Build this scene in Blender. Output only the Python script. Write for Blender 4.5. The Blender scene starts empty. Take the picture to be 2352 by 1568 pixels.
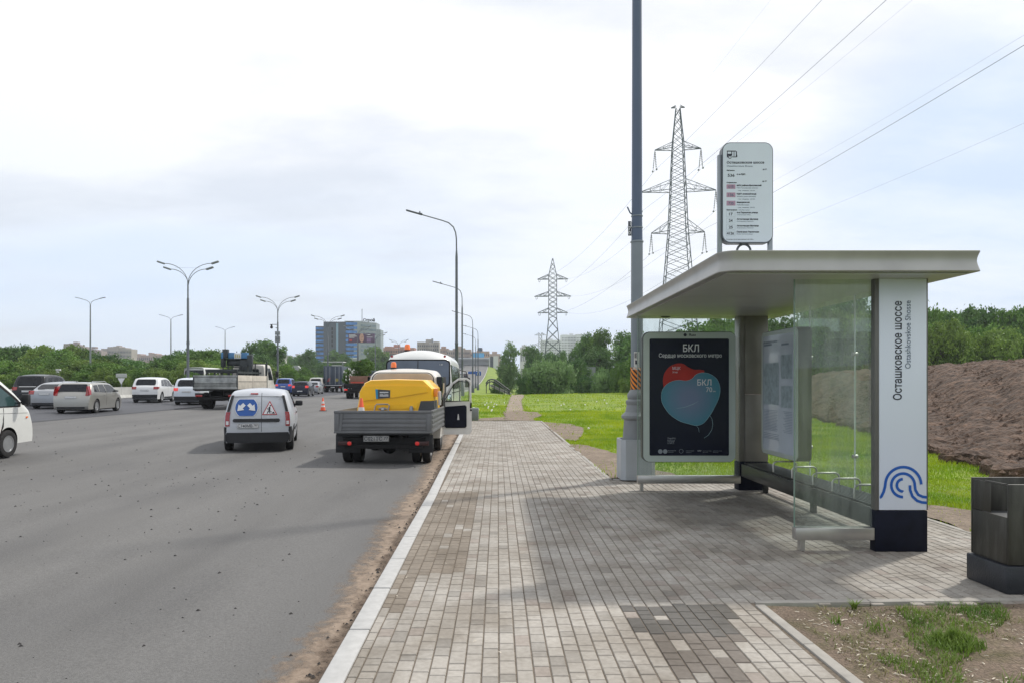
import bpy, bmesh, math, random
from mathutils import Vector, Matrix, Euler
R = math.radians
rnd = random.Random(7)
scene = bpy.context.scene
C = scene.collection

# ------------------------------------------------------------------ camera
EYE = 1.67
F = 1700.0            # focal length in pixels of a 2352 px wide picture
VPX, HZ = 1143.0, 877.0
cam_d = bpy.data.cameras.new('camera')
cam = bpy.data.objects.new('camera', cam_d); C.objects.link(cam)
cam.location = (0, 0, EYE); cam.rotation_euler = (R(90), 0, 0)
cam_d.sensor_width = 36; cam_d.lens = 36*F/2352
cam_d.shift_x = (1176-VPX)/2352; cam_d.shift_y = (HZ-784)/2352
cam_d.clip_start = 0.1; cam_d.clip_end = 6000
scene.camera = cam

# ------------------------------------------------------------------ light
SUN_DIR = Vector((.60, .46, 1.0)).normalized()       # towards the sun
elev = math.asin(SUN_DIR.z); azim = math.atan2(SUN_DIR.x, SUN_DIR.y)
sd = bpy.data.lights.new('sun', 'SUN'); sd.energy = 3.3; sd.angle = R(3.0); sd.color = (1, .95, .87)
so = bpy.data.objects.new('sun', sd); C.objects.link(so)
so.rotation_euler = SUN_DIR.to_track_quat('Z', 'Y').to_euler()

w = bpy.data.worlds.new('World'); scene.world = w; w.use_nodes = True
nt = w.node_tree; N = nt.nodes; L = nt.links
for n in list(N): N.remove(n)
out = N.new('ShaderNodeOutputWorld'); bg = N.new('ShaderNodeBackground'); bg.inputs['Strength'].default_value = .1
L.new(bg.outputs[0], out.inputs[0])
sky = N.new('ShaderNodeTexSky'); sky.sky_type = 'NISHITA'; sky.sun_disc = False
sky.sun_elevation = elev; sky.sun_rotation = azim; sky.air_density = 1.2; sky.dust_density = 2.0
tc = N.new('ShaderNodeTexCoord')
sep = N.new('ShaderNodeSeparateXYZ'); L.new(tc.outputs['Generated'], sep.inputs[0])
def math_n(op, a, b=None, clamp=False):
    m = N.new('ShaderNodeMath'); m.operation = op; m.use_clamp = clamp
    for i, v in enumerate((a, b)):
        if v is None: continue
        if isinstance(v, (int, float)): m.inputs[i].default_value = v
        else: L.new(v, m.inputs[i])
    return m.outputs[0]
zz = math_n('ADD', math_n('MAXIMUM', sep.outputs['Z'], 0), .22)
px = math_n('DIVIDE', sep.outputs['X'], zz); py = math_n('DIVIDE', sep.outputs['Y'], zz)
comb = N.new('ShaderNodeCombineXYZ'); L.new(math_n('MULTIPLY', px, .6), comb.inputs[0]); L.new(py, comb.inputs[1])
def cloud(scale, detail, off, rough=.5):
    mp = N.new('ShaderNodeMapping'); mp.inputs['Location'].default_value = off
    L.new(comb.outputs[0], mp.inputs[0])
    t = N.new('ShaderNodeTexNoise'); t.inputs['Scale'].default_value = scale; t.inputs['Detail'].default_value = detail
    t.inputs['Roughness'].default_value = rough
    L.new(mp.outputs[0], t.inputs['Vector']); return t.outputs['Fac']
def ramp(fac, a, b, ca, cb):
    r = N.new('ShaderNodeValToRGB'); e = r.color_ramp.elements
    e[0].position = a; e[0].color = ca; e[1].position = b; e[1].color = cb
    L.new(fac, r.inputs[0]); return r.outputs[0]
def mixc(fac, a, b):
    m = N.new('ShaderNodeMix'); m.data_type = 'RGBA'
    for sock, v in ((m.inputs[0], fac), (m.inputs[6], a), (m.inputs[7], b)):
        if isinstance(v, (int, float)): sock.default_value = v
        elif isinstance(v, tuple): sock.default_value = v
        else: L.new(v, sock)
    return m.outputs[2]
# thin overcast: pale blue-grey low down, near white high up and round the sun
n1 = cloud(.55, 4, (3.1, 1.7, 0)); n2 = cloud(1.3, 6, (.4, 5.2, 0), .55)
dirn = N.new('ShaderNodeVectorMath'); dirn.operation = 'DOT_PRODUCT'
L.new(tc.outputs['Generated'], dirn.inputs[0]); dirn.inputs[1].default_value = SUN_DIR
sunk = math_n('MULTIPLY', math_n('ADD', dirn.outputs['Value'], -.25), 1.35, True)
up = math_n('MULTIPLY', math_n('ADD', sep.outputs['Z'], -.02), 3.0, True)
white = (11.3, 11.3, 11.45, 1); pale = (9.0, 9.85, 10.9, 1)
base = mixc(math_n('ADD', math_n('MULTIPLY', up, .9), math_n('MULTIPLY', sunk, .45), True), pale, white)
lowk = math_n('MULTIPLY', math_n('SUBTRACT', .37, sep.outputs['Z']), 5.5, True)
blue = mixc(math_n('MULTIPLY', ramp(n1, .46, .62, (0, 0, 0, 1), (1, 1, 1, 1)), lowk), base, (8.0, 9.2, 11.0, 1))
grey = mixc(ramp(n2, .48, .63, (0, 0, 0, 1), (.8, .8, .8, 1)), blue, (7.9, 8.5, 9.5, 1))
pd = N.new('ShaderNodeVectorMath'); pd.operation = 'DOT_PRODUCT'; L.new(tc.outputs['Generated'], pd.inputs[0]); pd.inputs[1].default_value = (.548, .813, .195)
patch = math_n('MULTIPLY', math_n('MULTIPLY', math_n('SUBTRACT', pd.outputs['Value'], .972), 45.0, True), ramp(n2, .34, .56, (.25, .25, .25, 1), (1, 1, 1, 1)))
grey = mixc(math_n('MULTIPLY', patch, .8), grey, (6.6, 8.1, 10.2, 1))
final = mixc(.93, sky.outputs[0], grey)
L.new(final, bg.inputs[0])

scene.view_settings.view_transform = 'Standard'; scene.view_settings.look = 'None'
scene.view_settings.exposure = 0.0; scene.view_settings.gamma = 1.0
scene.render.film_transparent = False
try:
    scene.cycles.max_bounces = 8; scene.cycles.transparent_max_bounces = 24; scene.cycles.use_denoising = True
    scene.cycles.sample_clamp_indirect = 6
except Exception: pass

# ------------------------------------------------------------------ helpers
def W(dx, dy, Y):                      # the point at depth Y seen at (dx, dy) of the 2352 px wide picture
    P = F/Y
    return Vector(((dx-VPX)/P, Y, EYE-(dy-HZ)/P))
_mats = {}
def M(name, col, rough=.6, metal=0.0, var=.08, scale=4.0, bump=0.0, bscale=60.0, coat=0.0, spec=.5, emit=None, detail=5):
    if name in _mats: return _mats[name]
    m = bpy.data.materials.new(name); m.use_nodes = True
    n = m.node_tree.nodes; l = m.node_tree.links
    b = n['Principled BSDF']
    b.inputs['Roughness'].default_value = rough; b.inputs['Metallic'].default_value = metal
    b.inputs['Coat Weight'].default_value = coat; b.inputs['Coat Roughness'].default_value = .06
    b.inputs['Specular IOR Level'].default_value = spec
    t = n.new('ShaderNodeTexCoord'); no = n.new('ShaderNodeTexNoise')
    no.inputs['Scale'].default_value = scale; no.inputs['Detail'].default_value = detail
    l.new(t.outputs['Object'], no.inputs['Vector'])
    r = n.new('ShaderNodeValToRGB'); e = r.color_ramp.elements
    e[0].position = .3; e[1].position = .7
    e[0].color = tuple(max(0, c*(1-var)) for c in col)+(1,); e[1].color = tuple(min(1, c*(1+var)) for c in col)+(1,)
    l.new(no.outputs['Fac'], r.inputs[0]); l.new(r.outputs[0], b.inputs['Base Color'])
    if bump:
        nb = n.new('ShaderNodeTexNoise'); nb.inputs['Scale'].default_value = bscale; nb.inputs['Detail'].default_value = 4
        l.new(t.outputs['Object'], nb.inputs['Vector'])
        bp = n.new('ShaderNodeBump'); bp.inputs['Strength'].default_value = bump; bp.inputs['Distance'].default_value = .02
        l.new(nb.outputs['Fac'], bp.inputs['Height']); l.new(bp.outputs[0], b.inputs['Normal'])
    if emit:
        b.inputs['Emission Color'].default_value = tuple(emit[:3])+(1,); b.inputs['Emission Strength'].default_value = emit[3]
    _mats[name] = m; return m

def sheet_mat(name, c1, c2, c3, s1, s2, bump=.3, bs=80, rough=.9, stretch=(1, 1, 1), lo=.35, hi=.65, dist=.02, grain=None, bands=None, rz=0):
    """two noises over three colours, for ground sheets (object coordinates)"""
    m = bpy.data.materials.new(name); m.use_nodes = True
    n = m.node_tree.nodes; l = m.node_tree.links; b = n['Principled BSDF']
    b.inputs['Roughness'].default_value = rough
    t = n.new('ShaderNodeTexCoord'); mp = n.new('ShaderNodeMapping'); mp.inputs['Scale'].default_value = stretch; mp.inputs['Rotation'].default_value = (0, 0, R(rz))
    l.new(t.outputs['Object'], mp.inputs[0])
    def noise(s, d):
        k = n.new('ShaderNodeTexNoise'); k.inputs['Scale'].default_value = s; k.inputs['Detail'].default_value = d
        l.new(mp.outputs[0], k.inputs['Vector']); return k.outputs['Fac']
    def rmp(f, a, c, ca, cb):
        r = n.new('ShaderNodeValToRGB'); e = r.color_ramp.elements
        e[0].position = a; e[0].color = ca; e[1].position = c; e[1].color = cb; l.new(f, r.inputs[0]); return r.outputs[0]
    A = rmp(noise(s1, 6), lo, hi, c1+(1,), c2+(1,))
    Bf = rmp(noise(s2, 8), .45, .7, (0, 0, 0, 1), (1, 1, 1, 1))
    mx = n.new('ShaderNodeMix'); mx.data_type = 'RGBA'
    l.new(Bf, mx.inputs[0]); l.new(A, mx.inputs[6]); mx.inputs[7].default_value = c3+(1,)
    outc = mx.outputs[2]
    def times(col, fac):
        q = n.new('ShaderNodeMix'); q.data_type = 'RGBA'; q.blend_type = 'MULTIPLY'; q.inputs[0].default_value = 1
        l.new(col, q.inputs[6]); l.new(fac, q.inputs[7]); return q.outputs[2]
    if grain:
        k = n.new('ShaderNodeTexNoise'); k.inputs['Scale'].default_value = grain[0]; k.inputs['Detail'].default_value = 3; l.new(t.outputs['Object'], k.inputs['Vector'])
        outc = times(outc, rmp(k.outputs['Fac'], .35, .65, (1-grain[1],)*3+(1,), (1+grain[1],)*3+(1,)))
    if bands:
        m3 = n.new('ShaderNodeMapping'); m3.inputs['Scale'].default_value = bands[0]; m3.inputs['Rotation'].default_value = (0, 0, R(bands[2])); l.new(t.outputs['Object'], m3.inputs[0])
        k = n.new('ShaderNodeTexNoise'); k.inputs['Scale'].default_value = 1; k.inputs['Detail'].default_value = 5; l.new(m3.outputs[0], k.inputs['Vector'])
        outc = times(outc, rmp(k.outputs['Fac'], .38, .62, (1-bands[1],)*3+(1,), (1+bands[1],)*3+(1,)))
    l.new(outc, b.inputs['Base Color'])
    if bump:
        k = n.new('ShaderNodeTexNoise'); k.inputs['Scale'].default_value = bs; k.inputs['Detail'].default_value = 6
        l.new(t.outputs['Object'], k.inputs['Vector'])
        bp = n.new('ShaderNodeBump'); bp.inputs['Strength'].default_value = bump; bp.inputs['Distance'].default_value = dist
        l.new(k.outputs['Fac'], bp.inputs['Height']); l.new(bp.outputs[0], b.inputs['Normal'])
    return m

class MB:
    def __init__(s): s.bm = bmesh.new()
    def box(s, c, d, bevel=0, rot=None, seg=2):
        r = bmesh.ops.create_cube(s.bm, size=1); vs = r['verts']
        bmesh.ops.scale(s.bm, vec=d, verts=vs)
        if bevel > 0:
            es = list({e for v in vs for e in v.link_edges})
            g = bmesh.ops.bevel(s.bm, geom=es, offset=bevel, segments=seg, affect='EDGES', profile=.5)
            vs = list({v for f in g['faces'] for v in f.verts} | {v for v in vs if v.is_valid})
            done = set(vs); st = list(vs)
            while st:
                v = st.pop()
                for e in v.link_edges:
                    o = e.other_vert(v)
                    if o not in done: done.add(o); st.append(o)
            vs = list(done)
        if rot is not None:
            mt = rot if isinstance(rot, Matrix) else Euler(rot).to_matrix()
            bmesh.ops.rotate(s.bm, verts=vs, cent=(0, 0, 0), matrix=mt)
        bmesh.ops.translate(s.bm, vec=c, verts=vs); return s
    def b(s, x0, x1, y0, y1, z0, z1, bevel=0):
        return s.box(((x0+x1)/2, (y0+y1)/2, (z0+z1)/2), (abs(x1-x0), abs(y1-y0), abs(z1-z0)), bevel)
    def ring(s, c, ax, r, seg):
        ax = Vector(ax).normalized(); a = ax.orthogonal().normalized(); b = ax.cross(a)
        return [s.bm.verts.new(Vector(c)+a*r*math.cos(2*math.pi*i/seg)+b*r*math.sin(2*math.pi*i/seg)) for i in range(seg)]
    def cyl(s, p0, p1, r0, r1=None, seg=12):
        r1 = r0 if r1 is None else r1; p0 = Vector(p0); p1 = Vector(p1)
        A = s.ring(p0, p1-p0, r0, seg); B = s.ring(p1, p1-p0, r1, seg)
        for i in range(seg): s.bm.faces.new((A[i], A[(i+1) % seg], B[(i+1) % seg], B[i]))
        s.bm.faces.new(A[::-1]); s.bm.faces.new(B); return s
    def tube(s, pts, r, seg=8):
        pts = [Vector(p) for p in pts]; n = len(pts); rr = r if isinstance(r, (list, tuple)) else [r]*n
        prev = None; a = None
        for i, p in enumerate(pts):
            t = (pts[min(i+1, n-1)]-pts[max(i-1, 0)]).normalized()
            a = t.orthogonal().normalized() if a is None else (a-t*a.dot(t)).normalized()
            b = t.cross(a)
            ring = [s.bm.verts.new(p+a*rr[i]*math.cos(2*math.pi*k/seg)+b*rr[i]*math.sin(2*math.pi*k/seg)) for k in range(seg)]
            if prev:
                for k in range(seg): s.bm.faces.new((prev[k], prev[(k+1) % seg], ring[(k+1) % seg], ring[k]))
            else: s.bm.faces.new(ring[::-1])
            prev = ring
        s.bm.faces.new(prev); return s
    def prism(s, poly, ax, a, b, k=1.0, cen=(0, 0)):
        """poly in the plane across axis ax ('x','y','z'), from a to b; k scales the b end about cen"""
        def P(u, v, t): return {'x': (t, u, v), 'y': (u, t, v), 'z': (u, v, t)}[ax]
        A = [s.bm.verts.new(P(u, v, a)) for u, v in poly]
        B = [s.bm.verts.new(P(cen[0]+(u-cen[0])*k, cen[1]+(v-cen[1])*k, b)) for u, v in poly]
        n = len(poly)
        for i in range(n): s.bm.faces.new((A[i], A[(i+1) % n], B[(i+1) % n], B[i]))
        s.bm.faces.new(A[::-1]); s.bm.faces.new(B); return s
    def lathe(s, prof, c=(0, 0, 0), seg=24, ax='z'):
        prev = None
        for r, z in prof:
            ring = []
            for i in range(seg):
                u, v = r*math.cos(2*math.pi*i/seg), r*math.sin(2*math.pi*i/seg)
                q = (u, v, z) if ax == 'z' else (z, u, v) if ax == 'x' else (u, z, v)
                ring.append(s.bm.verts.new(Vector(c)+Vector(q)))
            if prev:
                for i in range(seg): s.bm.faces.new((prev[i], prev[(i+1) % seg], ring[(i+1) % seg], ring[i]))
            prev = ring
            if z == prof[0][1] and r == prof[0][0]: first = ring
        s.bm.faces.new(first[::-1]); s.bm.faces.new(prev); return s
    def ball(s, c, r, seg=12):
        g = bmesh.ops.create_uvsphere(s.bm, u_segments=seg, v_segments=max(6, seg//2+2), radius=1)
        rr = r if isinstance(r, (tuple, list)) else (r, r, r)
        bmesh.ops.scale(s.bm, vec=rr, verts=g['verts']); bmesh.ops.translate(s.bm, vec=c, verts=g['verts']); return s
    def face(s, pts): s.bm.faces.new([s.bm.verts.new(p) for p in pts]); return s
    def grid(s, fn, nu, nv, close=False):
        V = [[s.bm.verts.new(fn(i/nu, j/nv)) for j in range(nv+1)] for i in range(nu+1)]
        for i in range(nu):
            for j in range(nv): s.bm.faces.new((V[i][j], V[i+1][j], V[i+1][j+1], V[i][j+1]))
        return s
    def mesh(s, name, smooth=35, recalc=True):
        if recalc: bmesh.ops.recalc_face_normals(s.bm, faces=s.bm.faces)
        me = bpy.data.meshes.new(name); s.bm.to_mesh(me); s.bm.free()
        if smooth:
            me.polygons.foreach_set('use_smooth', [True]*len(me.polygons)); me.set_sharp_from_angle(angle=R(smooth))
        return me
    def build(s, name, mat, parent=None, smooth=35, recalc=True):
        return link(name, s.mesh(name, smooth, recalc), mat, parent)
def link(name, me, mat, parent=None):
    o = bpy.data.objects.new(name, me)
    if mat is not None: me.materials.clear(); me.materials.append(mat)
    C.objects.link(o)
    if parent: o.parent = parent
    return o
def tag(o, label=None, cat=None, group=None, kind=None):
    for k, v in (('label', label), ('category', cat), ('group', group), ('kind', kind)):
        if v: o[k] = v
    return o
def thing(name, label, cat, loc=(0, 0, 0), rz=0, group=None):
    o = bpy.data.objects.new(name, None); C.objects.link(o); o.location = loc; o.rotation_euler = (0, 0, rz)
    o.empty_display_size = .2
    return tag(o, label, cat, group)
def dup(o, loc=None, rz=None, label=None, parent=None, scale=None):
    c = o.copy(); C.objects.link(c)
    if parent: c.parent = parent
    if loc is not None: c.location = loc
    if rz is not None: c.rotation_euler = (0, 0, rz)
    if scale is not None: c.scale = scale if isinstance(scale, tuple) else (scale,)*3
    if label: c['label'] = label
    for ch in [k for k in bpy.data.objects if k.parent == o]: dup(ch, parent=c)
    return c
def struct(o): o['kind'] = 'structure'; return o
def pyd(name, verts, faces, mat, parent=None, smooth=False):
    me = bpy.data.meshes.new(name); me.from_pydata(verts, [], faces); me.update()
    if smooth: me.polygons.foreach_set('use_smooth', [True]*len(me.polygons))
    return link(name, me, mat, parent)
_font_cache = {}
def text(s, size, mat, parent, mtx, align='LEFT', bold=0.0, ext=.0008, width=None, name='lettering'):
    cu = bpy.data.curves.new('t', 'FONT'); cu.body = s; cu.size = size; cu.align_x = align; cu.extrude = ext
    cu.offset = bold; cu.resolution_u = 3
    to = bpy.data.objects.new('t', cu); C.objects.link(to)
    dg = bpy.context.evaluated_depsgraph_get(); me = bpy.data.meshes.new_from_object(to.evaluated_get(dg))
    bpy.data.objects.remove(to); bpy.data.curves.remove(cu)
    if width and len(me.vertices):
        xs = [v.co.x for v in me.vertices]; k = width/max(1e-6, max(xs)-min(xs))
        for v in me.vertices: v.co.x *= k
    me.transform(mtx); me.name = name
    return link(name, me, mat, parent)
def join_meshes(objs, name):
    bm = bmesh.new()
    for o in objs: bm.from_mesh(o.data)
    me = bpy.data.meshes.new(name); bm.to_mesh(me); bm.free(); me.materials.append(objs[0].data.materials[0])
    p = objs[0].parent
    for o in objs: bpy.data.objects.remove(o)
    return link(name, me, me.materials[0], p)
def face_front(x, z, y, rot=0):          # text plane seen from -Y
    return Matrix.Translation((x, y, z)) @ Matrix.Rotation(R(90), 4, 'X') @ Matrix.Rotation(R(rot), 4, 'Z')

# ------------------------------------------------------------------ terrain functions
def lerp_tab(t, v):
    if v <= t[0][0]: return t[0][1]
    for (a, p), (b, q) in zip(t, t[1:]):
        if v <= b: return p+(q-p)*(v-a)/(b-a)
    return t[-1][1]
def sst(a, b, v):
    t = min(1, max(0, (v-a)/(b-a))); return t*t*(3-2*t)
KERB = [(-5, -.97), (3.8, -.995), (11, -1.04), (14, -1.09), (24, -1.24), (32.5, -1.5), (50, -5.0), (60, -5.5), (3000, -5.5)]
def kx(y): return lerp_tab(KERB, y)
def long_z(y):
    return .0026*max(0, min(y, 130)-20) + (max(0, y-130)**2)*1.25e-4 if y < 430 else .286+11.25+(y-430)*.002
def road_z(x, y):
    d = max(0, -1-x); c = .010*min(d, 8)+.015*max(0, d-8)
    return -.15+min(c, .62)+long_z(y)
def noise2(x, y):
    return (math.sin(x*1.3+math.sin(y*.7)*1.7)+math.sin(y*1.1+math.sin(x*.9)*2.1))*.5
def ground_z(x, y):
    e = kx(y)
    fld = -.03+.0078*max(0, min(y, 88)-33)+.010*noise2(x*1.4, y*.9)
    if e <= x and y < 31.9 and x < (1.8 if (y < 5.6 or y > 12.74) else 5.1): return -.12
    drop = sst(86, 112, y)*sst(e+1.0, e+14, x)
    gz = fld*(1-drop)+drop*(-3.2)
    if y > 60:                                  # verge follows the climbing road and falls away to the right
        k = 1-sst(e+.5, e+20, x); gz = gz+(road_z(e, y)-.05-gz)*k*sst(60, 100, y)
    # ploughed mound on the right
    if x > 5 and y < 90:
        bx = lerp_tab([(-20, 8.2), (6, 8.2), (13, 8.9), (18, 10.4), (24, 12.1), (34.6, 14.8), (60, 20.5), (90, 27)], y)
        t = sst(bx-.1, bx+7.0, x)
        if t > 0: gz += t*(2.35-gz)*(1-sst(60, 85, y))+.03*noise2(x*5, y*2.2)*min(1, t*6)
    if x < e:
        k = sst(e-.05, e, x)
        gz = road_z(x, y)-.25
        if x < -58: gz = gz-sst(-58, -70, x)*1.4 if False else gz-min(1.6, (-58-x)*.12)
    return gz
# ================================================================== GROUND
def axis(vals):
    out = []
    for a, b, s in vals:
        n = max(1, int(round((b-a)/s))); out += [a+(b-a)*i/n for i in range(n)]
    return out+[vals[-1][1]]
gx = axis([(-2500, -300, 220), (-300, -60, 20), (-60, -8, 4), (-8, -2, 1.0), (-2, 26, .5), (26, 60, 3), (60, 300, 20), (300, 2500, 220)])
gy = axis([(-300, -20, 40), (-20, 3, 3), (3, 40, .5), (40, 90, 1.5), (90, 130, 2), (130, 430, 10), (430, 900, 40), (900, 3500, 260)])
vs = [(x, y, ground_z(x, y)) for y in gy for x in gx]; nx = len(gx)
fs = [(j*nx+i, j*nx+i+1, (j+1)*nx+i+1, (j+1)*nx+i) for j in range(len(gy)-1) for i in range(nx-1)]
m_grassground = sheet_mat('meadow_ground', (.105, .185, .010), (.21, .29, .014), (.15, .17, .02), .35, 2.2, .6, 25)
m_soil = sheet_mat('ploughed_soil', (.052, .031, .020), (.112, .068, .045), (.074, .044, .029), 1.6, 9, .6, 9, stretch=(2.6, .5, 1), dist=.14, grain=(9, .25), bands=((5, .55, 1), .30, 38))
ground = pyd('ground', vs, fs, m_grassground, smooth=True)
struct(ground)
# ploughed mound: its own sheet following the ground
def mound_edge(y): return lerp_tab([(-20, 8.2), (6, 8.2), (13, 8.9), (18, 10.4), (24, 12.1), (34.6, 14.8), (60, 20.5), (90, 27)], y)
mv = []; mf = []; NX = 120
ys = axis([(2, 40, .16), (40, 84, .6)])
for j, y in enumerate(ys):
    e0 = mound_edge(y)+.25*noise2(y*2.3, 3)+.15*math.sin(y*7.1)
    for i in range(NX+1):
        t = i/NX; x = e0+(t**1.25)*16
        rough = (rnd.random()-.5)*.05*(1 if i else 0)
        furrow = .055*math.sin((x*2.1-y*1.15)*2.0+1.8*noise2(x*.6, y*.6))+.03*math.sin((x*1.1+y*2.7)*2.9)
        mv.append((x, y, ground_z(x, y)+.03+(rough+furrow+.14 if i else -.03)))
for j in range(len(ys)-1):
    for i in range(NX):
        a = j*(NX+1)+i; mf.append((a, a+1, a+NX+2, a+NX+1))
struct(pyd('soil_bank', mv, mf, m_soil, smooth=False))

# road ---------------------------------------------------------------
m_asphalt = sheet_mat('asphalt', (.113, .112, .111), (.132, .130, .127), (.100, .099, .099), .22, .8, .5, 140, .85, stretch=(1, .35, 1), grain=(55, .16), bands=((1.1, .05, 1), .07, 2))
m_newasph = sheet_mat('fresh_asphalt', (.036, .038, .046), (.055, .057, .067), (.044, .046, .054), .3, 3, .3, 140, .62, stretch=(1, .3, 1), grain=(40, .15), bands=((1.3, .04, 1), .1, 0))
def strip(name, xa, xb, nxs, ylist, mat, dz=0):
    v = []; f = []
    for y in ylist:
        a = xa(y); b = xb(y)
        for i in range(nxs+1):
            x = a+(b-a)*i/nxs; v.append((x, y, road_z(x, y)+dz))
    for j in range(len(ylist)-1):
        for i in range(nxs):
            q = j*(nxs+1)+i; f.append((q, q+1, q+nxs+2, q+nxs+1))
    return struct(pyd(name, v, f, mat, smooth=True))
yr = axis([(-15, 40, 2), (40, 130, 5), (130, 430, 10), (430, 900, 40)])
strip('road', lambda y: -58, lambda y: kx(y), 40, yr, m_asphalt)
# freshly laid upper course, a real 4 cm step
def newedge(y): return -18.2+.02*math.sin(y*.9)
v = []; f = []
for y in yr:
    for x, dz in ((-30.3, .045), (-27, .045), (-23, .045), (newedge(y)-.03, .045), (newedge(y), .0)):
        v.append((x, y, road_z(x, y)+dz))
for j in range(len(yr)-1):
    for i in range(4):
        q = j*5+i; f.append((q, q+1, q+6, q+5))
struct(pyd('fresh_road_surface', v, f, m_newasph))

# kerb ---------------------------------------------------------------
m_kerb = M('granite_kerb', (.40, .40, .395), .75, var=.1, scale=14, bump=.15, bscale=200)
m_joint = sheet_mat('joint_sand', (.115, .095, .07), (.16, .13, .10), (.08, .062, .045), 3, 30, .3, 150)
kb = MB(); y = 2.0; q = random.Random(2)
while y < 31.9:
    ln = min(1.0, 31.95-y); x0 = kx(y)+.015*0; ang = math.atan2(kx(y+ln)-kx(y), ln)
    kb.box(((kx(y)+kx(y+ln))/2+.07, y+ln/2, -.13+.004*q.random()), (.14, ln-.016, .27), .010, (0, 0, -ang)); y += ln
struct(kb.build('kerb', m_kerb))
kb = MB()
y = 31.98
while y < 420:
    ln = 3 if y < 100 else 10
    ang = math.atan2(kx(y+ln)-kx(y), ln)
    kb.box(((kx(y)+kx(y+ln))/2+.08, y+ln/2, (road_z(kx(y), y)+road_z(kx(y+ln), y+ln))/2), (.16, ln*1.0, .3), 0, Euler((math.atan2(long_z(y+ln)-long_z(y), ln), 0, -ang)).to_matrix()); y += ln
struct(kb.build('verge_kerb', m_kerb))

# paving: every sett is real ------------------------------------------
def paved(x, y):
    if y < 2.4 or y > 31.9: return False
    if x < kx(y)+.145: return False
    xr = 1.92+.012*max(0, 8-y)*.5 if y < 5.62 else (5.20 if y < 12.7 else 1.90-.004*(y-12.7))
    return x < xr
def inpatch(x, y):
    if -.87 < x < -.28+.02*(y-9)*0 and 6.45 < y < 11.3: return 1
    if -.87 < x < -.72 and 5.4 < y < 6.6: return 1
    if .95+.3*(5.4-y)*.1 < x < 1.40+.30*(y-4.1)*.85 and 3.3 < y < 5.5: return 2
    return 0
pv = []; pf = []; pc = []; rb = random.Random(11)
WX = .1005
def sett(x0, x1, y0, y1):
    cx, cy = (x0+x1)/2, (y0+y1)/2
    z = (rb.random()-.5)*.003; tx = (rb.random()-.5)*.014; ty = (rb.random()-.5)*.014
    g = .0032+.0012*rb.random(); bv = .004 if cy < 14 else 0
    p = inpatch(cx, cy)
    k = 1+(rb.random()-.5)*.15
    col = [.308*k, .289*k, .262*k]
    if rb.random() < .06: col = [.26*k, .23*k, .205*k]
    if rb.random() < .06: col = [c*.80 for c in col]
    big = noise2(cx*1.1+4, cy*.5)
    col = [c*(1+.07*big) for c in col]
    if p == 1 and rb.random() < .94: col = [.20*k, .172*k, .14*k]
    if p == 2 and rb.random() < .84:
        col = [.10*k, .095*k, .088*k] if cy > 4.9 else [.150*k, .132*k, .116*k]
    # deep shade under the shelter painted into the sett colours, with blotchy dirt
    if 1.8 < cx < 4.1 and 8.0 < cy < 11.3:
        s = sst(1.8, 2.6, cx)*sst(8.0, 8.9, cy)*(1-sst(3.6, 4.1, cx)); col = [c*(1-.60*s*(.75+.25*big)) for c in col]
    n = len(pv)
    xs = (x0+g, x1-g); ysx = (y0+g, y1-g)
    def zt(x, y): return z+(x-cx)*tx+(y-cy)*ty
    if bv:
        for (x, y) in ((xs[0], ysx[0]), (xs[1], ysx[0]), (xs[1], ysx[1]), (xs[0], ysx[1])):
            pv.append((x, y, -.022))
        for (x, y) in ((xs[0], ysx[0]), (xs[1], ysx[0]), (xs[1], ysx[1]), (xs[0], ysx[1])):
            pv.append((x, y, zt(x, y)-.005))
        for (x, y) in ((xs[0]+bv, ysx[0]+bv), (xs[1]-bv, ysx[0]+bv), (xs[1]-bv, ysx[1]-bv), (xs[0]+bv, ysx[1]-bv)):
            pv.append((x, y, zt(x, y)))
        fl = [(n+8, n+9, n+10, n+11)]
        for a in range(4):
            b = (a+1) % 4; fl += [(n+a, n+b, n+4+b, n+4+a), (n+4+a, n+4+b, n+8+b, n+8+a)]
    else:
        for (x, y) in ((xs[0], ysx[0]), (xs[1], ysx[0]), (xs[1], ysx[1]), (xs[0], ysx[1])): pv.append((x, y, -.02))
        for (x, y) in ((xs[0], ysx[0]), (xs[1], ysx[0]), (xs[1], ysx[1]), (xs[0], ysx[1])): pv.append((x, y, zt(x, y)))
        fl = [(n+4, n+5, n+6, n+7)]+[(n+a, n+(a+1) % 4, n+4+(a+1) % 4, n+4+a) for a in range(4)]
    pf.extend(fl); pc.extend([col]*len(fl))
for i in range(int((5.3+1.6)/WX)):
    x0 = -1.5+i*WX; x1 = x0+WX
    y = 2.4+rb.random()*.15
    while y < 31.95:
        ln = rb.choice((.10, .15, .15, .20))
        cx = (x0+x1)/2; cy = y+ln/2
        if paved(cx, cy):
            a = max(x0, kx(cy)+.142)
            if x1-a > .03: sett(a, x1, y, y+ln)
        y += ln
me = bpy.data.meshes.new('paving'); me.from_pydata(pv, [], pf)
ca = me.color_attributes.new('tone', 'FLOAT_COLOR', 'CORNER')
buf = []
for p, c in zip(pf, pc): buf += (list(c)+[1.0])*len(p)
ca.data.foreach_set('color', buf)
m_pave = bpy.data.materials.new('setts'); m_pave.use_nodes = True
n = m_pave.node_tree.nodes; l = m_pave.node_tree.links; b = n['Principled BSDF']; b.inputs['Roughness'].default_value = .8
at = n.new('ShaderNodeAttribute'); at.attribute_name = 'tone'
t = n.new('ShaderNodeTexCoord'); n1 = n.new('ShaderNodeTexNoise'); n1.inputs['Scale'].default_value = 26; n1.inputs['Detail'].default_value = 8
n2 = n.new('ShaderNodeTexNoise'); n2.inputs['Scale'].default_value = 1.6; n2.inputs['Detail'].default_value = 8
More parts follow.
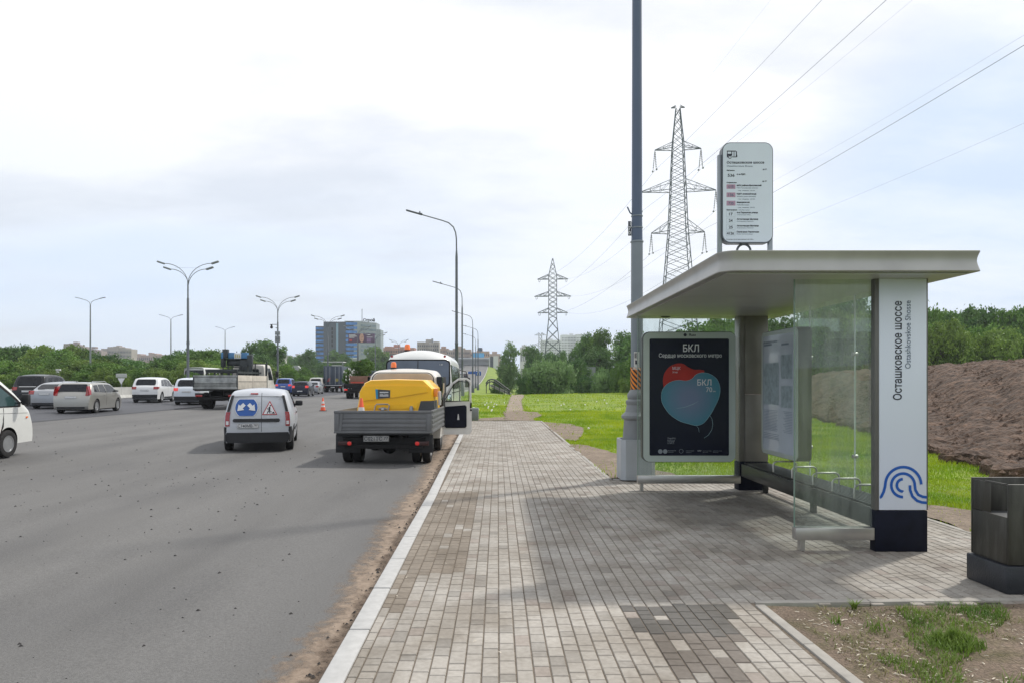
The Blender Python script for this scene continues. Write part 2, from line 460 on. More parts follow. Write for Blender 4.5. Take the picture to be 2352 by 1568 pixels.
l.new(t.outputs['Object'], n1.inputs['Vector']); l.new(t.outputs['Object'], n2.inputs['Vector'])
def rr(f, a, c, ca_, cb_):
    r = n.new('ShaderNodeValToRGB'); e = r.color_ramp.elements; e[0].position = a; e[1].position = c
    e[0].color = ca_; e[1].color = cb_; l.new(f, r.inputs[0]); return r.outputs[0]
mu = n.new('ShaderNodeMix'); mu.data_type = 'RGBA'; mu.blend_type = 'MULTIPLY'; mu.inputs[0].default_value = 1
l.new(at.outputs['Color'], mu.inputs[6]); l.new(rr(n1.outputs['Fac'], .3, .7, (.84, .83, .82, 1), (1.1, 1.1, 1.1, 1)), mu.inputs[7])
mu2 = n.new('ShaderNodeMix'); mu2.data_type = 'RGBA'; mu2.blend_type = 'MULTIPLY'; mu2.inputs[0].default_value = 1
l.new(mu.outputs[2], mu2.inputs[6]); l.new(rr(n2.outputs['Fac'], .36, .6, (.72, .69, .65, 1), (1.07, 1.07, 1.07, 1)), mu2.inputs[7])
l.new(mu2.outputs[2], b.inputs['Base Color'])
bp = n.new('ShaderNodeBump'); bp.inputs['Strength'].default_value = .25; bp.inputs['Distance'].default_value = .004
nb = n.new('ShaderNodeTexNoise'); nb.inputs['Scale'].default_value = 180; l.new(t.outputs['Object'], nb.inputs['Vector'])
l.new(nb.outputs['Fac'], bp.inputs['Height']); l.new(bp.outputs[0], b.inputs['Normal'])
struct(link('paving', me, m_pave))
# sand bed showing in the joints
jm = MB()
jm.face([(-.86, 2.3, -.0065), (1.95, 2.3, -.0065), (1.95, 5.63, -.0065), (-.9, 5.63, -.0065)])
jm.face([(-.9, 5.63, -.0065), (5.21, 5.63, -.0065), (5.21, 12.7, -.0065), (-.93, 12.7, -.0065)])
jm.face([(-.93, 12.7, -.0065), (1.9, 12.7, -.0065), (1.83, 31.9, -.0065), (-1.33, 31.9, -.0065), (-1.12, 24, -.0065)])
struct(jm.build('paving_bed', m_joint, smooth=0))
# concrete edging strips
m_edge = M('edging_concrete', (.30, .285, .26), .85, var=.16, scale=7, bump=.2, bscale=160)
ed = MB()
def edging(x0, y0, x1, y1, wd=.075):
    dx, dy = x1-x0, y1-y0; ln = math.hypot(dx, dy); k = int(ln/1.0)+1; a = math.atan2(dy, dx)
    for i in range(k):
        t = (i+.5)/k; ed.box((x0+dx*t, y0+dy*t, -.055), (ln/k-.006, wd, .125), .006, (0, 0, a))
edging(2.03, 2.2, 1.965, 5.55); edging(1.95, 5.62, 9, 5.86); edging(5.245, 5.9, 5.245, 12.7); edging(5.2, 12.745, 1.98, 12.745)
edging(1.935, 12.75, 1.87, 31.95); edging(1.85, 31.98, -1.2, 31.98)
struct(ed.build('paving_edge', m_edge))

# sand and dirt along the kerb ------------------------------------------
m_sand = sheet_mat('kerb_sand', (.30, .235, .18), (.24, .185, .14), (.20, .15, .11), 3, 16, .6, 60)
m_dirt = sheet_mat('kerb_dirt', (.10, .072, .05), (.18, .13, .095), (.07, .05, .035), 5, 22, 1.0, 50)
def edge_strip(name, wfun, mat, dz, y0, y1, st, jit):
    v = []; f = []; yy = y0; rows = 0; rq = random.Random(hash(name) % 999 if False else len(name))
    while yy <= y1:
        wd = wfun(yy)*(1+jit*(rq.random()-.5)); k = kx(yy)
        for i in range(9):
            t = i/8; x = k-.002-wd*t
            v.append((x, yy, road_z(x, yy)+dz*(1-.8*t)+(.02*(1-t) if dz > .005 else 0)))
        rows += 1; yy += st
    for j in range(rows-1):
        for i in range(8):
            q = j*9+i; f.append((q, q+9, q+10, q+1))
    o = pyd(name, v, f, mat, smooth=True)
    at_ = o.data.attributes.new('across', 'FLOAT', 'POINT'); at_.data.foreach_set('value', [(i % 9)/8 for i in range(len(v))])
    return struct(o)
def fading(mat, a, b):
    """loose grains thinning out towards the edge of the strip"""
    n = mat.node_tree.nodes; l = mat.node_tree.links; o_ = n['Material Output']; src = o_.inputs[0].links[0].from_socket
    at = n.new('ShaderNodeAttribute'); at.attribute_name = 'across'
    t = n.new('ShaderNodeTexCoord'); no = n.new('ShaderNodeTexNoise'); no.inputs['Scale'].default_value = 9; no.inputs['Detail'].default_value = 10; no.inputs['Roughness'].default_value = .7
    l.new(t.outputs['Object'], no.inputs['Vector'])
    ad = n.new('ShaderNodeMath'); ad.operation = 'MULTIPLY_ADD'; ad.inputs[1].default_value = 1.5; l.new(no.outputs['Fac'], ad.inputs[0]); l.new(at.outputs['Fac'], ad.inputs[2])
    mr = n.new('ShaderNodeMapRange'); mr.inputs[1].default_value = a; mr.inputs[2].default_value = b; l.new(ad.outputs[0], mr.inputs[0])
    tr = n.new('ShaderNodeBsdfTransparent'); mx = n.new('ShaderNodeMixShader'); l.new(mr.outputs[0], mx.inputs[0]); l.new(src, mx.inputs[1]); l.new(tr.outputs[0], mx.inputs[2])
    l.new(mx.outputs[0], o_.inputs[0])
fading(m_sand, 1.15, 1.65); fading(m_dirt, .95, 1.45)
edge_strip('kerb_sand_strip', lambda y: .50+.07*math.sin(y*.8)+.03*math.sin(y*2.9)+.02*max(0, y-8)*.6, m_sand, .005, 2.5, 34, .12, .04)
edge_strip('kerb_dirt_strip', lambda y: .24+.05*math.sin(y*1.7)+.035*math.sin(y*5.3), m_dirt, .014, 2.5, 34, .05, .25)
# bare earth patches ------------------------------------------------------
m_bare = sheet_mat('bare_earth', (.235, .185, .14), (.17, .13, .095), (.12, .09, .065), 1.6, 8, .9, 45, grain=(30, .2))
m_path = sheet_mat('trodden_path', (.30, .245, .19), (.23, .185, .145), (.17, .13, .10), 1.2, 6, .8, 40, grain=(25, .15))
def blob(name, outline, mat, dz=.012, jit=.06, kind='structure', sub=10):
    """a sheet over the ground inside an irregular outline"""
    pts = []
    n = len(outline); rq = random.Random(len(outline)*7+int(outline[0][1]*10))
    for i in range(n):
        a = Vector(outline[i]); b_ = Vector(outline[(i+1) % n]); k = max(2, int((b_-a).length/.3))
        for j in range(k):
            p = a.lerp(b_, j/k); pts.append((p.x+(rq.random()-.5)*jit*2, p.y+(rq.random()-.5)*jit*2))
    bm = bmesh.new(); vv = [bm.verts.new((x, y, 0)) for x, y in pts]; fc = bm.faces.new(vv)
    bmesh.ops.triangulate(bm, faces=[fc]); 
    for _ in range(3):
        es = [e for e in bm.edges if e.calc_length() > .7]
        if es: bmesh.ops.subdivide_edges(bm, edges=es, cuts=1); bmesh.ops.triangulate(bm, faces=bm.faces[:])
    for v_ in bm.verts: v_.co.z = ground_z(v_.co.x, v_.co.y)+dz+.006*noise2(v_.co.x*5, v_.co.y*5)
    bmesh.ops.recalc_face_normals(bm, faces=bm.faces)
    me = bpy.data.meshes.new(name); bm.to_mesh(me); bm.free()
    for p in me.polygons:
        if p.normal.z < 0: p.flip()
    o = link(name, me, mat); o['kind'] = kind; return o
PATH = [(.35, 32.0), (.35, 37), (.5, 45), (.95, 60), (1.6, 84), (2.9, 87), (2.9, 80), (1.85, 58), (1.55, 46), (1.4, 37), (1.5, 32)]
blob('dirt_path', PATH, m_path, .03, .10)
VERGE = [(1.86, 31.3), (2.9, 29.8), (3.15, 27), (2.7, 23.5), (2.25, 21.2), (1.90, 21.8)]
blob('bare_verge', VERGE, m_bare, .035, .06)
VERGE2 = [(1.92, 20), (2.4, 19.5), (2.9, 17), (3.0, 14.3), (3.3, 12.9), (1.95, 12.8)]
blob('bare_verge', VERGE2, m_bare, .035, .06)
WORN = [(.35, 32.05), (.3, 40), (1.1, 42), (2.2, 39.5), (2.1, 36), (1.6, 33.5), (1.5, 32.05)]
blob('worn_earth', WORN, m_bare, .045, .15)
WORNL = [(-.9, 32.2), (-.7, 34.2), (.2, 35.0), (.4, 33.6), (.4, 32.1)]
blob('worn_verge', WORNL, m_bare, .045, .12)
CORNER = [(2.06, 2.0), (2.0, 5.5), (7, 5.68), (9, 5.7), (9, 2.0)]
m_corner = sheet_mat('corner_earth', (.20, .15, .11), (.13, .095, .068), (.10, .085, .04), 1.4, 5, 1.0, 60, dist=.03, grain=(45, .3))
blob('corner_earth', CORNER, m_corner, .035, .01)
SIDE = [(5.3, 8.0), (5.3, 10.4), (6.0, 10.1), (6.4, 9.2), (5.9, 8.2)]
blob('bare_patch', SIDE, m_bare, .03, .08)
BACK = [(9.4, 13.2), (12.6, 24), (15, 34)]

# crumbs, litter, grass: nobody could count them ------------------------
def inside(poly, x, y):
    c = False; j = len(poly)-1
    for i in range(len(poly)):
        xi, yi = poly[i]; xj, yj = poly[j]
        if (yi > y) != (yj > y) and x < (xj-xi)*(y-yi)/(yj-yi)+xi: c = not c
        j = i
    return c
def chips(name, pts, mat, label, cat, szf, fl=.8, hk=.8):
    v = []; f = []; rq = random.Random(5)
    for (x, y, z) in pts:
        s = szf(x, y, rq); n = len(v); a = rq.random()*6.28; k = .35+.65*rq.random()
        c, d = math.cos(a)*s, math.sin(a)*s
        for (u, w_, h) in ((-1, -k, 0), (1, -k*.8, 0), (.9, k, 0), (-.8, k*.9, 0), (0, 0, 1.1)):
            v.append((x+u*c-w_*d*fl, y+u*d+w_*c*fl, z-.001+h*s*hk))
        f += [(n, n+1, n+4), (n+1, n+2, n+4), (n+2, n+3, n+4), (n+3, n, n+4)]
    o = pyd(name, v, f, mat); return tag(o, label, cat, kind='stuff')
m_crumb = M('bitumen_crumb', (.028, .026, .026), .8, var=.3, scale=30)
rq = random.Random(21); cr = []
for i in range(620):
    y = 3.6+(rq.random()**1.6)*26; x = kx(y)-.3-rq.random()**.9*(2+y*.62)
    cr.append((x, y, road_z(x, y)))
for i in range(160):
    y = rq.gauss(12.5, 2.3); x = rq.gauss(-5.6, 1.8)
    if y > 4 and x < kx(y)-.2: cr.append((x, y, road_z(x, y)))
for i in range(500):
    y = 3+(rq.random()**1.4)*16; x = kx(y)-.05-abs(rq.gauss(0, .07)); cr.append((x, y, road_z(x, y)+.012))
chips('asphalt_crumbs', cr, m_crumb, 'black bitumen crumbs scattered over the grey asphalt', 'crumbs', lambda x, y, r: (.005+.012*r.random()**2.2)*(1+y*.03))
m_chip = M('wood_chip', (.62, .56, .46), .8, var=.25, scale=40)
lc = []
for i in range(2600):
    x = 2.1+rq.random()*4.5; y = 3.0+rq.random()*2.4
    if noise2(x*2.2, y*2.4) > -.1 or rq.random() < .15: lc.append((x, y, ground_z(x, y)+.045))
for i in range(60):
    x = -1+rq.random()*3; y = 3.5+rq.random()*9
    if rq.random() < .5: lc.append((x, y, .002))
chips('wood_chips', lc, m_chip, 'pale dry wood chips strewn on the bare corner earth', 'wood chips', lambda x, y, r: .006+.014*r.random(), .25, .22)
cl = []
for i in range(9000):
    y = 6+rq.random()*38; x = mound_edge(y)+rq.random()**1.5*9-.15; cl.append((x, y, ground_z(x, y)+.15))
m_clod = M('soil_clod', (.10, .064, .044), .95, var=.35, scale=8)
chips('soil_clods', cl, m_clod, 'brown clods lying on the ploughed earth bank', 'clods', lambda x, y, r: (.014+.05*r.random()**3)*(1+y*.012))

def blades(name, gen, mat, label, cat='grass'):
    v = []; f = []
    for (x, y, z, h, wd, lean, a) in gen:
        n = len(v); c, s = math.cos(a), math.sin(a)
        lx, ly = -s*lean*h, c*lean*h
        v += [(x-c*wd, y-s*wd, z), (x+c*wd, y+s*wd, z), (x+lx*.35+c*wd*.75, y+ly*.35+s*wd*.75, z+h*.6), (x+lx*.35-c*wd*.75, y+ly*.35-s*wd*.75, z+h*.6), (x+lx, y+ly, z+h)]
        f += [(n, n+1, n+2, n+3), (n+3, n+2, n+4)]
    return tag(pyd(name, v, f, mat), label, cat, kind='stuff')
def leafmat(name, c1, c2, scale=1.0, trans=.35, rough=.55):
    m = bpy.data.materials.new(name); m.use_nodes = True
    n = m.node_tree.nodes; l = m.node_tree.links; b = n['Principled BSDF']; b.inputs['Roughness'].default_value = rough
    b.inputs['Specular IOR Level'].default_value = .25
    t = n.new('ShaderNodeTexCoord'); no = n.new('ShaderNodeTexNoise'); no.inputs['Scale'].default_value = scale; no.inputs['Detail'].default_value = 3
    l.new(t.outputs['Object'], no.inputs['Vector'])
    r = n.new('ShaderNodeValToRGB'); e = r.color_ramp.elements; e[0].position = .35; e[1].position = .65
    e[0].color = c1+(1,); e[1].color = c2+(1,); l.new(no.outputs['Fac'], r.inputs[0])
    oi = n.new('ShaderNodeObjectInfo'); hs = n.new('ShaderNodeHueSaturation')
    mr = n.new('ShaderNodeMapRange'); mr.inputs[3].default_value = .78; mr.inputs[4].default_value = 1.22
    l.new(oi.outputs['Random'], mr.inputs[0]); l.new(mr.outputs[0], hs.inputs['Value']); l.new(r.outputs[0], hs.inputs['Color'])
    l.new(hs.outputs[0], b.inputs['Base Color'])
    tr = n.new('ShaderNodeBsdfTranslucent'); l.new(hs.outputs[0], tr.inputs[0]); mx = n.new('ShaderNodeMixShader'); mx.inputs[0].default_value = trans
    l.new(b.outputs[0], mx.inputs[1]); l.new(tr.outputs[0], mx.inputs[2]); l.new(mx.outputs[0], n['Material Output'].inputs[0])
    return m
m_blade = leafmat('meadow_blade', (.17, .30, .010), (.37, .45, .018), .5, .5)
m_blade2 = leafmat('tuft_blade', (.08, .17, .02), (.20, .29, .05), 2.0, .4)
def bare(x, y):
    return inside(PATH, x, y) or (inside(VERGE, x, y)) or inside(VERGE2, x, y) or inside(WORN, x, y) or (inside(SIDE, x, y)) or inside(WORNL, x, y)
def field_gen():
    rq = random.Random(3)
    for (n, x0, x1, y0, y1, h, wd) in ((60000, 5.3, 10.5, 5.9, 13, .11, .0045), (90000, 1.9, 15, 12.8, 24, .12, .0065), (70000, 1.5, 16, 22, 42, .13, .011), (26000, -5, 30, 38, 88, .15, .022), (9000, -2.5, 1.9, 32.1, 50, .12, .012)):
        for i in range(n):
            y = y0+rq.random()*(y1-y0); x = x0+rq.random()*(x1-x0)
            if x > mound_edge(y)+.25*rq.random() and y < 84: continue
            if x < kx(y)+.3 or (x < 1.93 and y < 32): continue
            if bare(x, y) and rq.random() < .86: continue
            hh = h*(.35+.8*rq.random())*(.75+.35*noise2(x*1.2, y*1.2))
            yield (x, y, ground_z(x, y)-.01, max(.02, hh), wd*(.6+.8*rq.random()), .25+.6*rq.random(), rq.random()*6.28)
blades('meadow_grass', field_gen(), m_blade, 'bright yellow-green meadow grass behind the bus stop')
TUFTS = [(2.92, 4.72, .17, 520), (3.35, 4.18, .15, 320), (3.75, 5.0, .12, 90), (3.95, 4.85, .26, 240), (4.1, 4.45, .26, 260), (3.7, 4.5, .1, 60), (2.55, 5.0, .10, 30), (4.4, 5.1, .2, 70),
         (2.35, 5.12, .05, 14), (3.0, 4.1, .1, 40), (2.75, 3.95, .07, 30), (4.35, 3.9, .3, 260), (3.55, 5.25, .08, 26), (3.85, 4.1, .2, 120), (4.7, 4.6, .3, 200), (3.2, 3.95, .13, 60)]
def tuft_gen():
    rq = random.Random(9)
    for (x, y, r, n) in TUFTS:
        for i in range(int(n*1.5)):
            a = rq.random()*6.28; d = r*rq.random()**.7; px_, py_ = x+d*math.cos(a), y+d*math.sin(a)
            if py_ > 5.5 or px_ < 2.08: continue
            h = (.05+.09*rq.random())*(1.1-.6*d/r)
            yield (px_, py_, ground_z(px_, py_)+.03, h, .0025+.002*rq.random(), .3+.9*rq.random(), a+1.57+rq.gauss(0, .7) if rq.random() < .6 else rq.random()*6.28)
    for i in range(26000):
        px_, py_ = 2.1+rq.random()*3.2, 3.2+rq.random()*2.3
        if noise2(px_*3+2, py_*2.7)+.5*noise2(px_*9, py_*8) < .80-.26*(px_-2.3): continue
        yield (px_, py_, ground_z(px_, py_)+.03, .02+.045*rq.random(), .0018+.002*rq.random(), .5+rq.random(), rq.random()*6.28)
    for i in range(28):
        a = i*.7; yield (2.62+.012*math.cos(a), 5.44, .0, .09*(.6+.4*rq.random()), .008, .8+.4*rq.random(), a)
blades('grass_tufts', tuft_gen(), m_blade2, 'green grass tufts growing in the bare corner earth')
def dry_gen():
    rq = random.Random(19)
    for i in range(16000):
        px_, py_ = 2.1+rq.random()*3.4, 3.1+rq.random()*2.4
        if noise2(px_*2.3+1, py_*3.1)+.5*noise2(px_*8, py_*9) < .1*rq.random(): continue
        yield (px_, py_, ground_z(px_, py_)+.03, .010+.03*rq.random(), .0015+.002*rq.random(), .9+1.2*rq.random(), rq.random()*6.28)
blades('dry_grass', dry_gen(), leafmat('dry_blade', (.10, .13, .03), (.26, .24, .10), 3.0, .2), 'short dry olive grass stubble thinly covering the corner earth')
m_dand = M('dandelion_clock', (.8, .8, .74), .9, var=.05)
dl = MB()
for i in range(34):
    if i < 16: x, y = rq.gauss(-.5, .55), rq.uniform(38, 55)
    else: x, y = rq.uniform(2.6, 8.5), rq.uniform(16, 60)
    if bare(x, y) or x < kx(y)+.4: continue
    h = ground_z(x, y)+.14; dl.ball((x, y, h), .022+.0006*y, 6)
tag(dl.build('dandelions', m_dand), 'white dandelion clocks dotted through the meadow grass', 'dandelions', kind='stuff')
# ================================================================== BUS SHELTER
m_alu = M('satin_aluminium', (.46, .46, .46), .42, .55, var=.05, scale=3)
m_fascia = M('fascia_metal', (.37, .37, .36), .42, .3, var=.09, scale=3)
m_soffit = M('soffit_panel', (.44, .45, .45), .38, .12, var=.05, scale=1.5)
m_steel = M('brushed_steel', (.44, .43, .41), .33, .75, var=.08, scale=6)
m_navy = M('navy_plinth', (.006, .008, .018), .7, var=.3, scale=8, spec=.2)
m_panelw = M('white_panel', (.66, .72, .82), .32, var=.02, scale=1, coat=.1)
m_beige = M('pillar_steel', (.24, .225, .205), .42, .35, var=.12, scale=3)
m_dark = M('dark_rubber', (.02, .02, .02), .6, var=.2)
m_bench = M('bench_bars', (.045, .048, .048), .4, .5, var=.12, scale=5)
m_gap = M('panel_gap', (.05, .05, .05), .7)
def glassmat(name, tint, dirt=.05, fres=.5, dcol=(.5, .55, .5)):
    m = bpy.data.materials.new(name); m.use_nodes = True
    n = m.node_tree.nodes; l = m.node_tree.links; n.remove(n['Principled BSDF'])
    tr = n.new('ShaderNodeBsdfTransparent'); tr.inputs[0].default_value = tint+(1,)
    gl = n.new('ShaderNodeBsdfGlossy'); gl.inputs['Roughness'].default_value = .02; gl.inputs[0].default_value = (.9, .95, .93, 1)
    df = n.new('ShaderNodeBsdfDiffuse'); df.inputs[0].default_value = dcol+(1,)
    t = n.new('ShaderNodeTexCoord'); no = n.new('ShaderNodeTexNoise'); no.inputs['Scale'].default_value = 1.0; no.inputs['Detail'].default_value = 8
    mpg = n.new('ShaderNodeMapping'); mpg.inputs['Scale'].default_value = (9, 9, 1.3); l.new(t.outputs['Object'], mpg.inputs[0]); l.new(mpg.outputs[0], no.inputs['Vector'])
    mr = n.new('ShaderNodeMapRange'); mr.inputs[1].default_value = .35; mr.inputs[2].default_value = .75; mr.inputs[3].default_value = dirt*.4; mr.inputs[4].default_value = dirt*2
    l.new(no.outputs['Fac'], mr.inputs[0])
    lw0 = n.new('ShaderNodeLayerWeight'); lw0.inputs['Blend'].default_value = .5; pw_ = n.new('ShaderNodeMath'); pw_.operation = 'POWER'; pw_.inputs[1].default_value = 4.0; l.new(lw0.outputs['Facing'], pw_.inputs[0])
    lw = n.new('ShaderNodeMath'); lw.operation = 'MULTIPLY_ADD'; lw.inputs[1].default_value = .55; lw.inputs[2].default_value = .025; l.new(pw_.outputs[0], lw.inputs[0])
    mm = n.new('ShaderNodeMath'); mm.operation = 'MULTIPLY'; mm.inputs[1].default_value = fres*2; l.new(lw.outputs[0], mm.inputs[0])
    a = n.new('ShaderNodeMixShader'); l.new(mr.outputs[0], a.inputs[0]); l.new(tr.outputs[0], a.inputs[1]); l.new(df.outputs[0], a.inputs[2])
    b = n.new('ShaderNodeMixShader'); l.new(mm.outputs[0], b.inputs[0]); l.new(a.outputs[0], b.inputs[1]); l.new(gl.outputs[0], b.inputs[2])
    l.new(b.outputs[0], n['Material Output'].inputs[0]); return m
m_glass = glassmat('shelter_glass', (.935, .968, .95), .085, .5)
SX, SY = 3.98, 9.3
shelter = thing('bus_shelter', 'grey metal bus shelter with flat roof, glass walls and white name pillar', 'bus shelter', (SX, SY, 0))
def sh(mb, name, mat, smooth=35, parent=None):
    o = mb.build(name, mat, parent or shelter, smooth)
    if parent is None: o.matrix_parent_inverse = Matrix.Translation((-SX, -SY, 0))
    return o
def shp(o):
    o.matrix_parent_inverse = Matrix.Translation((-SX, -SY, 0)); return o
# roof: coved fascia swept round the outline
RX0, RX1, RY0, RY1 = 2.08, 4.51, 6.89, 12.0
def outline(ins):
    pts = []
    for cx, cy, r, a0 in ((RX0, RY0, .17, 180), (RX1, RY0, .035, 270), (RX1, RY1, .035, 0), (RX0, RY1, .05, 90)):
        sx = 1 if cx == RX0 else -1; sy = 1 if cy == RY0 else -1
        ox, oy = cx+sx*r, cy+sy*r; rr_ = max(.004, r-ins)
        ox, oy = (cx+sx*(max(r, ins+.004))), (cy+sy*(max(r, ins+.004)))
        for k in range(9):
            a = R(a0+90*k/8); pts.append((ox+rr_*math.cos(a), oy+rr_*math.sin(a)))
    return pts
prof = [(.004, 2.700), (0, 2.708), (.010, 2.735), (.022, 2.770), (.027, 2.800), (.022, 2.835), (.008, 2.870), (0, 2.885), (0, 2.892), (.02, 2.897)]
mb = MB(); prev = None
for ins, z in prof:
    ring = [mb.bm.verts.new((x, y, z)) for x, y in outline(ins)]
    if prev:
        for i in range(len(ring)): mb.bm.faces.new((prev[i], prev[(i+1) % len(ring)], ring[(i+1) % len(ring)], ring[i]))
    else: mb.bm.faces.new(ring[::-1])
    prev = ring
mb.bm.faces.new(prev)
roof = sh(mb, 'roof', m_fascia, 40)
mb = MB()
for (a, b) in ((6.97, 7.72), (7.726, 8.83), (8.836, 10.08), (10.086, 11.0), (11.006, 11.94)):
    mb.b(2.16, 4.44, a, b, 2.688, 2.697)
s = mb.build('soffit', m_soffit, roof)
mb = MB(); mb.lathe([(.05, 2.672), (.075, 2.68), (.075, 2.687)], (2.62, 11.55, 0), 20); mb.build('ceiling_lamp', m_dark, roof)
# ring handle on the roof
mb = MB(); mb.tube([(2.58+.045*math.cos(R(a)), 8.2, 3.02+.045*math.sin(R(a))+.0) for a in range(-30, 211, 20)], .010, 8)
# near pillar
mb = MB(); mb.b(3.765, 4.235, 7.305, 7.40, .41, 2.688, .004); pil = sh(mb, 'name_pillar', m_panelw)
pil['label'] = 'white pillar lettered with the stop name, navy base'
mb = MB(); mb.b(3.725, 4.24, 7.298, 7.41, 0, .405, .006); pl = mb.build('plinth', m_navy, pil)
mb = MB(); mb.b(3.722, 3.762, 7.302, 7.38, .41, 2.688, .003); mb.b(4.237, 4.25, 7.31, 7.39, .41, 2.688, .002); mb.build('corner_trim', M('dark_trim', (.13, .13, .125), .5, .3), pil)
m_ink = M('black_ink', (.015, .018, .035), .5, var=.02); m_greyink = M('grey_ink', (.10, .14, .20), .5, var=.02)
m_blue = M('logo_blue', (.012, .10, .42), .4, var=.02)
def vtext(s_, x, z0, length, size, mat, bold):
    o = text(s_, size, mat, pil, Matrix.Identity(4), bold=bold)
    xs = [v.co.x for v in o.data.vertices]; k = length/(max(xs)-min(xs)); mn = min(xs)
    for v in o.data.vertices:
        u, t_, e = (v.co.x-mn)*k, v.co.y, v.co.z
        v.co = Vector((x-t_, 7.303-e-.0006, z0+u))
    return o
P0 = F/7.305
def wx(dx, Y=7.305): return (dx-VPX)/(F/Y)
def wz(dy, Y=7.305): return EYE-(dy-HZ)/(F/Y)
def z8(u, v): return ((2250+u/1.4253)/1.32653, (700+v/1.4253)/1.32653)
a = z8(708, 737); b = z8(708, 310)
o1 = vtext('Осташковское шоссе', wx(a[0]), wz(a[1]), wz(b[1])-wz(a[1]), .115, m_ink, .0014)
a = z8(747, 601); b = z8(747, 308)
o2 = vtext('Ostashkovskoe Shosse', wx(a[0]), wz(a[1]), wz(b[1])-wz(a[1]), .078, m_greyink, .0)
# wave logo: arcs drawn as thin raised strips
def band(path, wd, closed=False):
    mbb = MB(); n = len(path); L_ = []; R_ = []
    for i, (x, z) in enumerate(path):
        a_ = Vector(path[max(0, i-1)]); b_ = Vector(path[min(n-1, i+1)]); d = (b_-a_).normalized()
        L_.append((x-d.y*wd/2, z+d.x*wd/2)); R_.append((x+d.y*wd/2, z-d.x*wd/2))
    return L_, R_
def zl(u, v):
    d = z8(u, v); return (wx(d[0]), wz(d[1]))
def arc(cx, cy, r, a0, a1, n=18): return [(cx+r*math.cos(R(a0+(a1-a0)*i/n)), cy-r*math.sin(R(a0+(a1-a0)*i/n))) for i in range(n+1)]
# in the pixel frame of a zoom of the pillar: y down
LX0, LX1 = 613, 818
paths = [
    [(612, 1162), (620, 1155), (630, 1135), (636, 1112)]+arc(715, 1106, 78, 178, 90, 10)+arc(715, 1106, 78, 90, 2, 10)[1:],
    [(714, 1158)]+arc(714, 1107, 51, -92, -180, 8)[0:]+arc(714, 1107, 51, 180, 90, 8)[1:]+arc(714, 1107, 51, 90, 0, 8)[1:]+[(768, 1128), (780, 1148), (800, 1157), (818, 1159)],
    [(714, 1136)]+arc(714, 1107, 27, -95, -180, 6)+arc(714, 1107, 27, 180, 92, 6)[1:],
    [(744, 1107), (745, 1128), (755, 1155), (775, 1174), (795, 1181), (818, 1183)],
]
mb = MB()
for pth in paths:
    q = [zl(u, v) for u, v in pth]; q = [(min(4.233, x), z) for x, z in q]
    L_, R_ = band(q, .027)
    for i in range(len(q)-1):
        ps = [(max(3.767, min(4.233, x_)), 7.3015, z_) for x_, z_ in (L_[i], L_[i+1], R_[i+1], R_[i])]
        try: mb.face(ps)
        except ValueError: pass
lg = sh(mb, 'logo', m_blue, 0); lg.parent = pil; lg.matrix_parent_inverse = Matrix.Identity(4)
# far pillar
mb = MB(); mb.b(3.83, 4.185, 11.45, 11.66, .445, 1.483, .003); mb.b(3.83, 4.185, 11.45, 11.66, 1.489, 2.688, .003)
mb.b(3.735, 3.79, 11.46, 11.66, .445, 2.688, .003); mb.b(3.79, 3.83, 11.475, 11.66, .445, 2.688)
fp = sh(mb, 'rear_pillar', m_beige)
mb = MB(); mb.b(3.73, 4.19, 11.44, 11.67, 0, .44, .005); mb.build('plinth', m_navy, fp)
# end glasses with rail and foot
def endpanel(x0, x1, y, zr0, zr1, foot):
    g = MB(); g.b(x0+.01, x1, y, y+.010, zr1, 2.688); go = sh(g, 'glass_panel', m_glass, 0)
    r_ = MB(); r_.b(x0, x1, y-.055, y+.045, zr0, zr1, .004)
    ro = sh(r_, 'bottom_rail', m_steel)
    f_ = MB(); f_.b(foot-.024, foot+.024, y-.03, y+.04, 0, zr0); f_.build('foot', m_steel, ro)
    k = MB(); k.b(x0+.002, x0+.011, y-.003, y+.013, zr1, 2.69)
    k.build('glass_edge', M('glass_edge_green', (.16, .24, .2), .3), go)
endpanel(2.945, 3.722, 7.36, .112, .232, 3.02)
endpanel(2.155, 3.735, 11.42, .115, .235, 2.22)
# back wall of glass
edges_y = (7.41, 8.70, 9.95, 11.44)
for a, b in zip(edges_y, edges_y[1:]):
    g = MB(); g.b(4.195, 4.205, a+.008, b-.008, .30, 2.688); sh(g, 'glass_panel', m_glass, 0)
mb = MB(); mb.b(4.17, 4.235, 7.42, 11.44, .24, .295, .004); sh(mb, 'bottom_rail', m_steel)
for y in (8.70, 9.95):
    mb = MB(); mb.b(4.194, 4.206, y-.007, y+.007, .297, 2.687)
    sh(mb, 'glass_joint', M('joint_clear', (.75, .8, .78), .3), 0)
    for z in (.8, 2.0): mb = MB(); mb.cyl((4.17, y, z), (4.23, y, z), .022, seg=14); sh(mb, 'glass_clamp', m_steel)
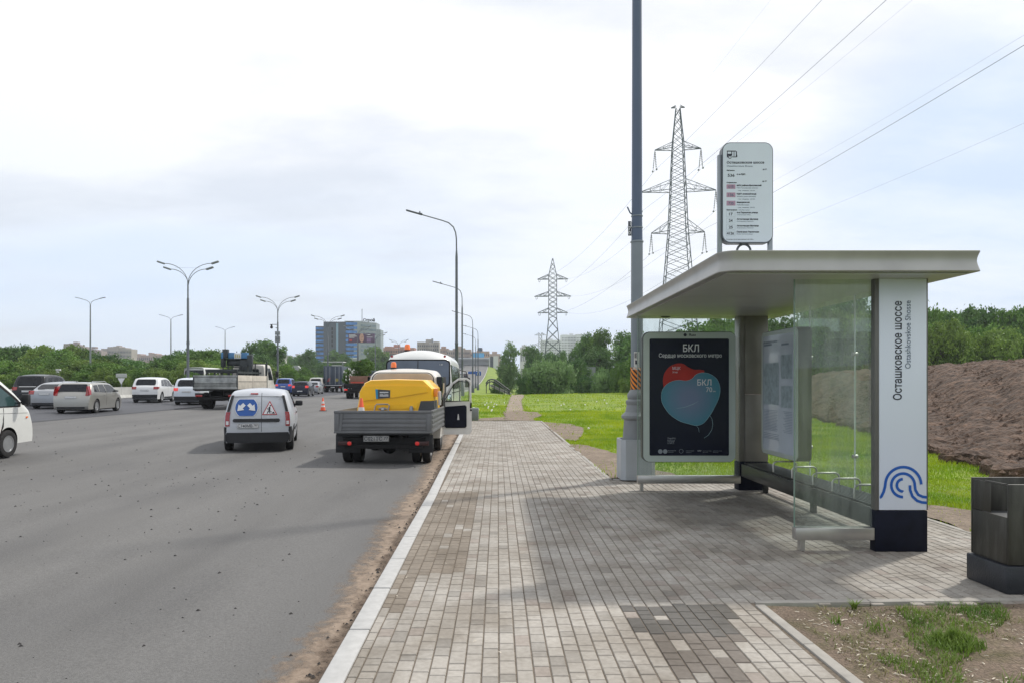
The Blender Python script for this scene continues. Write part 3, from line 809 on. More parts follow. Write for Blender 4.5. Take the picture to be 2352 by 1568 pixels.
# small gallery of condensation dots on the near glass: clamps beside the route case
# bench
bench = thing('bench', 'slatted dark bench with steel hoop armrests inside the glass shelter', 'bench', (3.95, 9.4, 0))
bench_parts = []
def bp_(mb, name, mat, parent=None, smooth=35):
    o = mb.build(name, mat, parent or bench, smooth)
    if parent is None: o.matrix_parent_inverse = Matrix.Translation((-3.95, -9.4, 0))
    return o
mb = MB(); mb.b(3.745, 3.775, 7.42, 11.38, .225, .415, .004); bp_(mb, 'front_beam', m_bench)
mb = MB()
for i in range(8):
    x = 3.80+i*.047; mb.b(x-.013, x+.013, 7.42, 11.38, .412, .437, .004)
mb.b(3.78, 4.16, 7.6, 7.64, .36, .41); mb.b(3.78, 4.16, 9.3, 9.34, .36, .41); mb.b(3.78, 4.16, 11.2, 11.24, .36, .41)
bp_(mb, 'seat_slats', m_bench)
for y in (7.88, 8.40, 8.92, 9.55, 10.2):
    mb = MB(); mb.tube([(3.80, y, .43), (3.80, y, .54), (3.815, y, .565), (3.845, y, .58), (4.07, y, .58), (4.10, y, .565), (4.115, y, .54), (4.115, y, .43)], .012, 8); bp_(mb, 'armrest', m_steel)
for y in (7.75, 9.5, 11.2):
    mb = MB(); mb.b(4.02, 4.085, y-.035, y+.035, 0, .36, .004); bp_(mb, 'leg', m_bench)
# illuminated-type poster case in front of the far glass
case = thing('poster_case', 'large rounded poster case with dark poster on the far glass wall', 'poster case', (2.93, 11.33, 0))
def cs(mb, name, mat, parent=None, smooth=35):
    o = mb.build(name, mat, parent or case, smooth)
    if parent is None: o.matrix_parent_inverse = Matrix.Translation((-2.93, -11.33, 0))
    return o
CY = 11.25
def z7(u, v): return ((1880+u/2.5288)/1.32653, (900+v/2.5288)/1.32653)
def c7(u, v, Y=CY):
    d = z7(u, v); return ((d[0]-VPX)/(F/Y), EYE-(d[1]-HZ)/(F/Y))
def rrect(x0, x1, z0, z1, r, k=7):
    p = []
    for cx, cz, a0 in ((x1-r, z1-r, 0), (x0+r, z1-r, 90), (x0+r, z0+r, 180), (x1-r, z0+r, 270)):
        for i in range(k+1):
            a_ = R(a0+90*i/k); p.append((cx+r*math.cos(a_), cz+r*math.sin(a_)))
    return p
m_caseframe = M('case_frame', (.44, .50, .47), .4, .25, var=.03)
m_case_side = M('case_side', (.07, .075, .07), .4, .4)
a0 = c7(203, 1278); a1 = c7(913, 285)
mb = MB(); mb.prism(rrect(a0[0], a1[0], a0[1], a1[1], .10), 'y', CY, CY+.014); cs(mb, 'frame', m_caseframe)
mb = MB(); mb.prism(rrect(a0[0]-.012, a1[0]+.006, a0[1]-.008, a1[1]+.012, .11), 'y', CY+.0145, CY+.15); cs(mb, 'housing', m_case_side)
b0 = c7(250, 1230); b1 = c7(862, 332)
m_poster = M('poster_night_blue', (.007, .009, .024), .25, var=.1, scale=1.5, coat=.0, spec=.25)
mb = MB(); mb.prism(rrect(b0[0], b1[0], b0[1], b1[1], .02, 3), 'y', CY-.003, CY-.001); poster = cs(mb, 'poster', m_poster)
m_pred = M('poster_red', (.40, .03, .025), .3, var=.2, scale=2, spec=.25); m_wht = M('poster_white', (.62, .64, .66), .4, var=.02)
m_pgrey = M('poster_grey', (.22, .25, .28), .4, var=.02)
m_teal = bpy.data.materials.new('poster_teal'); m_teal.use_nodes = True
n = m_teal.node_tree.nodes; l = m_teal.node_tree.links; b_ = n['Principled BSDF']; b_.inputs['Roughness'].default_value = .3; b_.inputs['Specular IOR Level'].default_value = .25
t = n.new('ShaderNodeTexCoord'); mp = n.new('ShaderNodeMapping'); gr = n.new('ShaderNodeTexGradient'); gr.gradient_type = 'SPHERICAL'
mp.inputs['Location'].default_value = (-.49, 0, -.66)
gc = c7(560, 790); mp.inputs['Location'].default_value = (-(gc[0])*2.2, 0, -gc[1]*2.2); mp.inputs['Scale'].default_value = (2.2, 0, 2.2)
l.new(t.outputs['Object'], mp.inputs[0]); l.new(mp.outputs[0], gr.inputs[0])
r = n.new('ShaderNodeValToRGB'); e = r.color_ramp.elements; e[0].position = .05; e[0].color = (.06, .21, .28, 1); e[1].position = .75; e[1].color = (.16, .21, .32, 1)
l.new(gr.outputs['Fac'], r.inputs[0]); l.new(r.outputs[0], b_.inputs['Base Color'])
def catmull(P, k=6, closed=True):
    out = []; n = len(P)
    for i in range(n):
        p0, p1, p2, p3 = [Vector(P[(i+j) % n]) for j in (-1, 0, 1, 2)]
        for s_ in range(k):
            t_ = s_/k; out.append(.5*((2*p1)+(-p0+p2)*t_+(2*p0-5*p1+4*p2-p3)*t_*t_+(-p0+3*p1-3*p2+p3)*t_**3))
    return [(v_.x, v_.y) for v_ in out]
red = catmull([(355, 680), (360, 610), (395, 555), (450, 525), (505, 524), (545, 548), (590, 568), (640, 570), (672, 582), (640, 640), (560, 700), (480, 740), (380, 740)])
heart = catmull([(345, 740), (365, 700), (410, 665), (470, 650), (530, 655), (575, 640), (610, 606), (660, 592), (720, 605), (770, 645), (793, 710), (785, 780), (755, 850), (715, 920), (665, 980), (615, 998), (560, 988), (480, 962), (405, 910), (355, 840), (341, 790)])
def flat7(poly, name, mat, y, par):
    mb = MB(); mb.face([(c7(u, v)[0], y, c7(u, v)[1]) for u, v in poly]); o = mb.build(name, mat, par, 0); return o
mb = MB(); mb.prism([c7(u, v) for u, v in red], 'y', CY-.0042, CY-.0035); o = mb.build('red_shape', m_pred, poster, 0)
mb = MB(); mb.prism([c7(u, v) for u, v in heart], 'y', CY-.0054, CY-.0046); o = mb.build('heart_shape', m_teal, poster, 0)
m_rim = M('poster_rim', (.25, .42, .48), .3, var=.2, scale=8)
mb = MB(); mb.tube([(c7(u, v)[0], CY-.0056, c7(u, v)[1]) for u, v in heart+heart[:1]], .0028, 4); mb.build('heart_outline', m_rim, poster)
mb = MB()
mb.tube([(c7(u, v)[0], CY-.0045, c7(u, v)[1]) for u, v in ((718, 925), (732, 950), (737, 990), (730, 1030), (705, 1070), (670, 1095))], .0028, 4)
mb.tube([(c7(u, v)[0], CY-.0045, c7(u, v)[1]) for u, v in ((612, 1000), (628, 1020), (632, 1050))], .0022, 4); mb.build('string', m_rim, poster)
mb = MB(); mb.tube([(c7(u, v)[0], CY-.0062, c7(u, v)[1]) for u, v in ((455, 868), (520, 858), (580, 836), (625, 812))], [.002, .005, .005, .002], 4); mb.build('highlight', m_rim, poster)
def ptxt(s_, u0, v0, u1, size, mat, bold=0):
    p0 = c7(u0, v0); p1 = c7(u1, v0)
    o = text(s_, size, mat, poster, face_front(p0[0], p0[1], CY-.0066), bold=bold)
    xs = [v.co.x for v in o.data.vertices]; k = (p1[0]-p0[0])/(max(xs)-min(xs)); mn = min(xs)
    for v in o.data.vertices: v.co.x = p0[0]+(v.co.x-mn)*k
    return o
ptxt('БКЛ', 508, 432, 630, .150, m_wht, .002); ptxt('Сердце московского метро', 322, 475, 806, .082, m_wht, .0005)
ptxt('МЦК', 427, 569, 488, .062, m_wht); ptxt('54 км', 427, 595, 465, .040, m_wht)
ptxt('БКЛ', 618, 690, 726, .125, m_wht, .0012); ptxt('70', 686, 740, 732, .105, m_wht); ptxt('км', 738, 740, 757, .035, m_wht)
for i, s_ in enumerate(('Узнайте', 'больше', 'о БКЛ')): ptxt(s_, 388, 1104+i*18, 450-i*6, .042, m_pgrey)
ptxt('МОСКОВСКИЙ', 392, 1195, 452, .020, m_pgrey); ptxt('ТРАНСПОРТ', 392, 1207, 436, .020, m_pgrey)
ptxt('СТРОИТЕЛЬНЫЙ', 530, 1197, 590, .020, m_pgrey); ptxt('КОМПЛЕКС', 530, 1209, 572, .020, m_pgrey)
ptxt('МОСКВА', 620, 1197, 648, .024, m_wht)
for u in (660, 740): ptxt('департамент города', u, 1196, u+66, .016, m_pgrey); ptxt('Москвы', u, 1207, u+40, .016, m_pgrey)
mb = MB()
for u in (333, 371):
    c = c7(u, 1198); mb.cyl((c[0], CY-.0035, c[1]), (c[0], CY-.0045, c[1]), .034, seg=16)
c = c7(494, 1196)
mb.tube([(c[0]+.03*math.cos(R(a_)), CY-.004, c[1]+.03*math.sin(R(a_))) for a_ in range(0, 361, 24)], .003, 4)
mb.build('emblem', m_pgrey, poster)
o = ptxt('●', 522, 318, 524, .03, m_ink); bpy.data.objects.remove(o)
lab = c7(545, 314); o = text('Russ', .055, m_ink, case, face_front(lab[0]+.02, lab[1]-.0, CY-.002), bold=.001)
o.matrix_parent_inverse = Matrix.Translation((-2.93, -11.33, 0))
mb = MB(); mb.cyl((lab[0]-.04, CY-.002, lab[1]+.018), (lab[0]-.04, CY+.001, lab[1]+.018), .025, seg=16); cs(mb, 'emblem', m_ink)

# route map case hung on the back glass, facing the road (-X)
rc = thing('map_case', 'double-sided rounded case with route maps on the rear glass wall', 'notice case', (4.08, 10.48, 0))
def rcp(mb, name, mat, parent=None, smooth=35):
    o = mb.build(name, mat, parent or rc, smooth)
    if parent is None: o.matrix_parent_inverse = Matrix.Translation((-4.08, -10.48, 0))
    return o
XM = 3.975
mb = MB(); mb.prism(rrect(9.82, 11.15, .62, 2.40, .085), 'x', XM, XM+.012); rcp(mb, 'frame', m_caseframe)
mb = MB(); mb.prism(rrect(9.815, 11.155, .612, 2.408, .09), 'x', XM+.013, XM+.19); rcp(mb, 'housing', M('map_case_side', (.085, .082, .074), .45, .4))
m_map = M('map_paper', (.46, .52, .60), .25, var=.05, scale=3, coat=.5)
mb = MB(); mb.prism(rrect(9.87, 11.09, .68, 2.34, .05), 'x', XM-.003, XM-.001); mp_ = rcp(mb, 'map_sheet', m_map)
m_mapink = M('map_ink', (.13, .17, .22), .5); m_mapgreen = M('map_print', (.27, .34, .37), .5, var=.25, scale=14)
mb = MB()
for (ya, yb, za, zb) in ((10.45, 11.05, 1.35, 1.95), (9.98, 10.38, 1.72, 2.05), (9.98, 10.38, 1.32, 1.62)):
    mb.b(XM-.0045, XM-.0035, ya, yb, za, zb)
mb.build('map_print', m_mapgreen, mp_, 0)
mb = MB(); rq = random.Random(4)
for i in range(14):
    z = 1.26-i*.022; mb.b(XM-.0045, XM-.0035, 10.5+.02*(i % 3), 11.03, z, z+.006); mb.b(XM-.0045, XM-.0035, 9.98, 10.3-.03*(i % 4), z, z+.006)
for z in (.92, .895, .87, .85): mb.b(XM-.0045, XM-.0035, 10.45, 11.04, z, z+.008)
mb.b(XM-.0045, XM-.0035, 10.72, 11.03, 2.2, 2.225); mb.b(XM-.0045, XM-.0035, 10.1, 10.36, 2.18, 2.205); mb.b(XM-.0045, XM-.0035, 11.065, 11.072, .75, 2.25)
mb.build('small_print', m_mapink, mp_, 0)
mtx = Matrix(((0, 0, -1, 0), (-1, 0, 0, 0), (0, 1, 0, 0), (0, 0, 0, 1)))
o = text('Осташковское шоссе', .05, m_mapink, mp_, Matrix.Translation((XM-.0035, 11.04, 2.235)) @ mtx, bold=.0006)

# stop sign with route list on two posts above the roof ------------------
sign = thing('route_sign', 'tall rounded white bus stop sign with route numbers above the shelter roof', 'bus stop sign', (2.57, 7.6, 2.9))
def sg(mb, name, mat, parent=None, smooth=35):
    o = mb.build(name, mat, parent or sign, smooth)
    if parent is None: o.matrix_parent_inverse = Matrix.Translation((-2.57, -7.6, -2.9))
    return o
SGY = 7.55
def zs(u, v):       # zoom of the sign -> wall plane
    d = ((2150+u/4.126)/1.32653, (400+v/4.126)/1.32653); return ((d[0]-VPX)/(F/SGY), EYE-(d[1]-HZ)/(F/SGY))
p0 = zs(218, 1395); p1 = zs(838, 152)
m_signframe = M('sign_frame', (.10, .115, .13), .4, .5); m_signface = M('sign_face', (.62, .69, .77), .35, var=.02, coat=.2)
mb = MB(); mb.prism(rrect(p0[0]-.008, p1[0]+.008, p0[1]-.012, p1[1]+.008, .085), 'y', SGY+.002, SGY+.10); sg(mb, 'housing', m_signframe)
mb = MB(); mb.prism(rrect(p0[0], p1[0], p0[1], p1[1], .078), 'y', SGY-.002, SGY+.001); sf = sg(mb, 'sign_face', m_signface)
for x in (p0[0]-.022, p1[0]-.008):
    mb = MB(); mb.b(x-.018, x+.024, SGY+.03, SGY+.075, 2.897, p0[1]+.9 if x < p0[0] else p0[1]+.05, .003); sg(mb, 'post', M('sign_post', (.28, .31, .34), .4, .5))
mb = MB(); hx = zs(500, 1500)[0]
mb.tube([(hx+.07*math.cos(R(a_)), SGY+.05, 3.01+.07*math.sin(R(a_))) for a_ in range(-20, 201, 20)], .012, 8); sg(mb, 'lifting_eye', m_signframe)
def stx(s_, u0, v0, u1, hpx, mat=m_ink, bold=.0008):
    a_ = zs(u0, v0); b2 = zs(u1, v0); size = hpx/4.126/1.32653/(F/SGY)/.729
    o = text(s_, size, mat, sf, face_front(a_[0], a_[1], SGY-.0028), bold=bold)
    xs = [v.co.x for v in o.data.vertices]; k = (b2[0]-a_[0])/(max(xs)-min(xs)); mn = min(xs)
    for v in o.data.vertices: v.co.x = a_[0]+(v.co.x-mn)*k
    return o
tl = []
tl.append(stx('Осташковское шоссе', 265, 410, 735, 30))
tl.append(stx('Ostashkovskoe Shosse', 265, 450, 588, 20, m_greyink, 0))
tl.append(stx('Районные', 265, 502, 365, 13)); tl.append(stx('до 19', 718, 488, 765, 14)); tl.append(stx('536', 277, 575, 362, 36))
tl.append(stx('ст. м. ВДНХ', 390, 552, 500, 17)); tl.append(stx('Социальные', 262, 655, 390, 13)); tl.append(stx('до 19', 712, 638, 765, 14))
rows = [('с15', 718, 'МФЦ района Ярославский', 700, 688, 'MFC Yaroslavskiy district', 655), ('136', 822, 'ВДНХ (главный вход)', 635, 795, 'VDNKh (main entrance)', 630), ('735', 928, 'Медведковская', 552, 900, 'Medvedkovskaya', 545)]
for num, vn, nm, u1, vv_, lat, ul in rows:
    tl.append(stx(num, 285, vn-2, 350, 34, m_greyink)); tl.append(stx(nm, 390, vv_+4, u1, 17)); tl.append(stx(lat, 390, vv_+34, ul, 13, m_greyink, 0)); tl.append(stx('5 мин   ежедневно   5:30-1:00', 405, vv_+66, 615, 10, m_greyink, 0))
tl.append(stx('Пригородные', 262, 998, 398, 13)); tl.append(stx('Suburban routes', 415, 998, 550, 11, m_greyink, 0))
for num, vn, nm, u1, lat, ul, a_, b2 in (('17', 1060, '4-я Парковая улица', 655, '4 Parkovaya ulitsa', 565, 293, 340), ('24', 1142, 'Автостанция Мытищи', 658, 'Avtostantsiya Mytishchi', 600, 290, 338), ('25', 1225, 'Автостанция Мытищи', 665, 'Avtostantsiya Mytishchi', 600, 290, 340), ('412к', 1302, 'Платформа Перловская', 670, 'Platforma Perlovskaya', 595, 266, 358)):
    tl.append(stx(num, a_, vn, b2, 34)); tl.append(stx(nm, 390, vn-26, u1, 18)); tl.append(stx(lat, 390, vn-2, ul, 11, m_greyink, 0))
tl.append(stx('Актуальное расписание маршрутов на сайте', 258, 1366, 597, 10, m_ink, 0))
ink = [o for o in tl if o.data.materials[0] == m_ink]; gi = [o for o in tl if o.data.materials[0] == m_greyink]
join_meshes(ink, 'lettering'); join_meshes(gi, 'small_lettering')
m_pink = M('route_pink', (.42, .26, .36), .4)
mb = MB()
for v0, v1 in ((672, 728), (774, 832), (878, 938)):
    a_ = zs(262, v1); b2 = zs(373, v0); mb.b(a_[0], b2[0], SGY-.0028, SGY-.0020, a_[1], b2[1])
mb.build('number_panel', m_pink, sf, 0)
mb = MB()
for v0, v1 in ((1015, 1078), (1095, 1158), (1178, 1240), (1258, 1320)):
    a_ = zs(260, v1); b2 = zs(370, v0); t_ = .0012
    for (x0_, x1_, z0_, z1_) in ((a_[0], b2[0], a_[1], a_[1]+t_), (a_[0], b2[0], b2[1]-t_, b2[1]), (a_[0], a_[0]+t_, a_[1]+t_, b2[1]-t_), (b2[0]-t_, b2[0], a_[1]+t_, b2[1]-t_)):
        mb.b(x0_, x1_, SGY-.0028, SGY-.002, z0_, z1_)
mb.build('number_frame', M('frame_grey', (.28, .33, .38), .5), sf, 0)
# bus pictogram
mb = MB()
def sb(u0, v0, u1, v1):
    a_ = zs(u0, v1); b2 = zs(u1, v0); mb.b(a_[0], b2[0], SGY-.0030, SGY-.002, a_[1], b2[1])
sb(266, 248, 380, 260); sb(268, 260.5, 276, 288); sb(266, 288, 330, 312); sb(322, 260.5, 332, 287.5); sb(352, 260.5, 360, 318); sb(380, 256, 392, 330); sb(332, 322, 380, 332); sb(266, 312, 283, 334); sb(330.5, 288, 332, 321)
sb(385, 300, 396, 330)
c = zs(304, 330); mb.tube([(c[0]+.0135*math.cos(R(a_)), SGY-.0026, c[1]+.0135*math.sin(R(a_))) for a_ in range(0, 361, 24)], .0032, 5)
mb.build('bus_symbol', m_ink, sf, 0)

# litter bin on the right ---------------------------------------------
m_binbase = M('bin_base', (.018, .021, .028), .5, var=.4, scale=5, bump=.2)
m_bin = sheet_mat('bin_metal', (.034, .031, .024), (.020, .020, .018), (.060, .060, .052), .9, 5, .1, 60, .5, stretch=(3, 3, .5))
binr = thing('litter_bin', 'dark brown square litter bin on a black block base beside the shelter', 'litter bin', (4.3, 6.07, 0), 0)
mb = MB(); mb.box((0, 0, .11), (.60, .50, .22), .012); mb.build('base', m_binbase, binr)
mb = MB(); mb.b(-.27, -.262, -.21, .21, .225, .60, .003); mb.build('side_wall', m_bin, binr)
mb = MB(); mb.b(.262, .27, -.21, .21, .225, .60, .003); mb.build('side_wall', m_bin, binr)
mb = MB(); mb.box((0, -.2235, .545), (.545, .017, .64), .007); mb.build('front_panel', m_bin, binr)
mb = MB(); mb.box((0, .2235, .545), (.545, .017, .64), .007); mb.build('back_panel', m_bin, binr)
mb = MB(); mb.b(-.272, -.262, -.20, .05, .855, .865, .002); mb.b(-.268, -.262, -.205, .205, .845, .853, .002)
mb.b(.262, .272, -.20, .20, .845, .853, .002); mb.build('rim', m_bin, binr)
mb = MB(); mb.b(-.255, .255, -.205, .205, .225, .585, .02); mb.build('liner', M('liner_grey', (.06, .065, .07), .6, .2), binr)
mb = MB(); mb.b(-.2685, -.2635, -.02, .205, .605, .845, .002); mb.build('side_flap', m_bin, binr)

# big lamp pole behind the shelter ---------------------------------------
m_pole = M('lamp_pole_paint', (.075, .105, .165), .42, .15, var=.08, scale=1.2, coat=.1)
m_pole2 = M('pole_sleeve', (.19, .22, .245), .45, .15, var=.1, scale=2)
m_ped = M('cast_pedestal', (.20, .215, .225), .55, .1, var=.12, scale=3)
m_strO = M('hazard_orange', (.80, .25, .02), .5, var=.05); m_strK = M('hazard_black', (.02, .02, .02), .5)
PX, PY = 2.40, 12.75+.0
pole = thing('lamp_post', 'tall blue-grey lamp post with striped band and plate 170 behind the shelter', 'lamp post', (PX, PY, 0))
mb = MB(); mb.lathe([(.29, .02), (.27, .1), (.24, .72), (.22, 1.02), (.265, 1.06), (.265, 1.10), (.20, 1.16), (.175, 1.28), (.19, 1.31), (.19, 1.35), (.155, 1.38), (.165, 1.42), (.165, 1.46), (.14, 1.50), (.12, 1.54)], seg=28); mb.build('pedestal', m_ped, pole)
mb = MB(); mb.lathe([(.105, 1.5), (.10, 4.06), (.112, 4.065), (.112, 4.09), (.09, 4.10)], seg=28); mb.build('lower_shaft', m_pole2, pole)
mb = MB(); mb.lathe([(.098, 4.0), (.09, 4.5), (.078, 9.7), (.05, 9.85), (.04, 9.9)], seg=28); mb.build('upper_shaft', m_pole, pole)
for z in (4.32, 4.52):
    mb = MB(); mb.lathe([(.098, z-.01), (.101, z-.008), (.101, z+.008), (.098, z+.01)], seg=24); mb.build('clamp_band', m_pole2, pole)
mb = MB(); mb.tube([(0, 0, 9.8), (0, 0, 10.9), (-.10, 0, 11.35), (-.42, 0, 11.72), (-.9, 0, 11.93), (-2.2, 0, 12.3)], [.04, .038, .036, .034, .032, .03], 10); mb.build('arm', m_pole, pole)
mb = MB(); mb.box((-2.75, 0, 12.46), (1.1, .3, .10), .03, (0, R(16), 0)); mb.build('lamp_head', m_pole, pole)
# helical hazard stripes
zA, zB = W(1465, 893, PY).z, W(1465, 843, PY).z
mb = MB(); mb.lathe([(.108, zA), (.108, zB)], seg=32); hz_ = mb.build('warning_band', m_strK, pole)
mb = MB()
for k in range(8):
    def sp(u, v, k=k):
        a_ = R(-20+u*360)+k*2*math.pi/3; z = zA+(zB-zA)*v; a2 = a_-v*2.5+0
        ang = a_*0
        th = k*2*math.pi/8+u*.40-v*3.3
        return (.1105*math.cos(th), .1105*math.sin(th), z)
    mb.grid(sp, 6, 16)
o = mb.build('stripe', m_strO, hz_, 0, recalc=False)
# number plate 170 and torn notice
mb = MB(); mb.b(-.155, -.10, -.02, -.012, 4.18, 4.43, .002); pl = mb.build('number_plate', m_ink, pole)
mb = MB(); mb.tube([(-.10, -.01, 4.32), (0, -.01, 4.32)], .008, 6); mb.tube([(-.165, 0, 4.68), (-.12, 0, 4.58), (-.02, 0, 4.5)], .012, 6); mb.build('bracket', m_pole, pl)
for i, s_ in enumerate('170'): text(s_, .085, m_wht, pl, face_front(-.152+.012*(s_ == '1'), 4.357-i*.078, -.0215), bold=.002)
m_paper = M('notice_paper', (.62, .62, .58), .8, var=.05)
mb = MB()
def pap(u, v): th = R(-128+u*50); z = W(1, 842, PY).z+(W(1, 808, PY).z-W(1, 842, PY).z)*v; return (.1085*math.cos(th), .1085*math.sin(th), z)
mb.grid(pap, 6, 2); rq = random.Random(3)
for i in range(9):
    u = i/9; th = R(-128+u*50); z = W(1, 842, PY).z; x = .1085*math.cos(th); y = .1085*math.sin(th); d = (i-6)*.008+(rq.random()-.5)*.01
    mb.face([(x, y, z), (x+.008, y, z), (x+.008+d, y-.025, z-.05), (x+d, y-.025, z-.05)])
nt_ = mb.build('torn_notice', m_paper, pole, 0)
mb = MB()
for i in range(7): z = W(1, 812+i*1.6, PY).z; mb.b(-.062, -.012-.008*(i % 3), -.1075, -.105, z, z+.006)
mb.b(-.05, -.02, -.1095, -.1075, W(1, 836, PY).z, W(1, 827, PY).z); mb.build('notice_print', m_ink, nt_, 0)
# grey guard box round the pedestal
m_guard = M('guard_grey', (.36, .39, .42), .5, .1, var=.07, scale=3)
g0 = W(1428, 1102, 12.45); g1 = W(1507, 1008, 12.45)
gb = thing('pole_guard', 'pale grey chamfered guard box around the foot of the lamp post', 'pole guard', ((g0.x+g1.x)/2, 12.75, 0))
hw_ = (g1.x-g0.x)/2; pts = []
for sx, sy in ((1, 1), (-1, 1), (-1, -1), (1, -1)):
    c_ = .07; a_, b2 = (hw_, hw_-c_), (hw_-c_, hw_)
    pr = [(sx*hw_, sy*(hw_-c_)), (sx*(hw_-c_), sy*hw_)]
    if sx*sy < 0: pr = pr[::-1]
    pts += pr
mb = MB(); A = [mb.bm.verts.new((x, y, .02)) for x, y in pts]; B_ = [mb.bm.verts.new((x, y, .70)) for x, y in pts]
D_ = [mb.bm.verts.new((x*.9, y*.9, .70)) for x, y in pts]; E_ = [mb.bm.verts.new((x*.9, y*.9, .1)) for x, y in pts]
for i in range(8):
    j = (i+1) % 8; mb.bm.faces.new((A[i], A[j], B_[j], B_[i])); mb.bm.faces.new((B_[i], B_[j], D_[j], D_[i])); mb.bm.faces.new((D_[i], D_[j], E_[j], E_[i]))
mb.build('guard_shell', m_guard, gb, 20)
# ================================================================== VEHICLES
def paint(name, col, metal=0.0, rough=.32, var=.03): return M(name, col, rough, metal, var=var, scale=1.5, coat=.7 if max(col) > .1 else .25, spec=.5 if max(col) > .1 else .3)
m_cglass = M('car_glass', (.007, .009, .013), .06, var=.2, scale=1, spec=.28)
m_cglass2 = M('van_glass', (.035, .07, .072), .08, var=.3, scale=1.2, spec=.4)
m_tyre = M('tyre_rubber', (.012, .012, .013), .8, var=.2, scale=10)
m_rim = M('wheel_rim', (.42, .43, .44), .35, .7, var=.1, scale=10)
m_plast = M('black_plastic', (.010, .011, .014), .55, var=.2, scale=6)
m_red = M('tail_lamp_red', (.30, .008, .010), .15, var=.15, scale=12, coat=.8)
m_redlit = M('tail_lamp_lit', (.6, .02, .02), .2, var=.1, coat=.8, emit=(1, .05, .03, .35))
m_orange = M('beacon_orange', (.85, .17, .02), .25, var=.08, coat=.6)
m_plate = M('number_plate_white', (.62, .63, .64), .4, var=.03)
m_under = M('underbody', (.005, .005, .006), .9, var=.2)
m_clear = M('lamp_clear', (.6, .6, .62), .2, var=.05, coat=.8)
def rot(p, c, s): return (p[0]*c-p[1]*s, p[0]*s+p[1]*c)

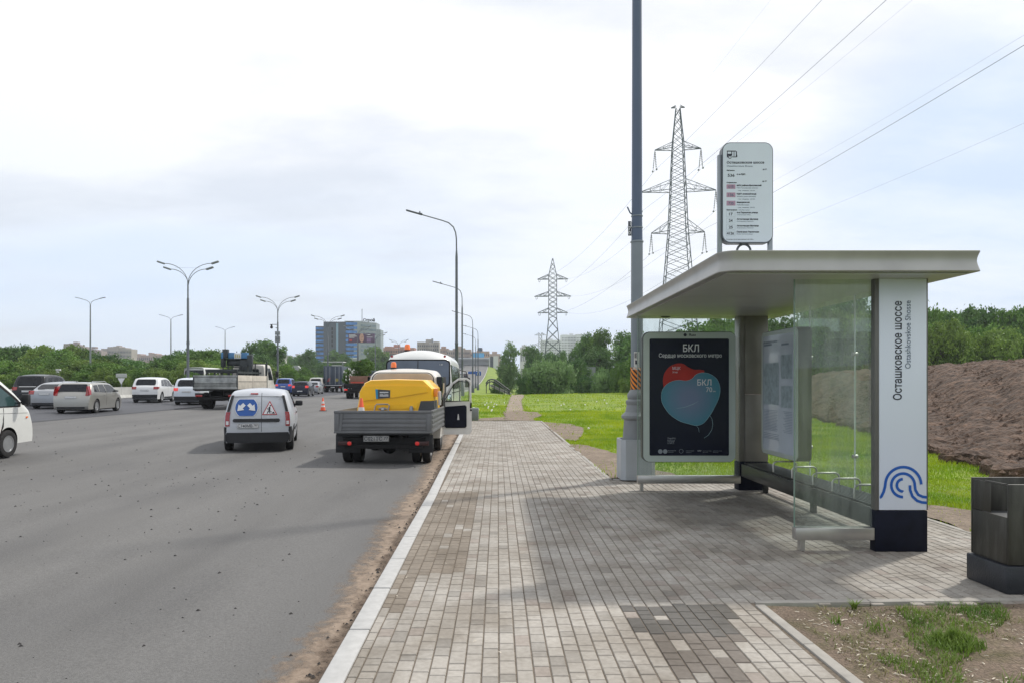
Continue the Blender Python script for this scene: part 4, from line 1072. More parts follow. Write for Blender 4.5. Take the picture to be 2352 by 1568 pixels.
class Loft:
    """car body: a top profile swept across with tumblehome, rounded shoulders and bowed ends"""
    def __init__(s, L, W_, prof, belt=.92, zb=.22, tumble=.17, taper=.10, bow=.10, crown=.03, rad=.09, sillin=.04):
        s.L, s.hw0, s.belt, s.zb, s.tumble, s.taper, s.bow, s.crown, s.rad, s.sillin = L, W_/2, belt, zb, tumble, taper, bow, crown, rad, sillin
        s.H = max(z for _, z in prof)
        P = [Vector(p) for p in prof]; out = []
        for i in range(len(P)-1):
            p0, p1, p2, p3 = P[max(0, i-1)], P[i], P[i+1], P[min(len(P)-1, i+2)]
            k = max(2, int((p2-p1).length/.16))
            for j in range(k):
                t = j/k
                c = .5*((2*p1)+(-p0+p2)*t+(2*p0-5*p1+4*p2-p3)*t*t+(-p0+3*p1-3*p2+p3)*t**3)
                out.append(c*.7+(p1+(p2-p1)*t)*.3)
        out.append(P[-1]); s.path = out
    def hw(s, z):
        if z <= s.belt:
            t = (z-s.zb)/(s.belt-s.zb); t = max(0, min(1, t)); return s.hw0-s.sillin*(1-t)**2-.012*max(0, t-.75)*4
        t = (z-s.belt)/(s.H-s.belt); return s.hw0-.012-s.tumble*t**1.15
    def tp(s, y):
        a = max(0, 1-y/.9); b = max(0, 1-(s.L-y)/1.1); return 1-s.taper*(a**2.2)-s.taper*1.25*(b**2)
    def bowy(s, x, y):
        q = (abs(x)/s.hw0)**2.6*s.bow
        return y+q*max(0, 1-y/.6)-q*1.6*max(0, 1-(s.L-y)/.8)
    def sec(s, y, zt):
        r = min(s.rad, max(.004, (zt-s.zb)*.45)); t = s.tp(y); pts = []
        xe = s.hw(zt-r)*t
        for i in range(6):
            u = i/5; pts.append(((xe-r)*u, zt-s.crown*u*u*min(1, (zt-s.zb)*2)))
        z0 = pts[-1][1]
        for k in (30, 60): pts.append((xe-r+r*math.sin(R(k)), z0-r+r*math.cos(R(k))))
        for i in range(9):
            z = z0-r+(s.zb-(z0-r))*i/8; pts.append((s.hw(z)*t, z))
        full = pts+[(-x, z) for x, z in pts[::-1][:-1]]
        return [(x, s.bowy(x, y), z) for x, z in full]
    def body(s, name, mat, parent, wheels=(), wr=.36, off=.0, dark=m_under):
        bm = bmesh.new(); prev = None
        for p in s.path:
            ring = [bm.verts.new((q[0], q[1]+off, q[2])) for q in s.sec(p.x, max(p.y, s.zb+.02))]
            if prev:
                for i in range(len(ring)): bm.faces.new((prev[i], prev[(i+1) % len(ring)], ring[(i+1) % len(ring)], ring[i]))
            else: bm.faces.new(ring[::-1])
            prev = ring
        bm.faces.new(prev); bmesh.ops.recalc_face_normals(bm, faces=bm.faces)
        me = bpy.data.meshes.new(name); bm.to_mesh(me); bm.free(); me.materials.append(mat); me.materials.append(dark)
        if wheels:
            ob = bpy.data.objects.new('t', me); C.objects.link(ob)
            cb = bmesh.new()
            for wy in wheels:
                for sx in (-1, 1):
                    g = bmesh.ops.create_cone(cb, cap_ends=True, segments=28, radius1=wr, radius2=wr, depth=.36)
                    bmesh.ops.rotate(cb, verts=g['verts'], cent=(0, 0, 0), matrix=Euler((0, R(90), 0)).to_matrix())
                    bmesh.ops.translate(cb, verts=g['verts'], vec=(sx*(s.hw0-.06), wy+off, wr*.90))
            cm = bpy.data.meshes.new('c'); cb.to_mesh(cm); cb.free(); cm.materials.append(mat); cm.materials.append(dark)
            for p in cm.polygons: p.material_index = 1
            co = bpy.data.objects.new('c', cm); C.objects.link(co)
            md = ob.modifiers.new('b', 'BOOLEAN'); md.operation = 'DIFFERENCE'; md.object = co; md.solver = 'EXACT'
            try: md.material_mode = 'TRANSFER'
            except Exception: pass
            dg = bpy.context.evaluated_depsgraph_get(); new = bpy.data.meshes.new_from_object(ob.evaluated_get(dg))
            if len(new.polygons) > 20: me = new
            bpy.data.objects.remove(ob); bpy.data.objects.remove(co)
        me.polygons.foreach_set('use_smooth', [True]*len(me.polygons)); me.set_sharp_from_angle(angle=R(38)); me.name = name
        o = bpy.data.objects.new(name, me); C.objects.link(o); o.parent = parent; return o
    def ry(s, z):                     # y of the rear surface at height z
        best = None
        for a, b in zip(s.path, s.path[1:]):
            if min(a.y, b.y)-1e-6 <= z <= max(a.y, b.y)+1e-6 and a.x < s.L*.45:
                t = 0 if abs(b.y-a.y) < 1e-9 else (z-a.y)/(b.y-a.y); v = a.x+(b.x-a.x)*t
                best = v if best is None else min(best, v)
        return best if best is not None else .0
    def rear(s, name, mat, parent, x0, x1, z0, z1, out=.012, round_=0.0, nx=10, nz=5, top=None, off=0, thick=.02, smooth=35):
        """patch on the rear face; x as a fraction of the half width there when top is 'f'"""
        mb = MB()
        def fn(u, v):
            z = z0+(z1-z0)*v; h = s.hw(z)*s.tp(s.ry(z))
            a, b = (x0*h, x1*h) if top == 'f' else (x0, x1)
            x = a+(b-a)*u
            if round_:
                e = min(v, 1-v)*(z1-z0)
                if e < round_:
                    ins = round_-math.sqrt(max(0, round_**2-(round_-e)**2)); cx = (a+b)/2
                    x = cx+(x-cx)*(1-2*ins/abs(b-a))
            return (x, s.bowy(x, s.ry(z))-out+off, z)
        mb.grid(fn, nx, nz); 
        def fn2(u, v): q = fn(u, v); return (q[0], q[1]+out+thick, q[2])
        # close the rim so that the patch has body
        for (ua, va, ub, vb, n_) in ((0, 0, 1, 0, nx), (1, 0, 1, 1, nz), (1, 1, 0, 1, nx), (0, 1, 0, 0, nz)):
            for i in range(n_):
                t0, t1 = i/n_, (i+1)/n_
                p, q = (ua+(ub-ua)*t0, va+(vb-va)*t0), (ua+(ub-ua)*t1, va+(vb-va)*t1)
                mb.face([fn(*p), fn(*q), fn2(*q), fn2(*p)])
        bmesh.ops.remove_doubles(mb.bm, verts=mb.bm.verts, dist=1e-5)
        return mb.build(name, mat, parent, smooth)
    def side(s, name, mat, parent, poly, sx, out=.008, off=0):
        bm = bmesh.new(); P = []
        n = len(poly)
        for i in range(n):
            a, b = Vector(poly[i]), Vector(poly[(i+1) % n]); k = max(1, int((b-a).length/.12))
            for j in range(k): q = a.lerp(b, j/k); P.append((q.x, q.y))
        def pt(y, z, o): x = s.hw(z)*s.tp(y)+o; return (sx*x, s.bowy(x, y)+off, z)
        A = [bm.verts.new(pt(y, z, out)) for y, z in P]; B = [bm.verts.new(pt(y, z, -.03)) for y, z in P]
        for i in range(len(P)): bm.faces.new((A[i], A[(i+1) % len(P)], B[(i+1) % len(P)], B[i]))
        f = bm.faces.new(A); bmesh.ops.triangulate(bm, faces=[f], quad_method='BEAUTY', ngon_method='BEAUTY')
        bmesh.ops.recalc_face_normals(bm, faces=bm.faces)
        me = bpy.data.meshes.new(name); bm.to_mesh(me); bm.free(); return link(name, me, mat, parent)

_wheel = {}
def wheel(parent, x, y, r=.32, wd=.21, sx=1, plain=False, spokes=5, rimmat=None):
    key = (round(r, 3), round(wd, 3), plain, spokes, sx)
    if key not in _wheel:
        mb = MB(); h = wd/2; k = .62 if not plain else .60
        mb.lathe([(r*k, -h*.85), (r*.80, -h), (r*.95, -h*.9), (r, -h*.6), (r, h*.6), (r*.95, h*.9), (r*.80, h), (r*k, h*.85), (r*k*.97, 0)], seg=32, ax='x')
        ty = mb.mesh('wheel')
        mb = MB(); f = sx*h
        mb.lathe([(r*k*1.0, f*.80), (r*k*1.0, f*.90), (r*k*.90, f*.88), (r*k*.88, f*.45), (r*k*.3, f*.40), (r*.16, f*.75), (.01, f*.80)], seg=28, ax='x')
        if plain:
            for i in range(8):
                a = i*math.pi/4; mb.cyl((f*.35, r*.36*math.cos(a), r*.36*math.sin(a)), (f*.58, r*.36*math.cos(a), r*.36*math.sin(a)), r*.05, seg=8)
        else:
            for i in range(spokes):
                a = 2*math.pi*i/spokes
                mb.box((f*.72, 0, 0), (.02, .001, .001))
                c, s_ = math.cos(a), math.sin(a)
                mb.prism([(r*.08*-s_+c*r*.10, r*.08*c+s_*r*.10), (-r*.08*-s_+c*r*.10, -r*.08*c+s_*r*.10), (-r*.05*-s_+c*r*k*.92, -r*.05*c+s_*r*k*.92), (r*.05*-s_+c*r*k*.92, r*.05*c+s_*r*k*.92)], 'x', f*.62, f*.86)
        _wheel[key] = (ty, mb.mesh('rim'))
    ty, rm = _wheel[key]
    o = link('wheel', ty, m_tyre, parent) if not ty.materials else link('wheel', ty, None, parent)
    o.location = (x, y, r)
    ri = link('rim', rm, rimmat or m_rim, o) if not rm.materials else link('rim', rm, None, o)
    return o
def plate_text(parent, x, z, y, s1, s2=None, wd=.52, h=.112, mat=m_plate):
    mb = MB(); mb.b(x-wd/2, x+wd/2, y, y+.012, z, z+h, .003); p = mb.build('licence_plate', mat, parent)
    mb = MB(); t = .005
    for q in ((x-wd/2+.004, x+wd/2-.004, z+.004, z+.004+t), (x-wd/2+.004, x+wd/2-.004, z+h-.004-t, z+h-.004), (x-wd/2+.004, x-wd/2+.004+t, z+.01, z+h-.01), (x+wd/2-.004-t, x+wd/2-.004, z+.01, z+h-.01), (x+wd/2-.135, x+wd/2-.135+t, z+.01, z+h-.01)):
        mb.b(q[0], q[1], y-.002, y+.001, q[2], q[3])
    mb.build('plate_border', m_ink, p, 0)
    if s1:
        text(s1, h*.88, m_ink, p, face_front(x-wd/2+.018, z+h*.2, y-.002), bold=.0018, width=wd-.17)
        if s2: text(s2, h*.66, m_ink, p, face_front(x+wd/2-.118, z+h*.36, y-.002), bold=.0012, width=.095)
    return p
def mirror(parent, x, y, z, mat, sx, k=1.0):
    mb = MB(); mb.box((x+sx*.12*k, y, z), (.19*k, .10*k, .14*k), .035*k); mb.b(min(x-sx*.08, x+sx*.05), max(x-sx*.08, x+sx*.05), y-.015, y+.03, z-.06*k, z-.01)
    o = mb.build('mirror', mat, parent)
    return o

def make_car(label, X, Y, rz, kind, pm, cat='car', group='cars on the left carriageway', lit=False, L=4.5, W_=1.78, H=1.5, fine=True, skirt=None, rail=False, rear='std', glass=None, zoff=.045, name=None, plate=True, rim=None):
    glass = glass or m_cglass
    car = thing(name or kind, label, cat, (X, Y, road_z(X, Y)+zoff), R(rz), group)
    k = H/1.5
    if kind == 'sedan':
        prof = [(0, .30), (.0, .55), (.02, .80), (.10, 1.0*k), (.42, 1.05*k), (.62, 1.08*k), (1.15, 1.36*k), (1.6, 1.46*k), (2.3, 1.5*k), (2.9, 1.44*k), (3.75, 1.02*k), (L-.45, .88*k), (L-.08, .68), (L, .5), (L-.02, .28)]
        belt = .96*k; win = [(1.15, 1.02), (1.42, 1.33), (1.7, 1.36), (1.72, 1.0)], [(1.78, 1.0), (1.78, 1.385), (2.45, 1.39), (2.5, .98)], [(2.57, .98), (2.53, 1.39), (2.9, 1.33), (3.5, 1.0)]
        rw = (1.10*k, 1.36*k, .80)
    elif kind == 'wagon':
        prof = [(0, .30), (.0, .55), (.03, .82), (.13, 1.02), (.24, 1.15), (.46, 1.42), (.62, 1.47), (1.2, 1.5), (2.2, 1.5), (2.9, 1.43), (3.6, 1.03), (L-.5, .90), (L-.1, .70), (L, .5), (L-.02, .28)]
        belt = .98; win = [(.55, 1.04), (.66, 1.34), (1.10, 1.37), (1.16, 1.02)], [(1.25, 1.02), (1.22, 1.38), (1.85, 1.39), (2.0, .99)], [(2.08, .99), (1.98, 1.39), (2.55, 1.38), (2.85, 1.32), (3.4, 1.01)]
        rw = (1.05, 1.40, .83)
    elif kind == 'hatchback':
        prof = [(0, .30), (.0, .55), (.02, .80), (.08, 1.0), (.2, 1.12), (.42, 1.4*k), (.65, 1.47*k), (1.6, 1.5*k), (2.2, 1.47*k), (2.9, 1.1), (L-.5, .92), (L-.08, .7), (L, .5), (L-.02, .28)]
        belt = .98; win = [(.62, 1.04), (.82, 1.36), (1.32, 1.4), (1.36, 1.02)], [(1.43, 1.02), (1.39, 1.4), (1.9, 1.39), (2.3, 1.28), (2.75, 1.02)]
        rw = (1.08, 1.40*k, .80)
    else:
        prof = [(0, .36), (.0, .62), (.03, .92), (.10, 1.10), (.22, 1.22), (.55, 1.56*k*1.0), (.75, 1.6*k), (1.5, 1.66*k), (2.3, 1.64*k), (2.9, 1.54*k), (3.55, 1.15), (L-.45, 1.02), (L-.08, .82), (L, .55), (L-.02, .34)]
        k2 = 1; belt = 1.06; win = [(.72, 1.14), (.95, 1.46*k), (1.35, 1.50*k), (1.4, 1.12)], [(1.48, 1.12), (1.44, 1.51*k), (2.15, 1.52*k), (2.2, 1.10)], [(2.27, 1.10), (2.23, 1.52*k), (2.75, 1.44*k), (3.35, 1.12)]
        rw = (1.20, 1.52*k, .78)
    wr = .33 if kind != 'suv' else .36
    lo = Loft(L, W_, prof, belt=belt, zb=.20 if kind != 'suv' else .25)
    wy = (.85, L-.92)
    lo.body('body', pm, car, wy, wr+.045)
    lo.rear('rear_window', glass, car, -rw[2], rw[2], rw[0], rw[1], round_=.06, top='f')
    for sx in (1, -1):
        for wn in win: lo.side('side_window', glass, car, wn, sx)
        for y in wy: wheel(car, sx*(W_/2-.12), y, wr, .21, sx, rimmat=rim)
        mirror(car, sx*(W_/2-.1), win[-1][-1][0]-.12, belt+.08, pm, sx)
    lz = (.78, .98) if kind == 'sedan' else (.80, 1.05) if kind == 'wagon' else (.84, 1.06) if kind == 'hatchback' else (.92, 1.10)
    if rear == 'tall': lz = (.86, 1.30)
    for sx in (1, -1):
        lo.rear('tail_light', m_redlit if lit else m_red, car, sx*.66 if rear != 'tall' else sx*.78, sx*.985, lz[0], lz[1], out=.016, nx=5, nz=3, top='f')
        lo.side('tail_light', m_redlit if lit else m_red, car, [(.03, lz[0]+.02), (.02, lz[1]-.01), (.26, lz[1]-.02), (.2, lz[0]+.05)], sx, .01)
    if skirt:
        lo.rear('bumper', m_plast, car, -.99, .99, .28, skirt, out=.02, nz=3, top='f')
        for sx in (1, -1): lo.side('sill', m_plast, car, [(1.35, .27), (1.35, .40), (L-1.4, .40), (L-1.4, .27)], sx, .012)
    else:
        lo.rear('bumper', pm, car, -.97, .97, .34, .58, out=.03, nz=4, top='f', round_=.04)
        lo.rear('bumper_valance', m_plast, car, -.8, .8, .24, .32, out=.012, nz=2, top='f')
    if plate:
        zp = .74 if kind in ('sedan', 'hatchback') else .72 if kind == 'wagon' else .80
        if kind == 'hatchback': zp = .46
        plate_text(car, 0, zp, lo.ry(zp+.05)-.03, None)
    if rear == 'chrome':
        lo.rear('chrome_bar', m_rim, car, -.55, .55, 1.10, 1.14, out=.02, nz=1, top='f')
    if fine:
        for sx in (1, -1):
            for y in ((1.95, 3.0) if L > 4.3 else (1.6, 2.5)):
                mb = MB(); x = sx*(lo.hw(belt-.12)+.01); mb.box((x, y-.2, belt-.12), (.03, .17, .028), .01); mb.build('door_handle', pm, car)
            lo.side('door_gap', m_under, car, [(win[-2][-1][0]+.02, .36), (win[-2][-1][0]+.02, belt-.03), (win[-2][-1][0]+.034, belt-.03), (win[-2][-1][0]+.034, .36)], sx, .002)
    if rail:
        for sx in (1, -1):
            mb = MB(); xr = sx*(W_/2-lo.tumble-.06); mb.tube([(xr, .75, H*.985), (xr, .85, H+.035), (xr, 2.4, H+.035), (xr, 2.6, H*.975)], .018, 6); mb.build('roof_rail', m_plast if rail == 'k' else m_rim, car)
    mb = MB(); mb.tube([(0, .75, H-.02), (0, .62, H+.06)], .012, 5); mb.build('aerial', m_plast, car)
    mb = MB(); mb.b(-W_/2+.2, W_/2-.2, .25, L-.3, .14, .3); mb.build('underbody', m_under, car, 0)
    return car

pw = paint('pearl_white', (.66, .67, .68)); ps = paint('silver_beige', (.36, .355, .33), .55, .35); pg = paint('silver_grey', (.30, .315, .34), .55, .33)
pk = paint('black_paint', (.006, .007, .010)); pwb = paint('white_blue', (.60, .65, .71)); pb = paint('deep_blue', (.012, .055, .26), .25); pn = paint('navy_black', (.005, .008, .026), .1)
pwh = M('commercial_white', (.66, .67, .65), .38, var=.05, scale=2, coat=.4)
make_car('silver estate car with roof rails nearest the fresh asphalt edge', -20.2, 35.0, 8, 'wagon', ps, L=4.52, W_=1.77, H=1.5, rail=True, rear='tall', name='estate_car')
make_car('silver saloon car partly hidden behind the silver estate', -24.1, 39.3, 6, 'sedan', pg, L=4.55, W_=1.78, H=1.46, name='saloon_car')
make_car('dark off-roader with pale roof and chrome tail bar at far left', -27.0, 42.4, 8, 'suv', pk, L=4.65, W_=1.80, H=1.66, rail=True, rear='chrome', name='off_road_car', skirt=.55)
make_car('pearl white crossover standing in front of the concrete barrier', -24.0, 50.3, 9, 'suv', pw, L=4.55, W_=1.85, H=1.58, skirt=.56, name='crossover_car')
make_car('white crossover with lit red tail lamps beside the flatbed lorry', -19.9, 47.3, 7, 'suv', pwb, L=4.3, W_=1.78, H=1.60, lit=True, skirt=.56, name='crossover_car', rail=True)
make_car('bright blue crossover ahead of the crane lorry', -23.35, 80.5, 7, 'suv', pb, L=4.3, W_=1.8, H=1.62, skirt=.5, name='crossover_car', lit=True)
make_car('dark navy hatchback beside the traffic cone and blue crossover', -19.65, 73.5, 4, 'hatchback', pn, L=4.0, W_=1.72, H=1.5, name='hatchback_car', lit=True)
make_car('beige crossover queuing behind the dark hatchback', -23.4, 95, 5, 'suv', paint('beige_paint', (.42, .40, .36), .4), L=4.5, W_=1.85, H=1.72, name='crossover_car', fine=False, rail=True)
make_car('grey saloon just right of the dark hatchback', -21.2, 84, 5, 'sedan', pg, L=4.5, W_=1.75, H=1.48, name='saloon_car', fine=False)
make_car('black car half hidden by the grey box lorry', -24.8, 104, 4, 'suv', pk, L=4.5, W_=1.85, H=1.7, name='crossover_car', fine=False)
for i, (x_, y_, k_, p_, lb) in enumerate(((-18.6, 210, 'suv', pw, 'white car far up the road past the parked bus'), (-13.5, 235, 'suv', pk, 'dark car far up the road past the parked bus'),
        (-20.8, 262, 'sedan', pg, 'grey saloon in the distance below the overpass'), (-12.5, 290, 'suv', pk, 'dark van-like car climbing to the overpass'), (-15.8, 322, 'sedan', pw, 'white saloon climbing the road to the overpass'), (-9.6, 340, 'suv', pw, 'white car on the right lane near the overpass'))):
    make_car(lb, x_, y_, 0, k_, p_, name='distant_car', fine=False, plate=False)

# ---- small white delivery van with works signs -----------------------------
van = thing('delivery_van', 'small white works van with blue arrow disc and roadworks triangle on its rear doors', 'van', (-6.08, 18.75, road_z(-6.1, 19)), R(13.5))
m_vanw = M('van_white', (.44, .465, .51), .38, var=.06, scale=2.5, coat=.5)
vl = Loft(4.45, 1.76, [(0, .30), (0, .62), (.015, .85), (.05, 1.10), (.16, 1.42), (.30, 1.55), (.62, 1.605), (1.3, 1.62), (2.3, 1.61), (2.75, 1.50), (3.45, 1.06), (4.0, .92), (4.35, .74), (4.45, .5), (4.42, .25)], belt=.92, zb=.24, tumble=.23, rad=.13, crown=.05, bow=.09)
vl.body('body', m_vanw, van, (.72, 3.62), .365)
vl.rear('rear_bumper', m_plast, van, -1.0, 1.0, .245, .50, out=.045, nz=4, top='f', round_=.03)
for sx in (1, -1):
    vl.rear('tail_light', m_red, van, sx*.86, sx*.995, .66, 1.02, out=.014, nx=4, nz=4, top='f')
    vl.rear('reversing_lamp', m_clear, van, sx*.885, sx*.97, .70, .79, out=.020, nx=3, nz=2, top='f')
    vl.rear('dark_pillar', m_plast, van, sx*.885, sx*.975, 1.03, 1.44, out=.012, nx=3, nz=5, top='f')
    vl.side('bumper_corner', m_plast, van, [(.0, .26), (.0, .64), (.14, .64), (.34, .40), (.36, .26)], sx, .02)
    vl.side('front_window', m_cglass, van, [(2.15, 1.07), (2.12, 1.48), (2.55, 1.45), (3.12, 1.07)], sx)
    vl.side('door_gap', m_under, van, [(2.05, .36), (2.05, 1.5), (2.065, 1.5), (2.065, .36)], sx, .003)
    vl.side('side_moulding', m_plast, van, [(1.15, .50), (1.15, .56), (3.1, .56), (3.1, .50)], sx, .012)
    for y in (.72, 3.62): wheel(van, sx*.76, y, .32, .20, sx, plain=True)
    mirror(van, sx*.80, 3.02, 1.16, m_plast, sx, 1.1)
    mb = MB(); mb.box((sx*.885, 2.22, .93), (.03, .2, .035), .01); mb.build('door_handle', m_plast, van)
# rear door seams, handle bar, third lamp
vl.rear('door_seam', m_under, van, .085, .095, .52, 1.50, out=.003, nx=1, nz=12)
vl.rear('door_rebate', m_under, van, -.70, .66, 1.405, 1.412, out=.003, nx=12, nz=1)
vl.rear('handle_bar', m_plast, van, -.60, .54, .765, .85, out=.03, nx=10, nz=3, round_=.025)
vl.rear('stop_lamp', m_red, van, -.18, .0, 1.465, 1.495, out=.02, nx=3, nz=1)
plate_text(van, -.235, .615, vl.ry(.66)-.035, 'С740МВ', '797')
def rpt(x, z, out): return (x, vl.bowy(x, vl.ry(z))-out, z)
m_sblue = M('sign_blue', (.012, .09, .36), .4, var=.04); m_sred = M('sign_red', (.42, .02, .03), .4); m_swhite = M('sign_white', (.70, .71, .73), .4, var=.02)
def rear_poly(name, pts, mat, par, out):
    mb = MB(); b_ = mb.bm; A = [b_.verts.new(rpt(x, z, out)) for x, z in pts]; B_ = [b_.verts.new(rpt(x, z, out-.004)) for x, z in pts]
    f = b_.faces.new(A); 
    for i in range(len(pts)): b_.faces.new((A[i], A[(i+1) % len(pts)], B_[(i+1) % len(pts)], B_[i]))
    bmesh.ops.triangulate(b_, faces=[f]); return mb.build(name, mat, par, 0)
def clipc(cx, cz, r, zlo, zhi, n=36): return [(cx+r*math.cos(2*math.pi*i/n), max(zlo, min(zhi, cz+r*math.sin(2*math.pi*i/n)))) for i in range(n)]
def dense(poly, n=4): return [tuple(Vector(poly[i]).lerp(Vector(poly[(i+1) % len(poly)]), j/n)) for i in range(len(poly)) for j in range(n)]
ccx, ccz = -.275, 1.13
dw = rear_poly('arrow_disc', clipc(ccx, ccz, .285, .915, 1.345), m_swhite, van, .012)
rear_poly('disc_field', clipc(ccx, ccz, .268, .922, 1.338), m_sblue, dw, .017)
for sx in (-1, 1):
    def tr(u, v, sx=sx):      # u along the arrow (45 deg down and out), v across
        a = R(-45); x = .05+u*math.cos(a)-v*math.sin(a); z = u*math.sin(a)+v*math.cos(a); return (ccx+sx*x, ccz+.085+z)
    rear_poly('arrow', dense([tr(0, .045), tr(.10, .045), tr(.10, .10), tr(.235, 0), tr(.10, -.10), tr(.10, -.045), tr(0, -.045)], 2), m_swhite, dw, .022)
tw = rear_poly('works_triangle', dense([(.105, .945), (.475, .945), (.29, 1.30)], 6), m_sred, van, .012)
rear_poly('triangle_field', dense([(.140, .966), (.440, .966), (.29, 1.257)], 6), m_swhite, tw, .017)
def wk(pts): return rear_poly('worker_symbol', pts, m_ink, tw, .021)
fig = [[(.262, 1.13), (.283, 1.155), (.302, 1.15), (.308, 1.10), (.295, 1.055), (.268, 1.06)], [(.268, 1.06), (.295, 1.055), (.300, 1.02), (.312, .978), (.290, .978), (.278, 1.02)], [(.262, 1.06), (.283, 1.06), (.262, 1.02), (.240, .978), (.220, .978), (.240, 1.03)],
       [(.262, 1.13), (.275, 1.145), (.255, 1.12), (.236, 1.095), (.228, 1.10)], [(.226, 1.10), (.236, 1.108), (.335, 1.03), (.350, 1.012), (.342, 1.008), (.325, 1.022)], [(.325, .978), (.42, .978), (.385, 1.03), (.352, 1.0)]]
mb = MB()
for pl_ in fig+[[(.307+.018*math.cos(R(a)), 1.180+.018*math.sin(R(a))) for a in range(0, 360, 40)]]:
    mb.face([rpt(x, z, .0212) for x, z in pl_])
mb.build('worker_symbol', m_ink, tw, 0)
text('112', .04, m_ink, van, face_front(.50, 1.33, -.0) @ Matrix.Identity(4)).location = (0, vl.ry(1.34)-.012+.02, 0)

# ---- near flatbed lorry with compressor --------------------------------------
TX, TY = -2.49, 16.05
lorry = thing('flatbed_lorry', 'small flatbed lorry with grey dropside and open passenger door at the kerb', 'lorry', (TX, TY, road_z(TX, TY+1)), R(-.8))
m_bed = M('dropside_grey', (.135, .14, .148), .5, .15, var=.14, scale=3, bump=.08, bscale=30)
m_cab = M('cab_cream', (.60, .57, .52), .42, var=.06, scale=2, coat=.4)
hwb = 1.06
def dropside(name, x0, x1, y0, y1, axis_, par):
    mb = MB(); z0, z1 = .70, 1.19
    if axis_ == 'x':
        mb.b(x0, x1, y0, y1, z0, z1, .004)
        s_ = -1 if y0 < 1 else 1; yo = y0
        for (a, b) in ((1.135, 1.188), (.70, .745)): mb.b(x0-.003, x1+.003, yo-.018, yo-.001, a, b, .005)
        for (a, b) in ((1.02, 1.04), (.925, .99), (.83, .895), (.775, .79)): mb.b(x0+.12, x1-.12, yo-.012, yo-.001, a, b, .004)
        for xx in (x0+.06, x1-.06): mb.b(xx-.05, xx+.05, yo-.014, yo-.001, .75, 1.13, .004)
        mb.prism([(x0+.1, .75), (x0+.16, .75), (x0+.2, 1.13), (x0+.14, 1.13)], 'y', yo-.016, yo-.0145)
    else:
        mb.b(x0, x1, y0, y1, z0, z1, .004); xo = x1 if x1 > 0 else x0; s_ = 1 if x1 > 0 else -1
        for (a, b) in ((1.14, 1.19), (1.02, 1.08), (.92, .98), (.82, .88), (.70, .76)):
            mb.b(min(xo, xo+s_*.014), max(xo, xo+s_*.014), y0+.02, y1-.02, a, b, .004)
    return mb.build(name, m_bed, par)
dropside('tailgate', -hwb, hwb, 0, .03, 'x', lorry)
dropside('side_board', hwb-.03, hwb, .04, 3.05, 'y', lorry); dropside('side_board', -hwb, -hwb+.03, .04, 3.05, 'y', lorry)
mb = MB(); mb.b(-1.02, 1.02, .04, 3.04, .66, .72); mb.b(-1.03, 1.03, 3.03, 3.06, .72, 1.3); mb.build('load_bed', m_plast, lorry)
mb = MB(); mb.b(-.42, -.34, .1, 5.2, .48, .65); mb.b(.34, .42, .1, 5.2, .48, .65); mb.b(-.9, .9, .12, .2, .42, .60, .01); mb.b(-.95, .95, 1.0, 1.06, .5, .66); mb.b(-.85, .85, .08, .14, .36, .44)
mb.cyl((-.5, .9, .34), (.5, .9, .34), .06, seg=10); mb.ball((0, .9, .32), (.16, .16, .15)); mb.build('chassis', m_under, lorry)
for sx in (1, -1):
    mb = MB(); mb.b(sx*.80-.27, sx*.80+.27, .20, .215, .26, .66, .004); mb.build('mud_flap', m_plast, lorry)
    mb = MB(); mb.b(sx*.84-.15, sx*.84+.15, .06, .12, .43, .52, .01); tl_ = mb.build('tail_light', M('dirty_lamp', (.035, .008, .008), .4, var=.3, scale=20), lorry)
    mb = MB(); mb.ball((sx*.74, .056, .475), (.05, .012, .045), 10); mb.build('lamp_lens', M('dim_lens', (.5, .02, .02), .3, var=.1, emit=(1, .05, .03, .12)), tl_)
    wheel(lorry, sx*.89, .72, .34, .19, sx, plain=True); wheel(lorry, sx*.66, .72, .34, .19, sx, plain=True)
    wheel(lorry, sx*.84, 3.72, .33, .19, sx, plain=True)
plate_text(lorry, -.15, .515, .028, 'С021ТС', '77', wd=.56, h=.13, mat=M('muddy_plate', (.30, .30, .29), .6, var=.25, scale=14))
cb = Loft(5.75, 1.98, [(3.12, .40), (3.12, .9), (3.13, 1.5), (3.17, 1.95), (3.30, 2.10), (3.7, 2.17), (4.3, 2.15), (4.62, 2.0), (5.1, 1.35), (5.5, 1.18), (5.72, .95), (5.75, .6), (5.72, .36)], belt=1.2, zb=.36, tumble=.14, taper=0, bow=.0, crown=.05, rad=.14)
cb.taper = .0
cab = cb.body('cab', m_cab, lorry, (), .4)
mb = MB(); 
pts = rrect(-.80, .80, 1.55, 2.03, .16, 6); mb.prism([(x*(1-.10*max(0, z-1.6)), z) for x, z in pts], 'y', 3.085, 3.11); mb.build('back_panel', M('cab_back', (.44, .38, .32), .6, var=.08), lorry)
mb = MB(); mb.tube([(x*(1-.10*max(0, z-1.6)), 3.085, z) for x, z in rrect(-.82, .82, 1.53, 2.05, .17, 6)]+[(.82*.96, 3.085, 1.88)], .012, 5); mb.build('back_seal', m_under, lorry)
for sx in (1, -1):
    mb = MB(); mb.b(sx*.99-.012, sx*.99+.012, 3.9, 4.72, .55, 1.2, .01); 
    if sx < 0: mb.build('door', m_cab, lorry)
    else: mb.bm.free()
    mb = MB(); a = sx*.995
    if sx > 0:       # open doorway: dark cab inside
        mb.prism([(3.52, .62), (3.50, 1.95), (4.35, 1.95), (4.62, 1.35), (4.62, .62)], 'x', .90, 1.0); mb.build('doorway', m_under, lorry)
    else:
        mb.prism([(3.52, 1.3), (3.50, 1.95), (4.35, 1.95), (4.7, 1.35)], 'x', -.995, -.93); mb.build('side_window', m_cglass, lorry)
